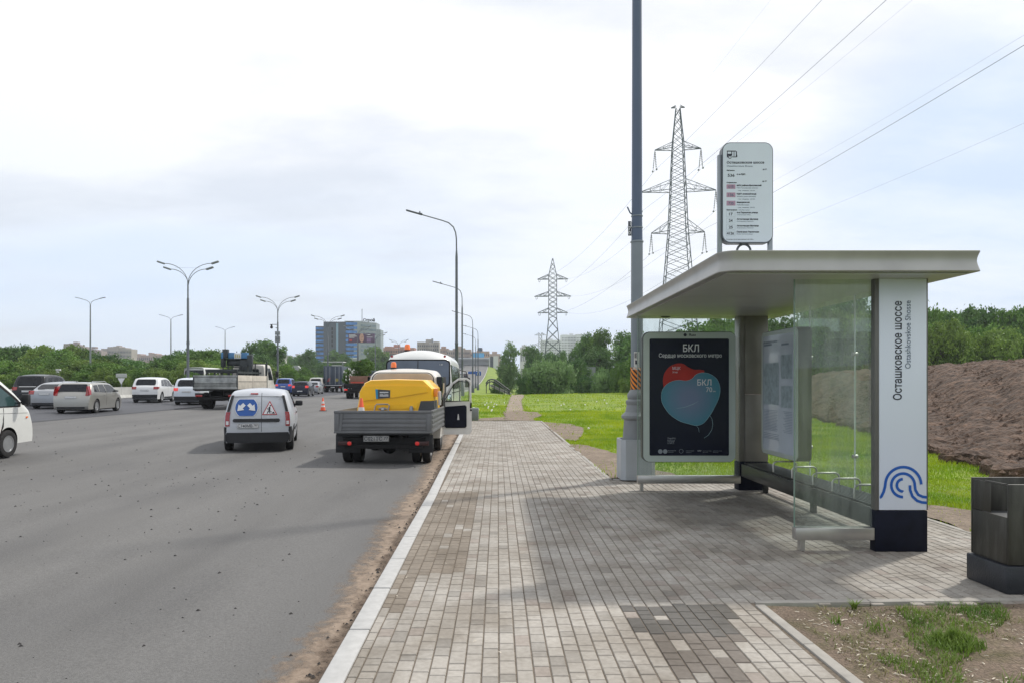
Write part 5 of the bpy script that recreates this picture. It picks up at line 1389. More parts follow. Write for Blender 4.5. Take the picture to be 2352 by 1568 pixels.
mb = MB(); mb.b(.86, 1.005, 3.16, 3.45, 1.35, 1.95, .01); mb.build('quarter_glass', m_cglass, lorry)
# open passenger door (hinged at its front edge, swung ~75 deg, seen from inside)
door = MB()
DW, DH = .80, 1.55
def dl_(u, v): return (u, v)
outl = [(0, .0), (.06, -.06), (.74, -.06), (.80, .02), (.80, .80), (.80, 1.32), (.76, 1.44), (.66, 1.48), (.40, 1.47), (.22, 1.36), (.02, .86)]
wino = [(.07, .86), (.26, 1.28), (.42, 1.40), (.66, 1.41), (.71, 1.36), (.72, .90), (.68, .85), (.12, .80)]
def door_shape(parent, mtx):
    bm = bmesh.new()
    n = 40
    def res(poly, n):
        P = [Vector(p) for p in poly]; ln = [(P[(i+1) % len(P)]-P[i]).length for i in range(len(P))]; T = sum(ln); out = []
        for k in range(n):
            d = T*k/n; i = 0
            while d > ln[i]: d -= ln[i]; i += 1
            out.append(P[i].lerp(P[(i+1) % len(P)], d/ln[i]))
        return out
    return None
hinge = W(1010, 993, 20.3)
hx, hz_ = hinge.x, hinge.z
dr = bpy.data.objects.new('door', None); 
# frame built as bars, panel as plates, all in the plane of the door
mbd = MB()
th = .05
def bar(p, q, wd=.045):
    a, b = Vector((p[0], 0, p[1])), Vector((q[0], 0, q[1])); d = b-a; ang = math.atan2(d.z, d.x); c = (a+b)/2
    mbd.box(c, (d.length+wd*.6, th, wd), .012, (0, -ang, 0))
fr = [(.03, .78), (.10, .98), (.27, 1.32), (.44, 1.445), (.66, 1.455), (.745, 1.40), (.765, 1.28), (.77, .78)]
for p, q in zip(fr, fr[1:]): bar(p, q, .055)
mbd.prism([(0, .0), (.06, -.06), (.74, -.06), (.80, .02), (.80, .84), (.0, .84)], 'y', -th/2, th/2)
def place_door(o): o.location = (hx-TX+.02, 20.25-TY, hz_-road_z(TX, TY+1)+.02); o.rotation_euler = (0, 0, R(8)); return o
dro = place_door(mbd.build('door', M('door_white', (.64, .64, .62), .4, var=.04, coat=.4), lorry)); dro['label'] = 'open passenger door swung out over the pavement'
mb = MB(); mb.prism([(.06, .16), (.10, .12), (.62, .12), (.66, .16), (.66, .70), (.62, .74), (.06, .70)], 'y', -th/2-.02, -th/2-.001); mb.build('door_card', m_navy, dro)
mb = MB(); mb.b(.30, .315, -th/2+.01, th/2-.01, .86, 1.36); mb.tube([(.05, -.03, .84), (.72, -.03, .86), (.73, -.03, 1.36), (.45, -.03, 1.40), (.30, -.03, 1.30), (.08, -.03, .90)], .012, 5); mb.build('window_seal', m_under, dro)
mb = MB(); mb.prism([(.08, .86), (.27, 1.28), (.44, 1.40), (.71, 1.40), (.73, .86)], 'y', -.004, .004); mb.build('window_glass', m_glass, dro, 0)
mb = MB(); mb.b(.755, .80, -.05, -.02, .66, .80, .008); mb.b(.755, .80, -.05, -.02, .58, .63, .008); mb.build('door_latch', m_under, dro)
mb = MB(); mb.prism([(.40, .34), (.46, .34), (.44, .50), (.42, .50)], 'y', -.06, -.048); mb.build('winder', m_clear, dro)
mb = MB(); mb.box((.18, .10, .90), (.17, .06, .30), .03); mi_ = mb.build('mirror', m_plast, dro); mb = MB(); mb.box((.18, .066, .90), (.14, .01, .26), .004); mb.build('mirror_glass', M('mirror_glass', (.75, .78, .8), .05, 1.0, var=.01), mi_)
# beacon on the cab roof
def beacon(parent, x, y, z, r=.075, h=.20):
    mb = MB(); mb.lathe([(r*1.15, z), (r*1.15, z+.05), (r*.9, z+.06)], (x, y, 0), 16); b0_ = mb.build('beacon_base', m_plast, parent)
    mb = MB(); mb.lathe([(r, z+.06), (r*.97, z+h*.8), (r*.7, z+h), (.01, z+h+.01)], (x, y, 0), 16); mb.build('beacon_lens', m_orange, b0_)
bx_ = W(902, 848, 20); beacon(lorry, bx_.x-TX, 3.75, 2.14)
mb = MB(); mb.tube([(1.0, 3.2, 1.45), (1.05, 3.15, 1.55), (1.05, 3.15, 1.78)], .02, 6); mb.build('door_post', m_cab, lorry)

# yellow compressor on the lorry bed: a load, so a thing of its own
CYY = TY+.95
m_yel = M('compressor_yellow', (.95, .52, .006), .38, var=.05, scale=2, coat=.4)
P98 = F/(CYY)
def zc(u, v, Y): # zoom3 pixels
    d = ((980+u/3.92)/1.32653, (1030+v/3.92)/1.32653); return ((d[0]-VPX)/(F/Y), EYE-(d[1]-HZ)/(F/Y))
comp = thing('air_compressor', 'big yellow mobile air compressor carried on the flatbed lorry', 'compressor', (-2.4, CYY, .62))
def cp(mb, name, mat, parent=None, smooth=30):
    o = mb.build(name, mat, parent or comp, smooth)
    if parent is None: o.matrix_parent_inverse = Matrix.Translation((2.4, -CYY, -.62))
    return o
low = zc(0, 905, CYY)[1]
hood = [zc(u, v, CYY) for u, v in ((412, 850), (438, 720), (470, 610), (505, 530), (575, 495), (900, 484), (1228, 492), (1340, 598), (1340, 850))]
hood = [(hood[0][0], .66)]+hood+[(hood[-1][0], .66)]
mid = (sum(p[0] for p in hood)/len(hood), 1.35)
mb = MB(); b_ = mb.bm
def ringp(pts, y, k, dz=0): return [b_.verts.new((mid[0]+(x-mid[0])*k, y, mid[1]+(z-mid[1])*(k if z > mid[1] else 1)+dz)) for x, z in pts]
rings = [ringp(hood, CYY+.0, .955), ringp(hood, CYY+.05, .985), ringp(hood, CYY+.16, 1.0), ringp(hood, CYY+1.75, 1.0), ringp(hood, CYY+1.92, .95)]
b_.faces.new(rings[0][::-1]); b_.faces.new(rings[-1])
for A, B_ in zip(rings, rings[1:]):
    for i in range(len(A)): b_.faces.new((A[i], A[(i+1) % len(A)], B_[(i+1) % len(A)], B_[i]))
cp(mb, 'hood', m_yel, smooth=25)
def cpt(u, v): return zc(u, v, CYY)
# raised front facets: band under the roof line and lower swage
mb = MB(); q = [cpt(u, v) for u, v in ((452, 640), (492, 568), (600, 566), (900, 560), (1262, 566), (1272, 590), (1272, 640), (900, 700), (500, 745), (446, 748))]
mb.prism(q, 'y', CYY+.002, CYY-.022, .985, cpt(860, 650)); cp(mb, 'front_panel', m_yel, smooth=20)
mb = MB(); q = [cpt(u, v) for u, v in ((448, 838), (452, 790), (900, 782), (1160, 760), (1140, 838))]
mb.prism(q, 'y', CYY+.002, CYY-.012, .99, cpt(800, 800)); cp(mb, 'lower_panel', m_yel, smooth=20)
mb = MB(); q = [cpt(u, v) for u, v in ((1150, 870), (1185, 746), (1342, 742), (1352, 870))]; mb.prism(q, 'y', CYY-.02, CYY+.9); cp(mb, 'end_box', M('compressor_grey', (.06, .065, .07), .5, var=.15), smooth=20)
mb = MB(); a_ = cpt(1338, 695); b2 = cpt(1376, 596); mb.b(a_[0], b2[0], CYY+.06, CYY+.5, a_[1], b2[1], .01); cp(mb, 'side_reflector', M('amber_panel', (.80, .24, .02), .3, coat=.5))
mb = MB(); a_ = cpt(1378, 800); b2 = cpt(1410, 630); mb.b(a_[0], b2[0], CYY+.3, CYY+.5, a_[1], b2[1], .01); cp(mb, 'vent_box', m_clear)
mb = MB(); q = [cpt(u, v) for u, v in ((644, 604), (822, 616), (820, 706), (652, 722))]; mb.prism(q, 'y', CYY-.026, CYY-.014); bd = cp(mb, 'badge', M('badge_grey', (.05, .058, .065), .4), smooth=0)
mb = MB(); q = [cpt(u, v) for u, v in ((644, 604), (672, 606), (676, 716), (652, 722))]; mb.prism(q, 'y', CYY-.029, CYY-.0265); mb.build('badge_stripe', M('badge_blue', (.02, .25, .45), .4), bd, 0)
mb = MB()
for v in (640, 681):
    a_ = cpt(696, v+8); b2 = cpt(799, v-4); mb.b(a_[0], b2[0], CYY-.029, CYY-.0265, a_[1], b2[1])
mb.build('badge_bars', m_wht, bd, 0)
a_ = cpt(696, 670); b2 = cpt(799, 670); o = text('Atlas Copco', .036, m_wht, bd, face_front(a_[0], a_[1], CYY-.0275), bold=.0008, width=None)
xs = [v.co.x for v in o.data.vertices]; kk = (b2[0]-a_[0])/(max(xs)-min(xs)); mn = min(xs)
for v in o.data.vertices: v.co.x = a_[0]+(v.co.x-mn)*kk
mb = MB(); mb.tube([(cpt(u, v)[0], CYY-.10, cpt(u, v)[1]) for u, v in ((636, 870), (650, 800), (665, 783), (800, 783), (816, 797), (800, 870))], .016, 6); cp(mb, 'tow_handle', m_rim)
mb = MB(); mb.tube([(cpt(u, v)[0], CYY-.08, cpt(u, v)[1]) for u, v in ((690, 840), (740, 828), (790, 842))], .025, 6); mb.ball((cpt(735, 848)[0], CYY-.08, cpt(735, 848)[1]), .05, 8); cp(mb, 'hitch', m_rim)
mb = MB(); c = cpt(1075, 835); mb.cyl((c[0], CYY-.06, c[1]-.05), (c[0], CYY-.06, c[1]+.03), .045, seg=12); mb.cyl((c[0], CYY-.06, c[1]+.03), (c[0], CYY-.06, c[1]+.06), .03, seg=12); cp(mb, 'valve', m_rim)
# skids, so that it stands on the bed
mb = MB(); mb.b(-3.1, -3.0, CYY+.1, CYY+1.8, .585, .665); mb.b(-1.8, -1.7, CYY+.1, CYY+1.8, .585, .665); cp(mb, 'skid', m_under)

# traffic cones -----------------------------------------------------------
m_cone = M('cone_orange', (.72, .10, .035), .5, var=.08, scale=6); m_conew = M('cone_white', (.65, .65, .64), .5, var=.05)
def cone(label, loc, h=.75, group=None):
    c = thing('traffic_cone', label, 'traffic cone', loc, .3, group)
    r0, r1 = h*.19, h*.035
    def rr_(t): return r0+(r1-r0)*t
    mb = MB(); mb.b(-h*.27, h*.27, -h*.27, h*.27, 0, h*.045, .01); mb.build('base', M('cone_base', (.05, .03, .03), .7), c)
    mb = MB(); mb.lathe([(r0, h*.04), (r1, h*.985), (r1*.7, h)], seg=20); k = mb.build('cone', m_cone, c)
    for a, b in ((.30, .42), (.56, .72)):
        mb = MB(); mb.lathe([(rr_((a-.04)/.945)+.003, h*a), (rr_((b-.04)/.945)+.003, h*b)], seg=20); mb.build('reflective_band', m_conew, k, 35)
    return c
cone('orange and white traffic cone standing alone on the carriageway', (-10.15, 43, road_z(-10.15, 43)), .78)
cc = zc(475, 710, TY+.35); cone('orange and white traffic cone standing inside the lorry tailgate', (cc[0], TY+.35, .60), cc[1]-.60)

# ---- parked white bus ----------------------------------------------------------
BX, BY = -2.70, 25.0
bus = thing('parked_bus', 'white bus with orange roof beacon parked ahead of the flatbed lorry', 'bus', (BX, BY, road_z(BX, BY+2)), R(.2))
m_busw = M('bus_white', (.66, .67, .66), .36, var=.05, scale=1.5, coat=.5)
bl = Loft(7.0, 2.36, [(0, .45), (0, .9), (.02, 1.6), (.07, 2.3), (.16, 2.62), (.42, 2.82), (1.0, 2.9), (5.6, 2.9), (6.4, 2.78), (6.8, 2.4), (6.95, 1.4), (7.0, .8), (6.98, .42)], belt=1.5, zb=.38, tumble=.13, taper=.02, bow=.10, crown=.15, rad=.22)
bl.body('body', m_busw, bus, (1.45, 5.6), .48)
m_busglass = M('bus_glass', (.095, .12, .165), .25, var=.2, scale=1.2)
bl.rear('window_rubber', m_under, bus, -1.09, 1.09, 1.62, 2.56, out=.010, round_=.14, nx=14, nz=14)
rwn = bl.rear('rear_window', m_busglass, bus, -1.045, 1.045, 1.665, 2.515, out=.022, round_=.12, nx=14, nz=14)
o = bl.rear('window_bar', m_under, bus, -.012, .012, 1.67, 2.51, out=.028, nx=1, nz=8)
for sx in (1, -1):
    mb = MB(); x = sx*.90; mb.cyl((x, bl.bowy(x, bl.ry(2.66))-.03, 2.66), (x, bl.bowy(x, bl.ry(2.66))+.03, 2.66), .045, seg=12); mb.build('marker_lamp', m_red, bus)
    bl.rear('tail_light', m_red, bus, sx*.80, sx*.96, .85, 1.15, out=.02, nx=2, nz=3, top='f')
    for y0 in (.35, 1.45, 2.55, 3.65): bl.side('side_window', m_cglass, bus, [(y0, 1.55), (y0, 2.38), (y0+.98, 2.38), (y0+.98, 1.55)], sx, .012)
    bl.side('trim_line', m_under, bus, [(.1, 1.42), (.1, 1.45), (6.6, 1.45), (6.6, 1.42)], sx, .012)
    for y in (1.45, 5.6):
        wheel(bus, sx*1.0, y, .42, .22, sx, plain=True)
    wheel(bus, sx*.74, 1.45, .42, .22, sx, plain=True)
    mb = MB(); mb.b(sx*.88-.28, sx*.88+.28, .86, .875, .18, .62, .004); mb.build('mud_flap', m_under, bus)
bl.side('door', m_cglass, bus, [(4.8, .55), (4.8, 2.35), (5.15, 2.35), (5.15, .55)], 1, .02)
bl.side('front_window', m_cglass, bus, [(5.85, 1.45), (5.8, 2.35), (6.45, 2.35), (6.7, 1.45)], 1, .012)
mb = MB(); mb.tube([(1.1, 6.9, 2.3), (1.35, 7.1, 2.25), (1.42, 7.1, 2.0)], .02, 6); mb.box((1.42, 7.08, 1.78), (.22, .10, .42), .04); mb.build('mirror', m_plast, bus)
mb = MB(); mb.b(-1.1, 1.1, -.06, .06, .42, .60, .02); mb.build('rear_bumper', m_plast, bus)
bxx = W(936, 800, 26.1); beacon(bus, bxx.x-BX, 1.1, 2.86, .10, .25)
o = text('1.20', .07, m_wht, rwn, face_front(.72, 2.36, -.0)); o.location = (0, bl.ry(2.36)-.012, 0)
plate_text(bus, 0, .95, -.02, None)

# ---- white cab-over minivan cropped at the left edge ---------------------------
mv_ = thing('white_minivan', 'white cab-over minivan cut off by the left edge of the view', 'minivan', (-11.91, 12.9, road_z(-12, 16)), R(0))
ml = Loft(4.90, 1.80, [(0, .35), (0, 1.0), (.06, 1.6), (.25, 1.88), (.8, 1.97), (2.6, 1.98), (3.25, 1.96), (3.62, 1.82), (4.48, 1.24), (4.68, 1.12), (4.84, .88), (4.90, .62), (4.88, .34)], belt=1.12, zb=.30, tumble=.13, taper=.07, bow=.10, crown=.04, rad=.12)
ml.body('body', pwh, mv_, (1.0, 3.78), .36)
for sx in (1, -1):
    ml.side('front_door_window', m_cglass2, mv_, [(2.35, 1.16), (2.35, 1.70), (3.25, 1.70), (3.55, 1.60), (4.14, 1.22), (4.10, 1.16)], sx, .006)
    ml.side('window_surround', m_under, mv_, [(2.30, 1.13), (2.30, 1.74), (3.3, 1.74), (3.62, 1.64), (4.28, 1.215), (4.24, 1.13)], sx, .002)
    ml.side('door_gap', m_under, mv_, [(3.42, .42), (3.60, .72), (3.60, 1.12), (3.612, 1.12), (3.612, .70), (3.435, .40)], sx, .003)
    ml.side('waist_seam', M('seam_grey', (.2, .2, .2), .6), mv_, [(2.2, 1.02), (2.2, 1.028), (4.6, .985), (4.6, .975)], sx, .003)
    ml.side('side_repeater', m_orange, mv_, [(4.50, .86), (4.50, .90), (4.60, .90), (4.60, .87)], sx, .015)
    mb = MB(); mb.ball((sx*.895, 3.30, .93), (.02, .08, .07), 12); mb.build('door_handle', m_plast, mv_)
    for y in (1.0, 3.78): wheel(mv_, sx*.80, y, .31, .20, sx, plain=True)
mb = MB(); mb.tube([(.86, 4.12, 1.22), (1.0, 4.15, 1.24)], .02, 6); mb.box((1.05, 4.14, 1.30), (.18, .12, .26), .04); mb.build('mirror', m_plast, mv_)
mb = MB(); mb.b(-.7, .7, 4.2, 4.7, .3, .6); mb.build('underbody', m_under, mv_, 0)
ml.side('lower_skirt', m_plast, mv_, [(2.0, .31), (2.0, .46), (3.35, .46), (3.5, .31)], 1, .012)

# ---- lorry with folded crane ----------------------------------------------------
GX, GY = -16.25, 42.6
gl_ = thing('crane_lorry', 'old flatbed crane lorry with cream side boards and folded blue crane', 'crane lorry', (GX, GY, road_z(GX, GY)), R(-.5))
m_tail = M('battered_aluminium', (.27, .28, .275), .38, .6, var=.45, scale=2.2, bump=.25, bscale=4)
m_cream = M('weathered_cream', (.50, .46, .40), .6, var=.14, scale=3)
m_ck = M('crane_dark', (.035, .042, .045), .5, .2, var=.4, scale=6)
m_cbl = M('crane_blue', (.06, .19, .38), .45, var=.2, scale=4)
zt0, zt1 = 1.17, 1.98
mb = MB(); mb.b(-1.27, 1.27, 0, .04, zt0, zt1, .006); mb.b(-1.28, 1.28, -.03, -.001, zt1-.12, zt1, .02); mb.b(-1.28, 1.28, -.03, -.001, zt0, zt0+.12, .02); mb.b(-1.2, 1.2, -.02, -.001, 1.5, 1.62, .02); mb.build('tailgate', m_tail, gl_)
for sx in (1, -1):
    for y0, y1 in ((.06, 2.6), (2.66, 5.3)):
        mb = MB(); x0 = sx*1.25; mb.b(x0-.02, x0+.02, y0, y1, zt0, zt1, .004)
        for z in (1.55,): mb.b(x0+sx*.021-.004, x0+sx*.021+.004, y0+.1, y1-.1, z, z+.04)
        sb_ = mb.build('side_board', m_cream, gl_)
        mb = MB(); mb.b(x0+sx*.026-.003, x0+sx*.026+.003, y0+.1, y1-.05, 1.60, 1.625); mb.build('seam', m_under, sb_, 0)
    mb = MB(); mb.b(sx*1.26-.03, sx*1.26+.03, -.02, .055, zt0-.05, zt1+.02); mb.b(sx*1.26-.03, sx*1.26+.03, 5.31, 5.38, zt0-.1, 2.9); mb.build('corner_post', m_ck, gl_)
mb = MB(); mb.b(-1.23, 1.23, .05, 5.3, 1.08, 1.17); mb.b(-.45, -.35, .2, 7.3, .75, 1.07); mb.b(.35, .45, .2, 7.3, .75, 1.07); mb.b(-1.15, 1.15, .1, .25, .55, .72, .02)
mb.b(-1.2, -.55, .05, .2, .80, .95, .01); mb.b(.55, 1.2, .05, .2, .80, .95, .01); mb.b(-.3, .3, .3, 5, .5, .75); mb.b(.6, 1.15, 2.3, 3.4, .5, 1.0, .02); mb.build('chassis', m_under, gl_)
for sx in (1, -1):
    wheel(gl_, sx*1.0, 1.15, .49, .25, sx, plain=True); wheel(gl_, sx*.72, 1.15, .49, .25, sx, plain=True); wheel(gl_, sx*1.0, 6.0, .49, .26, sx, plain=True)
    mb = MB(); mb.b(sx*.86-.3, sx*.86+.3, .52, .535, .3, .85); mb.build('mud_flap', m_under, gl_)
    mb = MB(); mb.b(sx*.95-.2, sx*.95+.2, -.02, .02, .74, .86, .01); mb.build('tail_light', m_red, gl_)
gc_ = Loft(2.0, 2.2, [(0, .55), (0, 1.4), (.02, 2.2), (.08, 2.62), (.25, 2.78), (1.2, 2.78), (1.5, 2.66), (1.85, 1.6), (2.0, 1.3), (2.0, .6)], belt=1.6, zb=.5, tumble=.12, taper=0, bow=0, crown=.06, rad=.1)
cabg = gc_.body('cab', M('cab_dirty_white', (.55, .53, .49), .45, var=.15, scale=3, coat=.2), gl_, (), .5, off=5.5)
for sx in (1, -1):
    gc_.side('side_window', m_cglass, gl_, [(.75, 1.72), (.75, 2.5), (1.3, 2.5), (1.65, 1.72)], sx, .01, off=5.5)
    mb = MB(); mb.b(sx*1.12-.01, sx*1.12+.012, 5.62, 5.66, 1.45, 1.6); mb.build('door_handle', m_under, gl_)
mb = MB(); mb.b(-.7, .7, 5.47, 5.49, 1.75, 2.4, .03); mb.build('rear_window', m_cglass, gl_)
mb = MB(); mb.tube([(1.1, 7.2, 2.3), (1.3, 7.3, 2.3)], .02, 5); mb.box((1.32, 7.28, 2.1), (.2, .08, .4), .03); mb.build('mirror', m_plast, gl_)
# rack over the bed
mb = MB(); mb.b(-.95, .95, .9, 1.0, 2.22, 2.34); mb.b(.85, .95, 1.0, 5.2, 2.10, 2.22); mb.b(-.95, -.85, 1.0, 5.2, 2.15, 2.27)
for y in (1.0, 2.2, 3.4, 4.6):
    for x in (-.9, .9): mb.b(x-.04, x+.04, y-.04, y+.04, 1.17, 2.2)
    mb.b(-.9, .9, y-.03, y+.03, 2.17, 2.22)
mb.build('load_rack', m_ck, gl_)
mb = MB(); mb.b(-1.0, 1.2, 5.33, 5.39, 2.72, 2.78); 
for x in (-1.0, -.5, .0, .5, 1.18): mb.b(x-.03, x+.03, 5.34, 5.38, 1.17, 2.72)
mb.build('headboard', m_ck, gl_)
# crane folded behind the cab, placed from its outline
KY = 47.0
def zg(u, v): # zoom (600,1020) scale 6.535
    d = ((600+u/6.535)/1.32653, (1020+v/6.535)/1.32653); return ((d[0]-VPX)/(F/KY)-GX, EYE-(d[1]-HZ)/(F/KY)-road_z(GX, GY))
mb = MB(); ya = KY-GY
def gb_(u0, v0, u1, v1, y0, y1, bev=.02):
    a_ = zg(u0, v1); b2 = zg(u1, v0); mb.b(a_[0], b2[0], y0, y1, a_[1], b2[1], bev)
gb_(860, 440, 1000, 860, ya-.1, ya+.3); gb_(490, 350, 560, 640, ya-.25, ya+.1); gb_(525, 285, 632, 460, ya-.3, ya-.0); gb_(560, 470, 1020, 500, ya-.1, ya+.15); gb_(1000, 400, 1105, 620, ya-.2, ya+.1, .04); gb_(580, 490, 930, 620, ya, ya+.1, .1)
gb_(1040, 430, 1112, 850, ya-.25, ya-.12)
crane = mb.build('crane', m_ck, gl_)
mb = MB(); gb_(630, 350, 745, 468, ya-.2, ya+.1, .02); gb_(890, 352, 1010, 468, ya-.2, ya+.1, .02); gb_(500, 350, 545, 470, ya-.32, ya-.26, .02); mb.build('crane_arm', m_cbl, crane)
mb = MB(); gb_(748, 362, 888, 470, ya-.19, ya+.09, .02); mb.build('arm_plate', m_plate, crane)
mb = MB()
for k in range(3): a_ = zg(770+k*38, 450); b2 = zg(790+k*38, 385+k*8); mb.b(a_[0], b2[0], ya-.195, ya-.191, a_[1], b2[1])
mb.build('faded_lettering', M('faded_yellow', (.45, .40, .15), .6), crane, 0)
mb = MB()
mb.tube([(zg(560, 620)[0], ya, zg(560, 620)[1]), (zg(500, 640)[0], ya, zg(500, 640)[1]), (zg(520, 700)[0], ya, zg(520, 700)[1])], .05, 6)
mb.tube([(zg(u, v)[0], ya-.2, zg(u, v)[1]) for u, v in ((870, 620), (850, 680), (890, 730), (930, 690), (925, 620))], .035, 6)
mb.tube([(zg(u, v)[0], ya-.1, zg(u, v)[1]) for u, v in ((1105, 720), (1110, 680), (1150, 665), (1220, 680), (1225, 760))], .03, 6)
mb.tube([(zg(u, v)[0], ya-.1, zg(u, v)[1]) for u, v in ((580, 640), (840, 640))], .03, 6); mb.tube([(zg(780, 352)[0], ya, zg(780, 352)[1]), (zg(780, 325)[0], ya, zg(780, 325)[1])], .03, 6)
mb.build('crane_hoses', m_ck, crane)
gb2 = cabg

# ---- grey box lorry, planted lorry, oncoming bus ----------------------------
q = W(764, 902, 97)
bxl = thing('box_lorry', 'lorry with dark grey container doors in the queue under the billboard', 'box lorry', (q.x, 97, road_z(q.x, 97)+.04), R(1))
m_cont = M('container_grey', (.045, .06, .085), .5, .1, var=.2, scale=2)
mb = MB(); mb.b(-1.2, 1.2, .02, 6.5, .95, 3.45, .03); mb.build('box_body', m_cont, bxl)
for sx in (1, -1):
    mb = MB(); mb.b(min(0, sx*1.15)+.02, max(0, sx*1.15)-.02, -.02, .015, 1.02, 3.36, .01); dd = mb.build('rear_door', m_cont, bxl)
    mb = MB()
    for x in (.35, .85): mb.b(sx*x-.02, sx*x+.02, -.05, -.022, 1.05, 3.34)
    mb.build('lock_rod', m_rim, dd)
    for y in (1.3, 5.0, 7.6): wheel(bxl, sx*.98, y, .48, .3, sx, plain=True)
    mb = MB(); mb.b(sx*1.0-.12, sx*1.0+.12, -.03, .04, .62, .74); mb.build('tail_light', m_red, bxl)
mb = MB(); mb.cyl((.55, -.025, 2.2-.6), (.55, -.015, 2.2-.6), .22, seg=16); mb.build('round_emblem', M('faded_ochre', (.25, .22, .06), .6), bxl)
mb = MB(); mb.prism([(-.75, 1.35), (-.35, 1.45), (-.25, 1.95), (-.55, 1.8)], 'y', -.03, -.022); mb.build('red_emblem', M('faded_red', (.25, .05, .05), .6), bxl)
mb = MB(); mb.b(-1.22, 1.22, -.04, .1, .88, .95); mb.build('rear_sill', m_clear, bxl)
mb = MB(); mb.b(-1.1, 1.1, .1, .3, .5, .8); mb.b(-.5, .5, .1, 8.0, .6, .9); mb.build('chassis', m_under, bxl)
mb = MB(); mb.b(-1.1, 1.1, 6.7, 8.5, .6, 2.9, .1); mb.build('cab', m_busw, bxl); plate_text(bxl, 0, .6, .07, None)

q = W(805, 917, 69)
pt = thing('planter_lorry', 'dark flatbed lorry carrying planted greenery and a red crane head', 'flatbed lorry', (-13.1, 69, road_z(-13, 69)), R(1))
mb = MB(); mb.b(-1.25, 1.25, 0, 6, 1.0, 1.42, .01); mb.b(-1.2, 1.2, -.03, .1, .55, .95, .01); mb.b(-.5, .5, 0, 8, .6, 1.0); mb.build('load_bed', m_under, pt)
for sx in (1, -1):
    for y in (1.0, 5.5): wheel(pt, sx*1.0, y, .48, .28, sx, plain=True)
    wheel(pt, sx*.68, 1.0, .48, .26, sx, plain=True)
    mb = MB(); mb.b(sx*1.05-.15, sx*1.05+.15, -.06, -.031, .80, .93); mb.build('tail_light', m_redlit, pt)
mb = MB(); mb.b(-1.1, 1.1, 6.2, 8.0, .7, 2.7, .1); mb.build('cab', m_cont, pt)
pbx = thing('plant_box', 'brown timber crate full of shrubs on the dark flatbed lorry', 'plant crate', (-13.1, 69.1, road_z(-13, 69)+1.42))
mb = MB(); mb.b(-.75, 1.2, 0, 3.0, 0, .72, .01); mb.build('crate', M('crate_brown', (.20, .10, .065), .7, var=.2, scale=2), pbx)
mb = MB(); mb.b(-.6, .6, -.02, -.001, .06, .17); mb.build('red_strip', M('strip_red', (.5, .05, .03), .6), pbx)

q = W(447, 868, 74)
ob = thing('oncoming_bus', 'white bus seen over the barrier coming the other way', 'bus', (-36.9, 90, road_z(-36.9, 90)), R(3))
ol = Loft(11.5, 2.5, [(0, .35), (0, 1.2), (.03, 2.2), (.12, 2.85), (.4, 2.98), (10.8, 2.98), (11.3, 2.7), (11.5, 1.5), (11.5, .4)], belt=1.5, zb=.3, tumble=.06, taper=.01, bow=.08, crown=.06, rad=.12)
ol.body('body', m_busw, ob)
ol.rear('windscreen', m_cglass, ob, -1.12, 1.12, 1.25, 2.62, round_=.1, nx=10, nz=8)
for sx in (1, -1):
    for k in range(8): ol.side('side_window', m_cglass, ob, [(.5+k*1.35, 1.5), (.5+k*1.35, 2.5), (1.65+k*1.35, 2.5), (1.65+k*1.35, 1.5)], sx, .012)
    for y in (2.2, 8.5): wheel(ob, sx*1.1, y, .48, .28, sx, plain=True)
    ol.rear('head_lamp', m_clear, ob, sx*.7, sx*.95, .7, .95, out=.02, nx=3, nz=2, top='f')
# ================================================================== STREET FURNITURE
m_lampk = M('lamp_pole_grey', (.115, .13, .145), .5, .2, var=.1, scale=1)
m_galv = M('galvanised', (.22, .24, .25), .5, .3, var=.1, scale=1)
# single-arm lamps along the right verge
def single_lamp(label, x, y, group):
    t = thing('street_lamp', label, 'street lamp', (x, y, ground_z(x, y) if x > kx(y) else road_z(x, y)), R(rnd.uniform(-2, 2)), group)
    mb = MB(); mb.lathe([(.26, 0), (.24, .75), (.2, 1.05), (.15, 1.3), (.105, 1.5), (.10, 4.0), (.112, 4.02), (.11, 4.08), (.098, 4.10), (.09, 4.3), (.080, 9.55), (.05, 9.95)], seg=16); mb.build('pole', m_lampk, t)
    mb = MB(); mb.tube([(0, 0, 9.9), (-.01, 0, 10.7), (-.06, 0, 11.1), (-.2, 0, 11.45), (-.5, 0, 11.72), (-.9, 0, 11.86), (-2.4, 0, 12.28)], [.045, .042, .04, .04, .038, .036, .034], 8); mb.build('arm', m_lampk, t)
    mb = MB(); mb.box((-2.75, 0, 12.38), (.95, .26, .075), .025, (0, R(15.5), 0)); mb.box((-2.3, 0, 12.27), (.25, .2, .12), .03, (0, R(15), 0)); mb.cyl((-2.32, 0, 12.3), (-2.34, 0, 12.44), .035, seg=8); mb.build('lamp_head', m_lampk, t)
    return t
gname = 'single-arm lamps along the right verge'
L1 = single_lamp('nearest single-arm street lamp, rising right behind the parked bus', -2.62, 47.2, gname)
for i, (x, y, lb) in enumerate(((-3.85, 80.3, 'second single-arm street lamp beyond the parked bus'), (-3.8, 113, 'third single-arm street lamp beyond the parked bus'), (-3.75, 141.6, 'fourth single-arm street lamp beyond the parked bus'), (-5.0, 168, 'farthest single-arm street lamp beyond the parked bus'))):
    dup(L1, (x, y, ground_z(x, y)-.1), 0, lb)
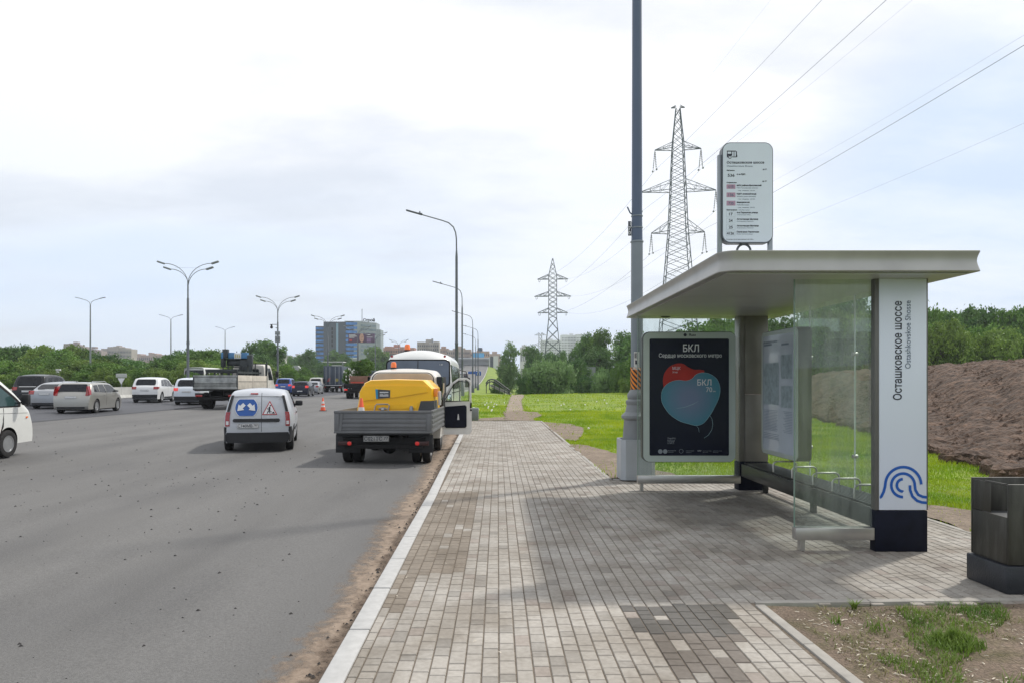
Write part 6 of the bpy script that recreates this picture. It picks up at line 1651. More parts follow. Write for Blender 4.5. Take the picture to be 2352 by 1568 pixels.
# twin-arm, four-head lamps on the central reserve
def twin_lamp(label, x, y, group):
    t = thing('street_lamp', label, 'street lamp', (x, y, road_z(x, y)), 0, group)
    mb = MB(); mb.lathe([(.18, 0), (.17, .6), (.13, .7), (.125, 4.9), (.15, 4.92), (.15, 5.2), (.12, 5.22), (.105, 9.35), (.075, 9.4), (.065, 11.1)], seg=14); mb.build('pole', m_lampk, t)
    for sx in (1, -1):
        for (dx_, dz, y_) in ((1.0, 0, 0), (.76, -.42, -.0)):
            mb = MB(); pts = []
            for k in range(9):
                u = k/8; pts.append((sx*dx_*(u**1.6)*2.35, y_+.12*(1 if dz else 0), 10.85+dz*.35+(2.05+dz)*(1-(1-u)**1.9)*.93))
            mb.tube(pts, .032, 6); ar = mb.build('arm', m_lampk, t)
            e = pts[-1]; mb = MB(); mb.box((e[0]+sx*.28, e[1], e[2]+.07), (.75, .30, .17), .06, (0, R(-18*sx), 0)); mb.build('lamp_head', M('lamp_head_grey', (.20, .22, .22), .5, var=.1), ar)
    mb = MB(); mb.tube([(-1.25, 0, 12.35), (1.25, 0, 12.3)], .008, 4); mb.build('tie_wire', m_lampk, t)
    return t
g2 = 'four-headed lamps on the central reserve'
T1 = twin_lamp('large four-headed street lamp at left, tallest of its row', -30.0, 71.7, g2)
for (dx, y, lb) in ((638, 101, 'second four-headed street lamp, carrying a camera'), (753, 131, 'third four-headed street lamp, over the office block'), (821, 158, 'four-headed street lamp beside the billboard mast'), (862, 181, 'four-headed street lamp just right of the billboard'), (916, 225, 'farthest four-headed street lamp, above the pink flats')):
    x = (dx-VPX)/(F/y); c = dup(T1, (x, y, road_z(x, y)), 0, lb)
    if y == 101:
        mb = MB(); mb.b(-.28, .0, -.05, .05, 8.52, 8.60); mb.b(-1.1, 0, -.04, .04, 9.0, 9.07); mb.ball((-.85, 0, 8.65), .2, 10); mb.cyl((-.85, 0, 8.7), (-.85, 0, 9.0), .12, seg=10); mb.build('surveillance_camera', m_plast, c)
        for z in (7.6, 7.0, 6.6): mb = MB(); mb.b(-.35, .3, -.14, .14, z, z+.5, .02); mb.build('control_box', m_galv, c)
# thin Y lamps on the far side road
def y_lamp(label, x, y, group):
    t = thing('street_lamp', label, 'street lamp', (x, y, ground_z(x, y)), 0, group)
    mb = MB(); mb.lathe([(.13, 0), (.11, 5), (.07, 11.4)], seg=10); mb.build('pole', m_galv, t)
    for sx in (1, -1):
        mb = MB(); mb.tube([(0, 0, 11.3), (sx*.12, 0, 11.75), (sx*.45, 0, 12.0), (sx*1.3, 0, 12.25)], .035, 5); mb.build('arm', m_galv, t)
        mb = MB(); mb.box((sx*1.6, 0, 12.33), (.8, .22, .07), .02, (0, R(-12*sx), 0)); mb.build('lamp_head', m_lampk, t)
    return t
g3 = 'slender two-armed lamps beyond the barrier'
Y1 = y_lamp('slender two-armed lamp at far left above the hedge of trees', (207.5-VPX)/(F/98), 98, g3)
for dx, y, lb in ((392.5, 124, 'slender two-armed lamp left of the big four-headed lamp'), (517, 152, 'slender two-armed lamp above the crane lorry')):
    x = (dx-VPX)/(F/y); dup(Y1, (x, y, ground_z(x, y)), 0, lb)
# barrier on the central reserve
m_conc = M('barrier_concrete', (.40, .40, .38), .85, var=.18, scale=.8, bump=.15, bscale=30)
bar_ = thing('concrete_barrier', 'long pale concrete barrier along the central reserve', 'barrier', (-30.6, 20, 0))
mb = MB(); y = 20
while y < 330:
    ln = 4 if y < 120 else 10; z0, z1 = road_z(-30.6, y), road_z(-30.6, y+ln); x = -30.6
    pf_ = [(-.30, -.15), (-.30, .08), (-.14, .30), (-.09, .92), (.09, .92), (.14, .30), (.30, .08), (.30, -.15)]
    A = [mb.bm.verts.new((u, y+.01-20, v+z0)) for u, v in pf_]; B_ = [mb.bm.verts.new((u, y+ln-.01-20, v+z1)) for u, v in pf_]
    for i in range(8): mb.bm.faces.new((A[i], A[(i+1) % 8], B_[(i+1) % 8], B_[i]))
    mb.bm.faces.new(A[::-1]); mb.bm.faces.new(B_); y += ln
mb.build('barrier_run', m_conc, bar_, 0)

# ================================================================== PYLONS
m_pyl = M('pylon_steel', (.075, .10, .115), .6, .2, var=.15, scale=.3); m_ins = M('insulator', (.10, .12, .12), .4, var=.2, scale=2)
def lattice(mb, z0, w0, z1, w1, n, r=.07, rb=.045, geo=True):
    """tapering square lattice from z0 to z1"""
    lv = [(z0+(z1-z0)*(1-(1-i/n)**1.0), w0+(w1-w0)*i/n) for i in range(n+1)]
    for sx in (1, -1):
        for sy in (1, -1): mb.tube([(sx*w, sy*w, z) for z, w in lv], r, 4)
    for i, ((za, wa), (zb, wb)) in enumerate(zip(lv, lv[1:])):
        for s_ in (1, -1):
            a, b = (1, -1) if (i % 2 == 0) else (-1, 1)
            mb.tube([(a*wa, s_*wa, za), (b*wb, s_*wb, zb)], rb, 3); mb.tube([(s_*wa, a*wa, za), (s_*wb, b*wb, zb)], rb, 3)
            if geo: mb.tube([(b*wa, s_*wa, za), (a*wb, s_*wb, zb)], rb*.8, 3)
def cross_arm(half, h, w, y=0, r=.06, side=1):
    mb = MB()
    for sx in (side,):
        for sy in (1, -1):
            mb.tube([(sx*w, sy*w, 0), (sx*half, 0, -.1)], r, 4); mb.tube([(sx*w, sy*w, h), (sx*half, 0, -.05)], r*.8, 4)
            n = max(2, int((half-w)/1.5))
            for i in range(1, n):
                t = i/n; x = sx*(w+(half-w)*t); yy = sy*w*(1-t)
                mb.tube([(x, yy, -.1*t), (x, yy, h*(1-t))], r*.6, 3)
                t2 = (i-1)/n; mb.tube([(sx*(w+(half-w)*t2), sy*w*(1-t2), h*(1-t2)), (x, yy, -.1*t)], r*.5, 3)
            if sy == 1:
                for i in range(n): t = i/n; x = sx*(w+(half-w)*t); mb.tube([(x, w*(1-t), 0), (sx*(w+(half-w)*(i+1)/n), -w*(1-(i+1)/n), 0)], r*.5, 3)
    return mb
def pylon(label, X, Y, S, spec, gz):
    """spec: list of (height, half arm, arm depth); S unused"""
    t = thing('electricity_pylon', label, 'pylon', (X, Y, gz), R(S))
    return t
Pp = F/115.0
def pz(y): return EYE-(y-HZ)/Pp
g1z = ground_z(30, 115)
p1 = pylon('tall grey lattice pylon standing behind the bus shelter', (1557-VPX)/Pp, 115, -7, None, g1z)
mb = MB(); zz_ = lambda y: pz(y)-g1z
def hwp(y): return .5*lerp_tab([(243, 8/14.8), (330, 24/14.8), (430, 33/14.8), (527, 41/14.8), (660, 62/14.8), (760, 78/14.8), (880, 108/14.8)], y)
prev = None
levels = [250, 290, 330, 365, 398, 430, 460, 493, 527, 565, 607, 655, 708, 768, 850]
for ya_, yb_ in zip(levels, levels[1:]):
    n = 2 if yb_ <= 527 else 2
    lattice(mb, zz_(yb_), hwp(yb_), zz_(ya_), hwp(ya_), n, .085, .05)
lattice(mb, 0, hwp(905)+.2, zz_(850), hwp(850), 1, .09, .05)
mb.build('tower', m_pyl, p1, 0)
for sd_ in (1, -1): o = cross_arm(1.05, .25, .3, r=.05, side=sd_).build('peak_arm', m_pyl, p1, 0); o.location = (0, 0, zz_(247))
arms = [(341, 3.5, .9), (437, 5.75, 1.5), (532, 4.05, 1.6)]
att1 = []
for (ya_, half, h) in arms:
    for sd_ in (1, -1): o = cross_arm(half, h, hwp(ya_), side=sd_).build('cross_arm', m_pyl, p1, 0); o.location = (0, 0, zz_(ya_)-.1)
    for sx in (1, -1):
        x = sx*half; mb = MB(); z = zz_(ya_)-.15
        mb.tube([(x, 0, z), (x-.25, .35, z-3.0)], .05, 4); mb.tube([(x, 0, z), (x+.15, -.55, z-3.1)], .05, 4)
        for k in range(9):
            u = .15+k*.09; mb.cyl((x-.25*u, .35*u, z-3.0*u), (x-.25*u-.01, .35*u+.01, z-3.0*u-.05), .11, seg=6); mb.cyl((x+.15*u, -.55*u, z-3.1*u), (x+.15*u+.01, -.55*u, z-3.1*u-.05), .11, seg=6)
        mb.box((x-.3, .5, z-3.2), (.2, .5, .15)); mb.box((x+.2, -.75, z-3.25), (.2, .5, .15))
        mb.build('insulator_string', m_ins, p1, 0); att1.append((x, z-3.15))
mtx1 = Matrix.Translation(p1.location) @ Matrix.Rotation(R(-7), 4, 'Z')
A1 = [mtx1 @ Vector((x, 0, z)) for x, z in att1]
P2 = F/250.0
g2z = ground_z(20, 250)
p2 = pylon('slimmer lattice pylon in the distance above the bushes', (1269.5-VPX)/P2, 250, -5, None, g2z)
mb = MB(); z2 = lambda y: EYE-(y-HZ)/P2-g2z
lattice(mb, 0, 27/P2, z2(732), 9.2/P2, 7, .16, .10); lattice(mb, z2(732), 9.2/P2, z2(634), 9.2/P2, 9, .14, .09); lattice(mb, z2(634), 9.2/P2, z2(594), .1, 4, .11, .06); mb.build('tower', m_pyl, p2, 0)
att2 = []
for (yy, half) in ((641, 35/P2), (680.5, 42/P2), (718, 34.5/P2)):
    for sd_ in (1, -1): o = cross_arm(half, 10/P2, 9.2/P2, r=.12, side=sd_).build('cross_arm', m_pyl, p2, 0); o.location = (0, 0, z2(yy))
    for sx in (1, -1):
        mb = MB(); x = sx*half*.88; mb.tube([(x-.3, 0, z2(yy)), (x-.25, 0, z2(yy)-.8), (x, 0, z2(yy)-1.1), (x+.25, 0, z2(yy)-.8), (x+.3, 0, z2(yy))], .07, 4); mb.build('jumper_loop', m_ins, p2, 0); att2.append((sx*half, z2(yy)))
mtx2 = Matrix.Translation(p2.location) @ Matrix.Rotation(R(-5), 4, 'Z'); A2 = [mtx2 @ Vector((x, 0, z)) for x, z in att2]
P3 = F/520.0
p3 = pylon('faint far pylon showing left of the slimmer pylon', (1241-VPX)/P3-.0, 520, 0, None, 0)
mb = MB(); lattice(mb, 0, 3.2, 22, 1.2, 6, .2, .12); lattice(mb, 22, 1.2, 36, 1.0, 5, .2, .12); mb.build('tower', m_galv, p3, 0)
for z, hf in ((34.5, 4), (27.5, 6.5), (21.5, 4.5)):
    for sd_ in (1, -1): o = cross_arm(hf, 1.6, 1.0, r=.15, side=sd_).build('cross_arm', m_galv, p3, 0); o.location = (0, 0, z)
# conductors: sagging catenaries
m_wire = M('conductor', (.09, .10, .11), .6, var=.05)
def wire(name, a, b, sag, r, par, n=28):
    mb = MB(); pts = []
    for i in range(n+1):
        t = i/n; p = a.lerp(b, t); p.z -= sag*4*t*(1-t); pts.append(p)
    mb.tube(pts, r, 4); o = mb.build(name, m_wire, par, 0); return o
wires = thing('power_lines', 'overhead power lines running from pylon to pylon and out over the shelter', 'power lines', (0, 0, 0))
for i, a in enumerate(A1):
    wire('conductor', a, Vector((a.x+.9, -110, a.z+.8)), 5.2, .013 if i % 2 else .006, wires, 40)
for a, b in zip(A1, A2): wire('conductor', a, b, 3.6, .016, wires)
top1 = mtx1 @ Vector((1.0, 0, zz_(247))); wire('earth_wire', top1, Vector((top1.x+1, -110, top1.z)), 3.5, .004, wires, 40)

# ================================================================== TREES
def make_crown(seed, blobs, nleaf, leaf, drop=.0, fill=.5):
    """many leaf-sized quads scattered through a set of ellipsoids"""
    r = random.Random(seed); v = []; f = []
    tot = sum(b[3]*b[4]*b[5] for b in blobs)
    for (cx, cy, cz, rx, ry, rz) in blobs:
        k = int(nleaf*(rx*ry*rz)/tot)
        # twig clusters inside each blob
        ncl = max(6, k//26)
        for c in range(ncl):
            th = r.random()*6.283; ph = math.acos(2*r.random()-1); d = fill+(1-fill)*r.random()**.6
            d *= 1+.14*(r.random()-.3)
            qx, qy, qz = cx+rx*d*math.sin(ph)*math.cos(th), cy+ry*d*math.sin(ph)*math.sin(th), cz+rz*d*math.cos(ph)
            cs_ = leaf*(1.35+1.3*r.random())
            for j in range(26):
                x, y, z = qx+r.gauss(0, .42)*cs_, qy+r.gauss(0, .42)*cs_, qz+r.gauss(0, .34)*cs_-drop*abs(r.gauss(0, .5))*cs_
                s = leaf*(.6+.75*r.random()); a = Vector((r.gauss(0, 1), r.gauss(0, 1), r.gauss(0, .7))).normalized(); b = a.orthogonal().normalized()
                b = (Matrix.Rotation(r.random()*6.28, 3, a) @ b); c_ = a.cross(b); n = len(v); p = Vector((x, y, z))
                v += [p-b*s*.5, p+c_*s*.32, p+b*s*.5, p-c_*s*.32]; f.append((n, n+1, n+2, n+3))
    me = bpy.data.meshes.new('crown'); me.from_pydata([tuple(q) for q in v], [], f); return me
def make_trunk(seed, h, r0, blobs):
    r = random.Random(seed); mb = MB()
    mb.tube([(0, 0, -.3), (.02*h*r.random(), 0, h*.3), (.03*h*(r.random()-.5), .02*h, h*.62), (0, 0, h*.92)], [r0*1.15, r0*.85, r0*.5, r0*.12], 8)
    for b in blobs:
        z0 = max(.12*h, b[2]-b[5]*1.3)*.8; mb.tube([(0, 0, min(z0, h*.7)), (b[0]*.5, b[1]*.5, (z0+b[2])/2+.1), (b[0]*.9, b[1]*.9, b[2])], [r0*.45, r0*.3, r0*.1], 5)
    return mb.mesh('trunk')
m_bark = M('bark', (.075, .06, .045), .9, var=.3, scale=6, bump=.3, bscale=12)
def rblobs(seed, n, R_, H, base, flat=.8):
    r = random.Random(seed); out = [(0, 0, base+(H-base)*.52, R_*.72, R_*.72, (H-base)*.46)]
    for i in range(n):
        a = 6.283*i/n+r.random(); d = R_*(.35+.35*r.random()); z = base+(H-base)*(.25+.6*r.random()); s = R_*(.28+.24*r.random())
        out.append((d*math.cos(a), d*math.sin(a), z, s, s, s*flat*(H-base)/(2*R_)*1.1))
    out.append((R_*.1, 0, H-(H-base)*.14, R_*.3, R_*.3, (H-base)*.16)); return out
KINDS_ = {}
def tree_kind(key, seed, n, R_, H, base, nleaf, leaf, r0, **kw):
    bl_ = rblobs(seed, n, R_, H, base); KINDS_[key] = (make_crown(seed, bl_, nleaf, leaf, **kw), make_trunk(seed, H, r0, bl_), H, R_)
tree_kind('broad', 1, 9, 4.2, 8.0, 1.0, 12500, .34, .22)
tree_kind('broad2', 2, 8, 3.8, 8.0, .6, 12500, .33, .20)
tree_kind('broad3', 5, 10, 4.6, 8.0, .3, 13500, .35, .2)
tree_kind('tall', 3, 10, 3.0, 11.0, 2.2, 12000, .34, .22)
tree_kind('tall2', 8, 11, 3.6, 11.0, 1.2, 12500, .35, .22)
tree_kind('bush', 4, 9, 3.0, 4.6, -.3, 11000, .24, .12, drop=.4)
tree_kind('willow', 6, 16, 4.0, 5.4, -.5, 22000, .27, .14, drop=.6, fill=.35)
m_leafA = leafmat('leaf_mid_green', (.070, .155, .024), (.155, .27, .05), .35, .22)
m_leafB = leafmat('leaf_dark_green', (.05, .125, .03), (.12, .22, .052), .35, .18)
m_leafC = leafmat('leaf_olive', (.10, .17, .03), (.20, .285, .06), .35, .25)
m_leafD = leafmat('leaf_grey_green', (.14, .25, .08), (.26, .39, .16), .35, .25)
_cr = {}
def tree(key, x, y, z, k, mat, label, cat='tree', group=None, name='tree', kx_=1.0):
    cr, tk, H, R_ = KINDS_[key]
    ck = (key, mat.name)
    if ck not in _cr:
        m2 = cr.copy(); m2.materials.clear(); m2.materials.append(mat); _cr[ck] = m2
    if not tk.materials: tk.materials.append(m_bark)
    t = thing(name, label, cat, (x, y, z), rnd.random()*6.28, group); t.scale = (k*kx_, k*kx_, k)
    link('crown', _cr[ck], None, t); link('trunk', tk, None, t); return t
def tree_at(dx, dtop, Y, key, mat, label, zbase=None, wk=None, **kw):
    """stand a tree at distance Y so that its top comes to dtop"""
    p = W(dx, dtop, Y); zb = ground_z(p.x, Y) if zbase is None else zbase; H, R_ = KINDS_[key][2], KINDS_[key][3]
    k = (p.z-zb)/(H*.97); kk = 1 if wk is None else (wk/2/(F/Y))/(R_*k); return tree(key, p.x, Y, zb, k, mat, label, kx_=kk, **kw)
# belt beyond the carriageway on the left
def skyline(dx): return lerp_tab([(-80, 800), (0, 800), (30, 797), (60, 805), (100, 800), (130, 812), (165, 797), (215, 808), (250, 822), (300, 832), (350, 838), (385, 832), (410, 806), (450, 803), (490, 812), (520, 815), (545, 822), (600, 830)], dx)
gl = 'trees in the belt beyond the left carriageway'
lbs = {'A': 'leafy mid-green tree in the dense belt left of the road', 'B': 'dark green tree in the dense belt left of the road', 'C': 'olive-green tree in the dense belt left of the road'}
for i in range(24):
    dx = -70+i*29+rnd.uniform(-8, 8); c = rnd.choice('AABBC'); mt = {'A': m_leafA, 'B': m_leafB, 'C': m_leafC}[c]
    tree_at(dx, skyline(dx)+rnd.uniform(-3, 7), rnd.uniform(112, 128), rnd.choice(('broad', 'broad2', 'broad3')), mt, lbs[c], group=gl, wk=rnd.uniform(95, 125))
for i in range(24):
    dx = -80+i*29+rnd.uniform(-8, 8); c = rnd.choice('AACC'); mt = {'A': m_leafA, 'C': m_leafC}[c]
    tree_at(dx, max(skyline(dx), 812)+rnd.uniform(14, 26), rnd.uniform(98, 106), rnd.choice(('broad', 'broad3', 'bush')), mt, lbs[c], group=gl, wk=rnd.uniform(90, 120))
for i in range(16):
    dx = -60+i*42+rnd.uniform(-8, 8)
    tree_at(dx, rnd.uniform(846, 858), rnd.uniform(88, 94), 'bush', m_leafC if i % 3 else m_leafA, 'low roadside bush in front of the tree belt on the left', cat='bush', name='bush', group='bushes under the tree belt', wk=rnd.uniform(60, 85))
tree_at(572, 791, 150, 'tall2', m_leafB, 'tall dark tree behind the crane lorry, left of the pair', wk=55)
tree_at(613, 786, 148, 'tall', m_leafB, 'tall dark tree behind the crane lorry, right of the pair', wk=75)
tree_at(597, 815, 140, 'broad2', m_leafB, 'dark tree between the crane lorry and the cottage roofs', wk=90)
mid_l = 'trees around the cottages and the office block'
for dx, top, Y, k_, m_, wd in ((655, 838, 125, 'broad', m_leafA, 60), (700, 846, 150, 'broad2', m_leafA, 50), (708, 806, 260, 'tall', m_leafB, 44), (724, 826, 240, 'broad2', m_leafB, 50), (765, 806, 300, 'tall2', m_leafB, 60), (745, 835, 230, 'broad', m_leafB, 60), (790, 815, 290, 'broad', m_leafB, 50),
        (836, 828, 210, 'broad2', m_leafB, 60), (862, 800, 330, 'tall', m_leafA, 55), (812, 838, 190, 'broad3', m_leafA, 60), (870, 836, 240, 'broad3', m_leafB, 60), (905, 832, 260, 'broad', m_leafB, 60), (690, 858, 135, 'bush', m_leafA, 50), (725, 862, 170, 'bush', m_leafC, 50), (640, 862, 118, 'bush', m_leafC, 50), (940, 826, 300, 'broad', m_leafB, 60), (980, 830, 300, 'broad2', m_leafB, 60), (1020, 828, 330, 'broad', m_leafB, 60), (675, 822, 330, 'broad3', m_leafB, 60), (640, 824, 320, 'broad', m_leafA, 60)):
    tree_at(dx, top, Y, k_, m_, 'small green tree among the cottages left of the office block' if dx < 740 else 'dark tree at the foot of the office block and billboard', group=mid_l, wk=wd, zbase=-1.6)
# right side, beyond the meadow
RT = [(1168, 790, 150, 'tall2', m_leafD, 52, 'slim rounded tree standing on the bank right of the white kiosk'), (1222, 799, 190, 'tall', m_leafB, 50, 'spreading tree just left of the distant pylon'), (1266, 812, 180, 'broad', m_leafB, 55, 'dark round tree at the foot of the distant pylon'), (1292, 810, 175, 'broad2', m_leafB, 44, 'small dark tree right of the distant pylon foot'),
      (1252, 827, 112, 'willow', m_leafD, 130, 'big rounded grey-green willow bush beyond the meadow'), (1205, 866, 108, 'bush', m_leafB, 44, 'low dark bush at the foot of the stairs'), (1142, 872, 112, 'bush', m_leafA, 42, 'small bush beside the stair handrails'),
      (1347, 772, 150, 'tall', m_leafB, 42, 'thin tall tree rising above the wood, left one'), (1379, 764, 145, 'tall', m_leafA, 56, 'tallest open-crowned tree left of the lamp post'), (1330, 792, 160, 'tall2', m_leafB, 70, 'dark tree in the wood left of the lamp post'),
      (1368, 800, 140, 'tall2', m_leafB, 90, 'dense dark tree below the open-crowned tree'), (1412, 792, 150, 'tall2', m_leafD, 80, 'pale green tree close left of the lamp post'), (1437, 770, 142, 'tall', m_leafB, 60, 'tall dark tree touching the lamp post'), (1330, 826, 130, 'broad2', m_leafB, 60, 'dark middle-height tree in the wood beyond the meadow'),
      (1385, 850, 112, 'bush', m_leafD, 75, 'pale shrub at the meadow edge below the wood'), (1425, 838, 108, 'broad3', m_leafA, 60, 'green shrub at the meadow edge near the lamp post'), (1443, 870, 96, 'bush', m_leafC, 50, 'bright green bush right beside the striped post'),
      (1345, 866, 115, 'bush', m_leafB, 60, 'dark low shrub between willow and pale shrub')]
for dx, top, Y, k_, m_, wd, lb in RT: tree_at(dx, top, Y, k_, m_, lb, wk=wd, zbase=(-2.6 if Y > 100 else -.6))
gr_ = 'trees of the wood behind the ploughed bank'
rnd2 = random.Random(12)
def sky2(dx): return lerp_tab([(1460, 780), (1500, 770), (1560, 765), (1590, 742), (1640, 728), (1690, 735), (1800, 735), (1880, 710), (1930, 688), (2000, 690), (2060, 700), (2131, 716), (2200, 724), (2262, 714), (2310, 722), (2352, 720), (2480, 718)], dx)
for i in range(25):
    dx = 1470+i*42+rnd2.uniform(-10, 10); Y = rnd2.uniform(92, 104) if dx > 1850 else rnd2.uniform(104, 120); c = rnd2.choice('AB')
    tree_at(dx, sky2(dx)+rnd2.uniform(-3, 8), Y, rnd2.choice(('broad', 'broad2', 'tall2', 'broad3')), m_leafB if c == 'B' else m_leafA, 'dark green tree in the back row of the wood above the ploughed bank', group=gr_, wk=rnd2.uniform(115, 150), zbase=-1.0)
for i in range(23):
    dx = 1480+i*45+rnd2.uniform(-10, 10); Y = rnd2.uniform(80, 88); c = rnd2.choice('ACA')
    tree_at(dx, sky2(dx)+rnd2.uniform(26, 50), Y, rnd2.choice(('broad', 'broad3', 'broad2')), m_leafC if c == 'C' else m_leafA, 'lighter green tree in the front row of the wood above the ploughed bank', group=gr_, wk=rnd2.uniform(105, 140), zbase=0)
# foliage riding in the plant crate
sg_ = thing('shrub_load', 'leafy shrubs growing out of the brown crate on the lorry', 'shrubs', (-12.9, 70.5, road_z(-13, 69)+2.0)); sg_.scale = (.42, .42, .38)
mm_ = KINDS_['bush'][0].copy(); mm_.materials.clear(); mm_.materials.append(m_leafA); link('foliage', mm_, None, sg_)
sg2 = dup(sg_, (-14.1, 70.0, road_z(-13, 69)+1.35), 1.0, 'white-flowering shrubs at the left end of the planter lorry'); sg2.scale = (.24, .24, .33)
mb = MB(); rq = random.Random(8)
for i in range(40): mb.ball((rq.uniform(-2.8, 2.8), rq.uniform(-3, 0), rq.uniform(1, 4.4)), .28, 5)
mb.build('blossom', m_dand, sg2)
rcx = W(833, 833, 72)
rh = thing('red_crane_head', 'red folded crane head sticking up above the shrubs on the lorry', 'crane head', (rcx.x, 72, rcx.z-.3), R(5)); mb = MB(); mb.box((0, 0, .2), (.75, .5, .38), .06, (0, R(12), 0)); mb.box((-.3, 0, .42), (.26, .4, .2), .05); mb.tube([(-.05, .2, .1), (-.1, .3, -1.6)], .09, 6); mb.build('head', M('crane_red', (.5, .03, .03), .4, var=.1), rh)
mb = MB(); mb.box((.05, -.26, -.1), (.18, .04, .2)); mb.build('white_tag', m_plate, rh)

# ================================================================== DISTANT BUILDINGS
def facade(bm_par, x0, x1, z0, z1, nx_, nz_, y, wmat, name='window', wfrac=.55, hfrac=.5, depth=.12, limit=100):
    """windows as parts; past 100 they become one 'stuff' part"""
    dx_, dz_ = (x1-x0)/nx_, (z1-z0)/nz_
    cells = [(x0+(i+.5)*dx_, z0+(j+.5)*dz_) for j in range(nz_) for i in range(nx_)]
    mb = MB()
    for cx, cz in cells: mb.b(cx-dx_*wfrac/2, cx+dx_*wfrac/2, y-.05, y+.3, cz-dz_*hfrac/2, cz+dz_*hfrac/2)
    o = mb.build('windows', wmat, bm_par, 0); o['kind'] = 'stuff'; return o
m_win = M('dark_windows', (.06, .07, .085), .25, var=.3, scale=.2)
def block(label, dx0, dx1, dtop, Y, col, floors, cols, name='apartment_block', zb=-2, depth=14, steps=(), cat='apartment block', group=None, rz=0, wf=.45):
    P = F/Y; a = W(dx0, dtop, Y); b = W(dx1, dtop, Y); w_ = b.x-a.x
    t = thing(name, label, cat, ((a.x+b.x)/2, Y, zb), R(rz), group); H = a.z-zb
    mt = M('wall_%02d%02d%02d' % tuple(int(c*99) for c in col), col, .85, var=.12, scale=.12)
    mb = MB()
    if steps:
        n = len(steps); sw = w_/n
        for i, s_ in enumerate(steps): mb.b(-w_/2+i*sw, -w_/2+(i+1)*sw, (i % 2)*.8, depth, 0, H+s_/P*1.0)
    else: mb.b(-w_/2, w_/2, 0, depth, 0, H)
    mb.build('wall', mt, t, 0)
    mb = MB(); 
    for i in range(max(1, int(w_/25))): cx = -w_/2+(i+.5)*w_/max(1, int(w_/25)); mb.b(cx-2.2, cx+2.2, depth*.3, depth*.7, H-.05, H+2.2)
    mb.build('roof_house', mt, t, 0)
    facade(t, -w_/2, w_/2, H*.08, H*.97-(max(0, -min(steps))/P if steps else 0), cols, floors, -.02, m_win, wfrac=wf)
    return t
gA = 'apartment blocks on the skyline'
block('brown stepped apartment block at the left skyline, tallest of its group', 146, 190, 789, 820, (.24, .19, .185), 9, 12, steps=(0, 1, -2, -6), group=gA)
block('brown apartment block stepping down left of the slender lamp', 188, 232, 800, 840, (.26, .205, .195), 8, 12, steps=(2, -1, -2, -5), group=gA)
block('long beige apartment block right of the slender lamp', 232, 302, 797, 860, (.31, .27, .25), 8, 20, steps=(-3, 1, 2, -1, -4), group=gA)
block('low pinkish apartment block above the white cottage', 305, 378, 813, 900, (.36, .25, .23), 5, 16, steps=(1, -2, 2, -1), group=gA)
block('pale whitish apartment block behind the tree belt', 455, 510, 807, 1000, (.50, .50, .50), 6, 12, steps=(-2, 1, -1, 0), group=gA)
block('pale distant flats between the crane lorry and office block', 655, 705, 815, 1100, (.42, .41, .42), 7, 12, steps=(0, -3, 1, -2), group=gA)
block('pink brick flats right of the office block', 866, 952, 797, 560, (.40, .21, .17), 7, 22, steps=(-1, 2, -2, 1, -1), group=gA, zb=0)
block('tall grey flats with a roof mast behind the bus', 958, 1008, 785, 600, (.34, .32, .29), 10, 10, steps=(0, 0, -2, 1), group=gA, zb=0)
block('brown flats right of the grey tower behind the bus', 1006, 1030, 800, 700, (.36, .24, .19), 8, 7, group=gA, zb=0)
block('beige flats directly above the overpass', 1026, 1082, 800, 640, (.38, .32, .27), 7, 12, steps=(-3, 0, 1, -2), group=gA, zb=0)
block('tan flats behind the blue hoarding above the overpass', 1080, 1124, 806, 620, (.42, .29, .22), 7, 10, steps=(-2, 1, 0), group=gA, zb=0)
block('low pinkish flats at the right end above the overpass', 1122, 1150, 812, 640, (.38, .30, .27), 5, 6, group=gA, zb=0)
gW = 'tall white tower blocks behind the pylon'
block('white tower block directly behind the distant pylon', 1243, 1290, 781, 900, (.58, .60, .62), 16, 12, group=gW, depth=20)
block('broad white tower block right of the distant pylon', 1290, 1338, 769, 930, (.60, .62, .64), 18, 14, steps=(0, -1, 1), group=gW, depth=20)
block('low pale shed between the trees left of the pylon', 1195, 1213, 797, 700, (.5, .5, .5), 2, 4, group=None, depth=10, name='pale_building', cat='building')
# mast on the grey tower
mst = W(990, 777, 600)
o = thing('roof_mast', 'thin mast rising from the grey flats behind the bus', 'mast', (W(992, 783, 600).x, 604, 0)); mb = MB(); mb.cyl((0, 0, 0), (0, 0, mst.z), .8, seg=8); mb.b(-1.6, 1.6, -1, 1, mst.z-8, mst.z-4.5); mb.build('mast', m_galv, o)
# office block ---------------------------------------------------------------
OY = 480.0; PO = F/OY
def zo(u, v): # zoom4 pixels
    d = ((900+u/3.92)/1.32653, (920+v/3.92)/1.32653); return ((d[0]-VPX)/PO, EYE-(d[1]-HZ)/PO)
m_og = M('office_cladding', (.055, .07, .10), .45, .1, var=.12, scale=.15); m_oblue = M('office_glazing', (.045, .17, .46), .15, .1, var=.35, scale=.35); m_olight = M('office_pale_cladding', (.25, .29, .31), .5, var=.12, scale=.2)
ocx = zo(600, 240)[0]
off = thing('office_building', 'blue-banded glass office block rising behind the billboard', 'office block', (ocx, OY, 0))
def of(mb, name, mat):
    o = mb.build(name, mat, off, 0); o.matrix_parent_inverse = Matrix.Translation((-ocx, -OY, 0)); return o
def ob_(mb, u0, u1, v0, y0, y1, z0=-2, v1=None):
    a_ = zo(u0, v0); b2 = zo(u1, v0); mb.b(a_[0], b2[0], OY+y0, OY+y1, z0 if v1 is None else zo(0, v1)[1], a_[1])
mb = MB(); ob_(mb, 232, 402, 287, 2, 24); ob_(mb, 336, 600, 237, 0, 26); ob_(mb, 600, 700, 232, -1, 26)
of(mb, 'wall', m_og)
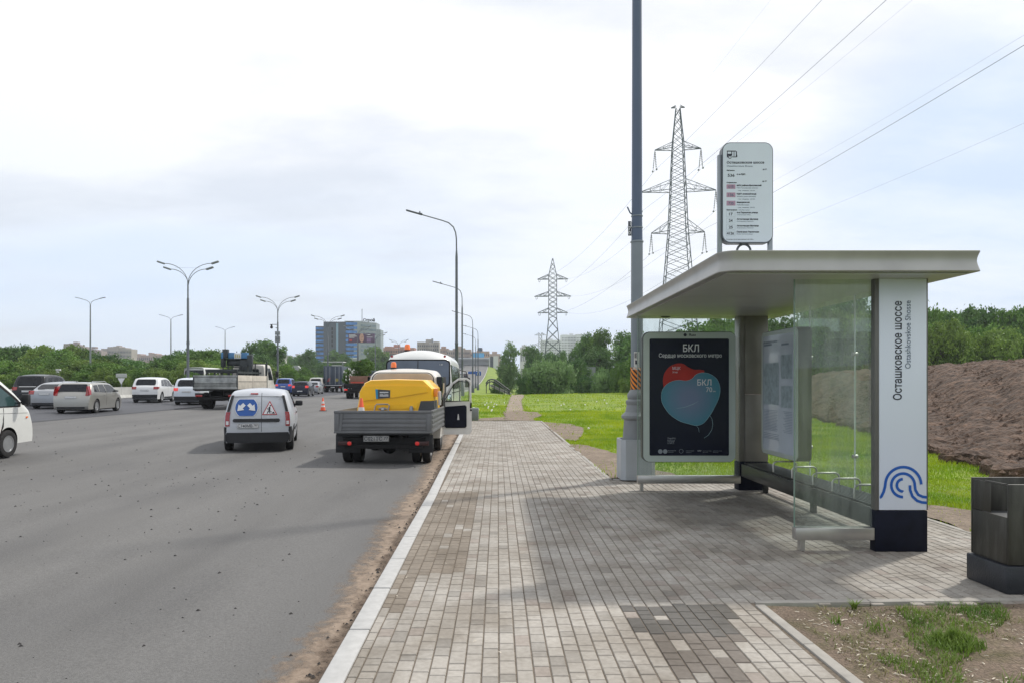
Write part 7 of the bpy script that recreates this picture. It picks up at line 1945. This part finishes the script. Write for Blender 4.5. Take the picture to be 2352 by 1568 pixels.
mb = MB(); x0, zt = zo(700, 232); x1, _ = zo(930, 262); x2, zt2 = zo(978, 312)
mb.prism([(x0, OY-1), (x1, OY+12), (x1, OY+26), (x0, OY+26)], 'z', -2, zt); mb.prism([(x1+.01, OY+12.5), (x2, OY+14), (x2, OY+26), (x1+.01, OY+26)], 'z', -2, zt2); ob_(mb, 590, 936, 230, -1.5, -1, v1=236)
of(mb, 'side_wing', m_olight)
for v in range(302, 700, 49):
    mb = MB(); ob_(mb, 236, 410, v, 1.6, 2.05, v1=v+26); of(mb, 'window_band', m_oblue)
for v in range(248, 700, 49):
    mb = MB(); ob_(mb, 608, 742, v, -1.5, -.95, v1=v+30); of(mb, 'window_band', m_oblue)
for v in range(262, 640, 49):
    a_ = zo(770, v); b2 = zo(770, v+26); xa, xb = zo(772, v)[0], zo(925, v)[0]
    mb = MB(); mb.prism([(xa, OY-1.25+13*(xa-x0)/(x1-x0)), (xb, OY-1.25+13*(xb-x0)/(x1-x0)), (xb, OY-.9+13*(xb-x0)/(x1-x0)), (xa, OY-.9+13*(xa-x0)/(x1-x0))], 'z', b2[1], a_[1]); of(mb, 'window_band', M('office_grey_glass', (.17, .22, .26), .25, var=.3, scale=.3))
mb = MB(); ob_(mb, 488, 512, 255, -.3, .1, v1=640); of(mb, 'glass_shaft', M('office_shaft', (.22, .33, .46), .2))
for v in range(305, 520, 49): mb = MB(); ob_(mb, 432, 450, v, -.3, .1, v1=v+34); of(mb, 'stair_window', m_under)
a_ = zo(800, 232); o = text('Строй', 2.6, m_ink, off, face_front(a_[0]+.5, a_[1]-.2, OY-.5), bold=.12, ext=.2); o.matrix_parent_inverse = Matrix.Translation((-ocx, -OY, 0)); o.name = 'roof_lettering'
mb = MB(); mb.b(a_[0]-.3, a_[0], OY-.6, OY, a_[1]-1, a_[1]+8); of(mb, 'sign_post', m_og)
# low commercial building and viaduct left of the bus
lowb = thing('long_shed', 'long grey low building with white upper band behind the billboard mast', 'building', (zo(1000, 640)[0], 400, 0)); PL = F/400
xa, xb = W(728, 840, 400), W(1056, 820, 400)
mb = MB(); mb.b(W(815, 0, 400).x-lowb.location.x, W(1060, 0, 400).x-lowb.location.x, 0, 12, -1, W(0, 834, 400).z); mb.build('wall', M('shed_grey', (.14, .15, .16), .7, var=.2, scale=.2), lowb, 0)
mb = MB(); mb.b(W(825, 0, 400).x-lowb.location.x, W(862, 0, 400).x-lowb.location.x, -1, 10, W(0, 834, 400).z+.02, W(0, 814, 400).z); mb.build('upper_band', m_olight, lowb, 0)
mb = MB(); mb.b(W(862, 0, 400).x-lowb.location.x, W(950, 0, 400).x-lowb.location.x, 1, 12, W(0, 834, 400).z+.02, W(0, 812, 400).z); mb.build('upper_storey', M('shed_dark', (.10, .11, .115), .7), lowb, 0)
# filling-station-like canopy
cy_ = 260.0
can = thing('canopy', 'flat white-edged canopies on posts beyond the box lorry', 'canopy', (W(765, 0, cy_).x, cy_, -1)); lx = can.location.x
mb = MB()
for (u0, u1, v0, v1) in ((735, 786, 829.5, 831), (733, 798, 838, 841), (786, 798, 838, 843), (732, 800, 856, 859)):
    a_ = W(u0, v1, cy_); b2 = W(u1, v0, cy_); mb.b(a_.x-lx, b2.x-lx, 0, 7, a_.z+1, b2.z+1)
mb.build('roof', M('canopy_white', (.55, .56, .55), .6), can, 0)
mb = MB(); a_ = W(736, 856, cy_); b2 = W(796, 841, cy_); mb.b(a_.x-lx, b2.x-lx, 1.5, 6.5, a_.z+1, b2.z+1); mb.build('glazed_kiosk', M('kiosk_dark', (.07, .085, .09), .4, var=.3, scale=.4), can, 0)
mb = MB(); 
for u in (735, 752, 786): a_ = W(u, 880, cy_); b2 = W(u+1.2, 829, cy_); mb.b(a_.x-lx, b2.x-lx, .2, .7, 0, b2.z+1)
mb.build('posts', m_galv, can, 0)
mb = MB(); a_ = W(776, 854, cy_); b2 = W(784, 846, cy_); mb.b(a_.x-lx, b2.x-lx, 1.2, 1.45, a_.z+1, b2.z+1); mb.build('white_panel', m_plate, can, 0)
# billboard ------------------------------------------------------------------
BBY = 330.0
bbc = W(830, 777, BBY); bb = thing('billboard', 'purple billboard with a face on a tall mast before the office block', 'billboard', (W(821.5, 0, BBY).x, BBY, 0))
lx = bb.location.x
mb = MB(); mb.cyl((0, .6, -1), (0, .6, W(0, 787, BBY).z), .45, .35, seg=12); mb.build('mast', m_lampk, bb)
a_ = W(800, 787, BBY); b2 = W(860.5, 766.5, BBY)
m_pur = M('billboard_purple', (.075, .028, .085), .5, var=.3, scale=.3)
mb = MB(); mb.b(a_.x-lx, b2.x-lx, 0, .5, a_.z, b2.z, .03); pn_ = mb.build('panel', m_pur, bb)
def bbp(u, v): q = W(800+60.5*u, 766.5+20.5*v, BBY); return (q.x-lx, q.z)
m_skin = M('poster_skin', (.50, .29, .22), .6, var=.15, scale=.8)
mb = MB(); mb.prism([bbp(.51+.085*math.cos(R(t_)), .47+.50*math.sin(R(t_))) for t_ in range(0, 360, 20)], 'y', -.06, -.01); fa = mb.build('printed_face', m_skin, pn_, 0)
mb = MB()
for u, v, w_, h_ in ((.475, .36, .025, .04), (.535, .36, .025, .04), (.485, .66, .05, .03)): p_ = bbp(u, v); q_ = bbp(u+w_, v+h_); mb.b(p_[0], q_[0], -.08, -.065, q_[1], p_[1])
mb.build('features', M('poster_shadow', (.15, .06, .05), .6), fa, 0)
mb = MB()
for u, v, w_, h_ in ((.03, .12, .24, .06), (.03, .25, .29, .06), (.03, .38, .20, .06), (.70, .10, .14, .06), (.70, .36, .22, .05)): p_ = bbp(u, v); q_ = bbp(u+w_, v+h_); mb.b(p_[0], q_[0], -.06, -.01, q_[1], p_[1])
mb.build('text_lines', m_swhite, pn_, 0)
mb = MB(); p_ = bbp(.04, .62); q_ = bbp(.14, .85); mb.b(p_[0], q_[0], -.06, -.01, q_[1], p_[1]); mb.build('red_badge', m_sred, pn_, 0)
mb = MB(); p_ = bbp(.70, .50); q_ = bbp(.86, .92); mb.b(p_[0], q_[0], -.05, -.01, q_[1], p_[1]); mb.build('mauve_block', M('mauve', (.22, .13, .26), .6), pn_, 0)
# overpass ---------------------------------------------------------------------
OVY = 425.0
ov = thing('overpass', 'grey concrete overpass crossing the road in the distance', 'bridge', (W(1080, 0, OVY).x, OVY, 0)); lx = ov.location.x
m_ovc = M('overpass_concrete', (.24, .25, .26), .85, var=.15, scale=.2)
mb = MB(); zt = W(0, 826, OVY).z; zb_ = W(0, 838, OVY).z
mb.b(-70, W(1126, 0, OVY).x-lx, 0, 14, zb_, zt); mb.b(-70, W(1126, 0, OVY).x-lx, -.6, -.2, zt-.3, zt+.9); mb.build('deck', m_ovc, ov, 0)
mb = MB(); mb.b(-70, W(1126, 0, OVY).x-lx, -.65, -.61, zt+.6, zt+1.3); mb.build('parapet', M('parapet_pale', (.5, .52, .54), .6), ov, 0)
for x in (-52, -36, -22, -12, 6): mb = MB(); mb.b(x-1, x+1, 2, 12, 6, zb_); mb.build('pier', m_ovc, ov, 0)
wk_ = thing('white_tower', 'white and dark stair tower at the right end of the overpass', 'tower', (W(1136, 0, 415).x, 415, 6)); lx = wk_.location.x
mb = MB(); mb.b(W(1133, 0, 415).x-lx, W(1144, 0, 415).x-lx, 0, 6, 0, W(0, 817, 415).z-6); mb.b(W(1123.5, 0, 415).x-lx, W(1125.5, 0, 415).x-lx, 0, 6, 0, W(0, 819, 415).z-6); mb.build('wall', M('tower_white', (.55, .56, .57), .6), wk_, 0)
mb = MB(); mb.b(W(1125.6, 0, 415).x-lx, W(1132.9, 0, 415).x-lx, .4, 6, 0, W(0, 818.5, 415).z-6); mb.build('dark_glazing', m_win, wk_, 0)
sg3 = thing('blue_hoarding', 'light blue hoarding on posts above the overpass', 'hoarding', (W(1096, 0, 440).x, 440, 9)); lx = sg3.location.x
mb = MB(); mb.b(W(1084, 0, 440).x-lx, W(1112, 0, 440).x-lx, 0, .4, W(0, 820, 440).z-9, W(0, 810, 440).z-9); mb.build('panel', M('hoarding_blue', (.10, .36, .62), .5, var=.15, scale=.3), sg3, 0)
mb = MB(); mb.b(W(1086, 0, 440).x-lx, W(1087, 0, 440).x-lx, .1, .4, 0, W(0, 820, 440).z-9); mb.b(W(1109, 0, 440).x-lx, W(1110, 0, 440).x-lx, .1, .4, 0, W(0, 820, 440).z-9); mb.build('legs', m_galv, sg3, 0)
sg4 = thing('square_advert', 'small dark square advert board on a pole above the blue hoarding', 'advert board', (W(1103, 0, 445).x, 445, 9)); lx = sg4.location.x
mb = MB(); mb.b(W(1099, 0, 445).x-lx, W(1107.5, 0, 445).x-lx, 0, .5, W(0, 806, 445).z-9, W(0, 798, 445).z-9); mb.build('panel', M('advert_dark', (.05, .08, .12), .5), sg4, 0)
mb = MB(); mb.cyl((0, .8, 0), (0, .8, W(0, 803, 445).z-9), .4, seg=8); mb.build('pole', m_galv, sg4)
# grey shed in the wood and fence panels
gsh = thing('grey_shed', 'grey flat-roofed shed half hidden in the wood behind the willow', 'shed', (W(1345, 0, 135).x, 135, -2.5)); lx = gsh.location.x
mb = MB(); mb.b(W(1326, 0, 135).x-lx, W(1368, 0, 135).x-lx, 0, 5, 0, W(0, 842, 135).z+2.5); mb.build('wall', M('shed_wall', (.22, .24, .26), .7, var=.1), gsh, 0)
mb = MB(); mb.b(W(1323, 0, 135).x-lx, W(1340, 0, 135).x-lx, -1, 5.2, W(0, 842, 135).z+2.55, W(0, 840, 135).z+2.6); mb.build('roof', m_plate, gsh, 0)
# stairs down the bank with dark handrails
st = thing('stair_railing', 'dark handrails and steps running down the grass bank', 'stairs', (-.8, 108, 0))
m_rail = M('rail_dark', (.03, .035, .035), .5)
SY0 = 108.0
for k, (dy_, off_) in enumerate(((0, 0), (0, 5), (1.6, -1), (1.6, 4.5))):
    mb = MB(); pts = [W(u, v+off_, SY0+dy_) for u, v in ((1116, 880), (1121, 873), (1128, 870.5), (1136, 871.5), (1145, 877), (1158, 887), (1171, 896))]
    mb.tube([(p.x+.8, p.y-108, p.z) for p in pts], .085, 6); mb.build('handrail', m_rail, st)
mb = MB()
for u, v in ((1117, 880), (1124, 872.5), (1136, 872), (1147, 879), (1159, 888), (1170, 896)):
    for dy_ in (0, 1.6): p = W(u, v, SY0+dy_); mb.tube([(p.x+.8, p.y-108, p.z), (p.x+.8, p.y-108, p.z-1.4)], .06, 5)
mb.build('posts', m_rail, st)
mb = MB()
for i in range(14): t_ = i/13; p = W(1128+44*t_, 882+20*t_, SY0+.8); mb.b(p.x+.8-.2, p.x+.8+.2, 0, 1.6, p.z-.3, p.z)
mb.build('steps', m_conc, st)
# cottages ---------------------------------------------------------------------
def cottage(label, dx0, dx1, deave, dridge, Y, wcol, rcol, zb=-1.6, side=None):
    a_, b2 = W(dx0, deave, Y), W(dx1, deave, Y); r_ = W(dx0, dridge, Y).z
    t = thing('cottage', label, 'cottage', ((a_.x+b2.x)/2, Y, zb), R(8), 'cottages beyond the highway'); w_ = b2.x-a_.x; e = a_.z-zb; rz_ = r_-zb; dp = w_*1.1
    mb = MB(); mb.b(-w_/2, w_/2, 0, dp, 0, e)
    mb.build('wall', M('cottage_%d' % int(wcol[0]*1000), wcol, .8, var=.15, scale=.5), t, 0)
    mb = MB(); ov_ = w_*.08
    mb.prism([(-w_/2-ov_, e), (w_/2+ov_, e), (w_*.18, rz_), (-w_*.18, rz_)], 'y', -ov_, dp+ov_); mb.build('roof', M('roof_%d' % int(rcol[0]*1000), rcol, .7, var=.15, scale=.5), t, 0)
    for s_ in (-1, 1): mb = MB(); mb.b(s_*w_*.22-w_*.07, s_*w_*.22+w_*.07, -.05, .1, e*.35, e*.75); mb.build('window', m_win, t, 0)
cottage('white cottage with pale hipped roof among the trees at left', 342, 378, 851, 838, 128, (.5, .5, .47), (.24, .25, .25), zb=-.5)
cottage('dark cottage with a broad dark roof behind the crane lorry', 605, 652, 850, 834, 160, (.12, .10, .09), (.075, .068, .068))
cottage('dark timber cottage with pale metal roof left of the box lorry', 664, 692, 850, 839, 180, (.06, .055, .05), (.30, .32, .31))
cottage('white gabled house peeping over the tall dark trees', 634, 655, 822, 812, 230, (.5, .5, .5), (.2, .2, .2))
# small roadside signs beyond the barrier
def rsign(label, dx, dtop, dbot, w_, Y, col, shape='rect', text_=None):
    p = W(dx, dtop, Y); t = thing('road_sign', label, 'road sign', (p.x, Y, ground_z(p.x, Y) if p.x < -58 or p.x > -5 else road_z(p.x, Y))); zb = t.location.z
    h0 = W(dx, dbot, Y).z-zb; h1 = p.z-zb
    mb = MB(); mb.cyl((0, .08, 0), (0, .08, h1-.05), .05, seg=6); mb.build('post', m_galv, t)
    mb = MB(); mb.b(-w_/2, w_/2, 0, .05, h0, h1, .01); pl_ = mb.build('panel', col, t)
    return t, pl_, h0, h1
rsign('small blue road sign beyond the barrier at far left', 107, 858, 866, 1.05, 92, M('pale_blue_sign', (.09, .25, .50), .5))
t_, pl_, h0, h1 = rsign('back of a white board with a yield triangle beyond the barrier', 278.5, 857, 866, 1.25, 86, M('board_back', (.42, .44, .42), .6))
mb = MB(); mb.prism([(-.42, h0-.08), (.42, h0-.08), (0, h0-.8)], 'y', -.02, .03); mb.build('yield_triangle', m_swhite, t_)
cmr = thing('camera_post', 'white traffic camera on a short post beyond the barrier', 'camera post', (W(131, 0, 90).x, 90, -.3)); mb = MB(); mb.cyl((0, 0, 0), (0, 0, W(0, 851, 90).z+.3), .06, seg=8); mb.build('post', m_galv, cmr); mb = MB(); mb.box((.15, 0, W(0, 850, 90).z+.35), (.55, .3, .2), .04); mb.box((0, 0, W(0, 856, 90).z+.3), (.35, .3, .5), .04); mb.build('camera_housing', m_plate, cmr)
# blue lane sign with white arrow by the far kerb
sY = 150.0; t_, pl_, h0, h1 = rsign('blue lane sign with a white bent arrow beside the far kerb', 1098.5, 852, 861.5, 1.1, sY, m_sblue)
mb = MB(); mb.tube([(-.2, -.02, h0+.08), (-.2, -.02, h1-.3), (-.12, -.02, h1-.18), (.08, -.02, h1-.16), (.2, -.02, h1-.3), (.22, -.02, h0+.08)], .055, 4); mb.build('arrow', m_swhite, pl_)
sY = 190.0; rsign('wide blue sign behind the lane arrow sign', 1085, 852, 858, 2.2, sY, m_sblue)
# grey cabinet behind the lorry door
cab_ = thing('roadside_cabinet', 'grey cabinet standing on the verge behind the open lorry door', 'cabinet', (W(1091, 0, 31.9).x, 32.3, ground_z(-1, 32))); P_ = F/32.3
mb = MB(); mb.b(-.28, .14, 0, .4, 0, W(0, 934, 32.3).z, .015); mb.build('cabinet_body', m_galv, cab_)
mb = MB(); mb.b(-.25, .11, -.012, -.001, .06, W(0, 934, 32.3).z-.05, .004); mb.build('door', M('cabinet_door', (.19, .21, .20), .5, .2), cab_)
# bollards / chevrons at the lay-by end
# ================================================================== HAZE
import sys
hz = MB(); hz.b(-1150, 1150, -60, 1290, -9, 75); HZO = hz.build('haze', None, None, 0); HZO['kind'] = 'stuff'; HZO['label'] = 'thin pale haze in the air over road and town'; HZO['category'] = 'haze'
hm = bpy.data.materials.new('air'); hm.use_nodes = True; n = hm.node_tree.nodes; l = hm.node_tree.links
for k in list(n):
    if k.type == 'BSDF_PRINCIPLED': n.remove(k)
pvn = n.new('ShaderNodeVolumePrincipled'); pvn.inputs['Color'].default_value = (.86, .92, 1, 1); pvn.inputs['Density'].default_value = .00028; pvn.inputs['Anisotropy'].default_value = .3
l.new(pvn.outputs[0], n['Material Output'].inputs['Volume']); HZO.data.materials.append(hm)
for o in list(bpy.data.objects):
    if o.type == 'MESH' and o.users_collection == (): bpy.data.objects.remove(o)
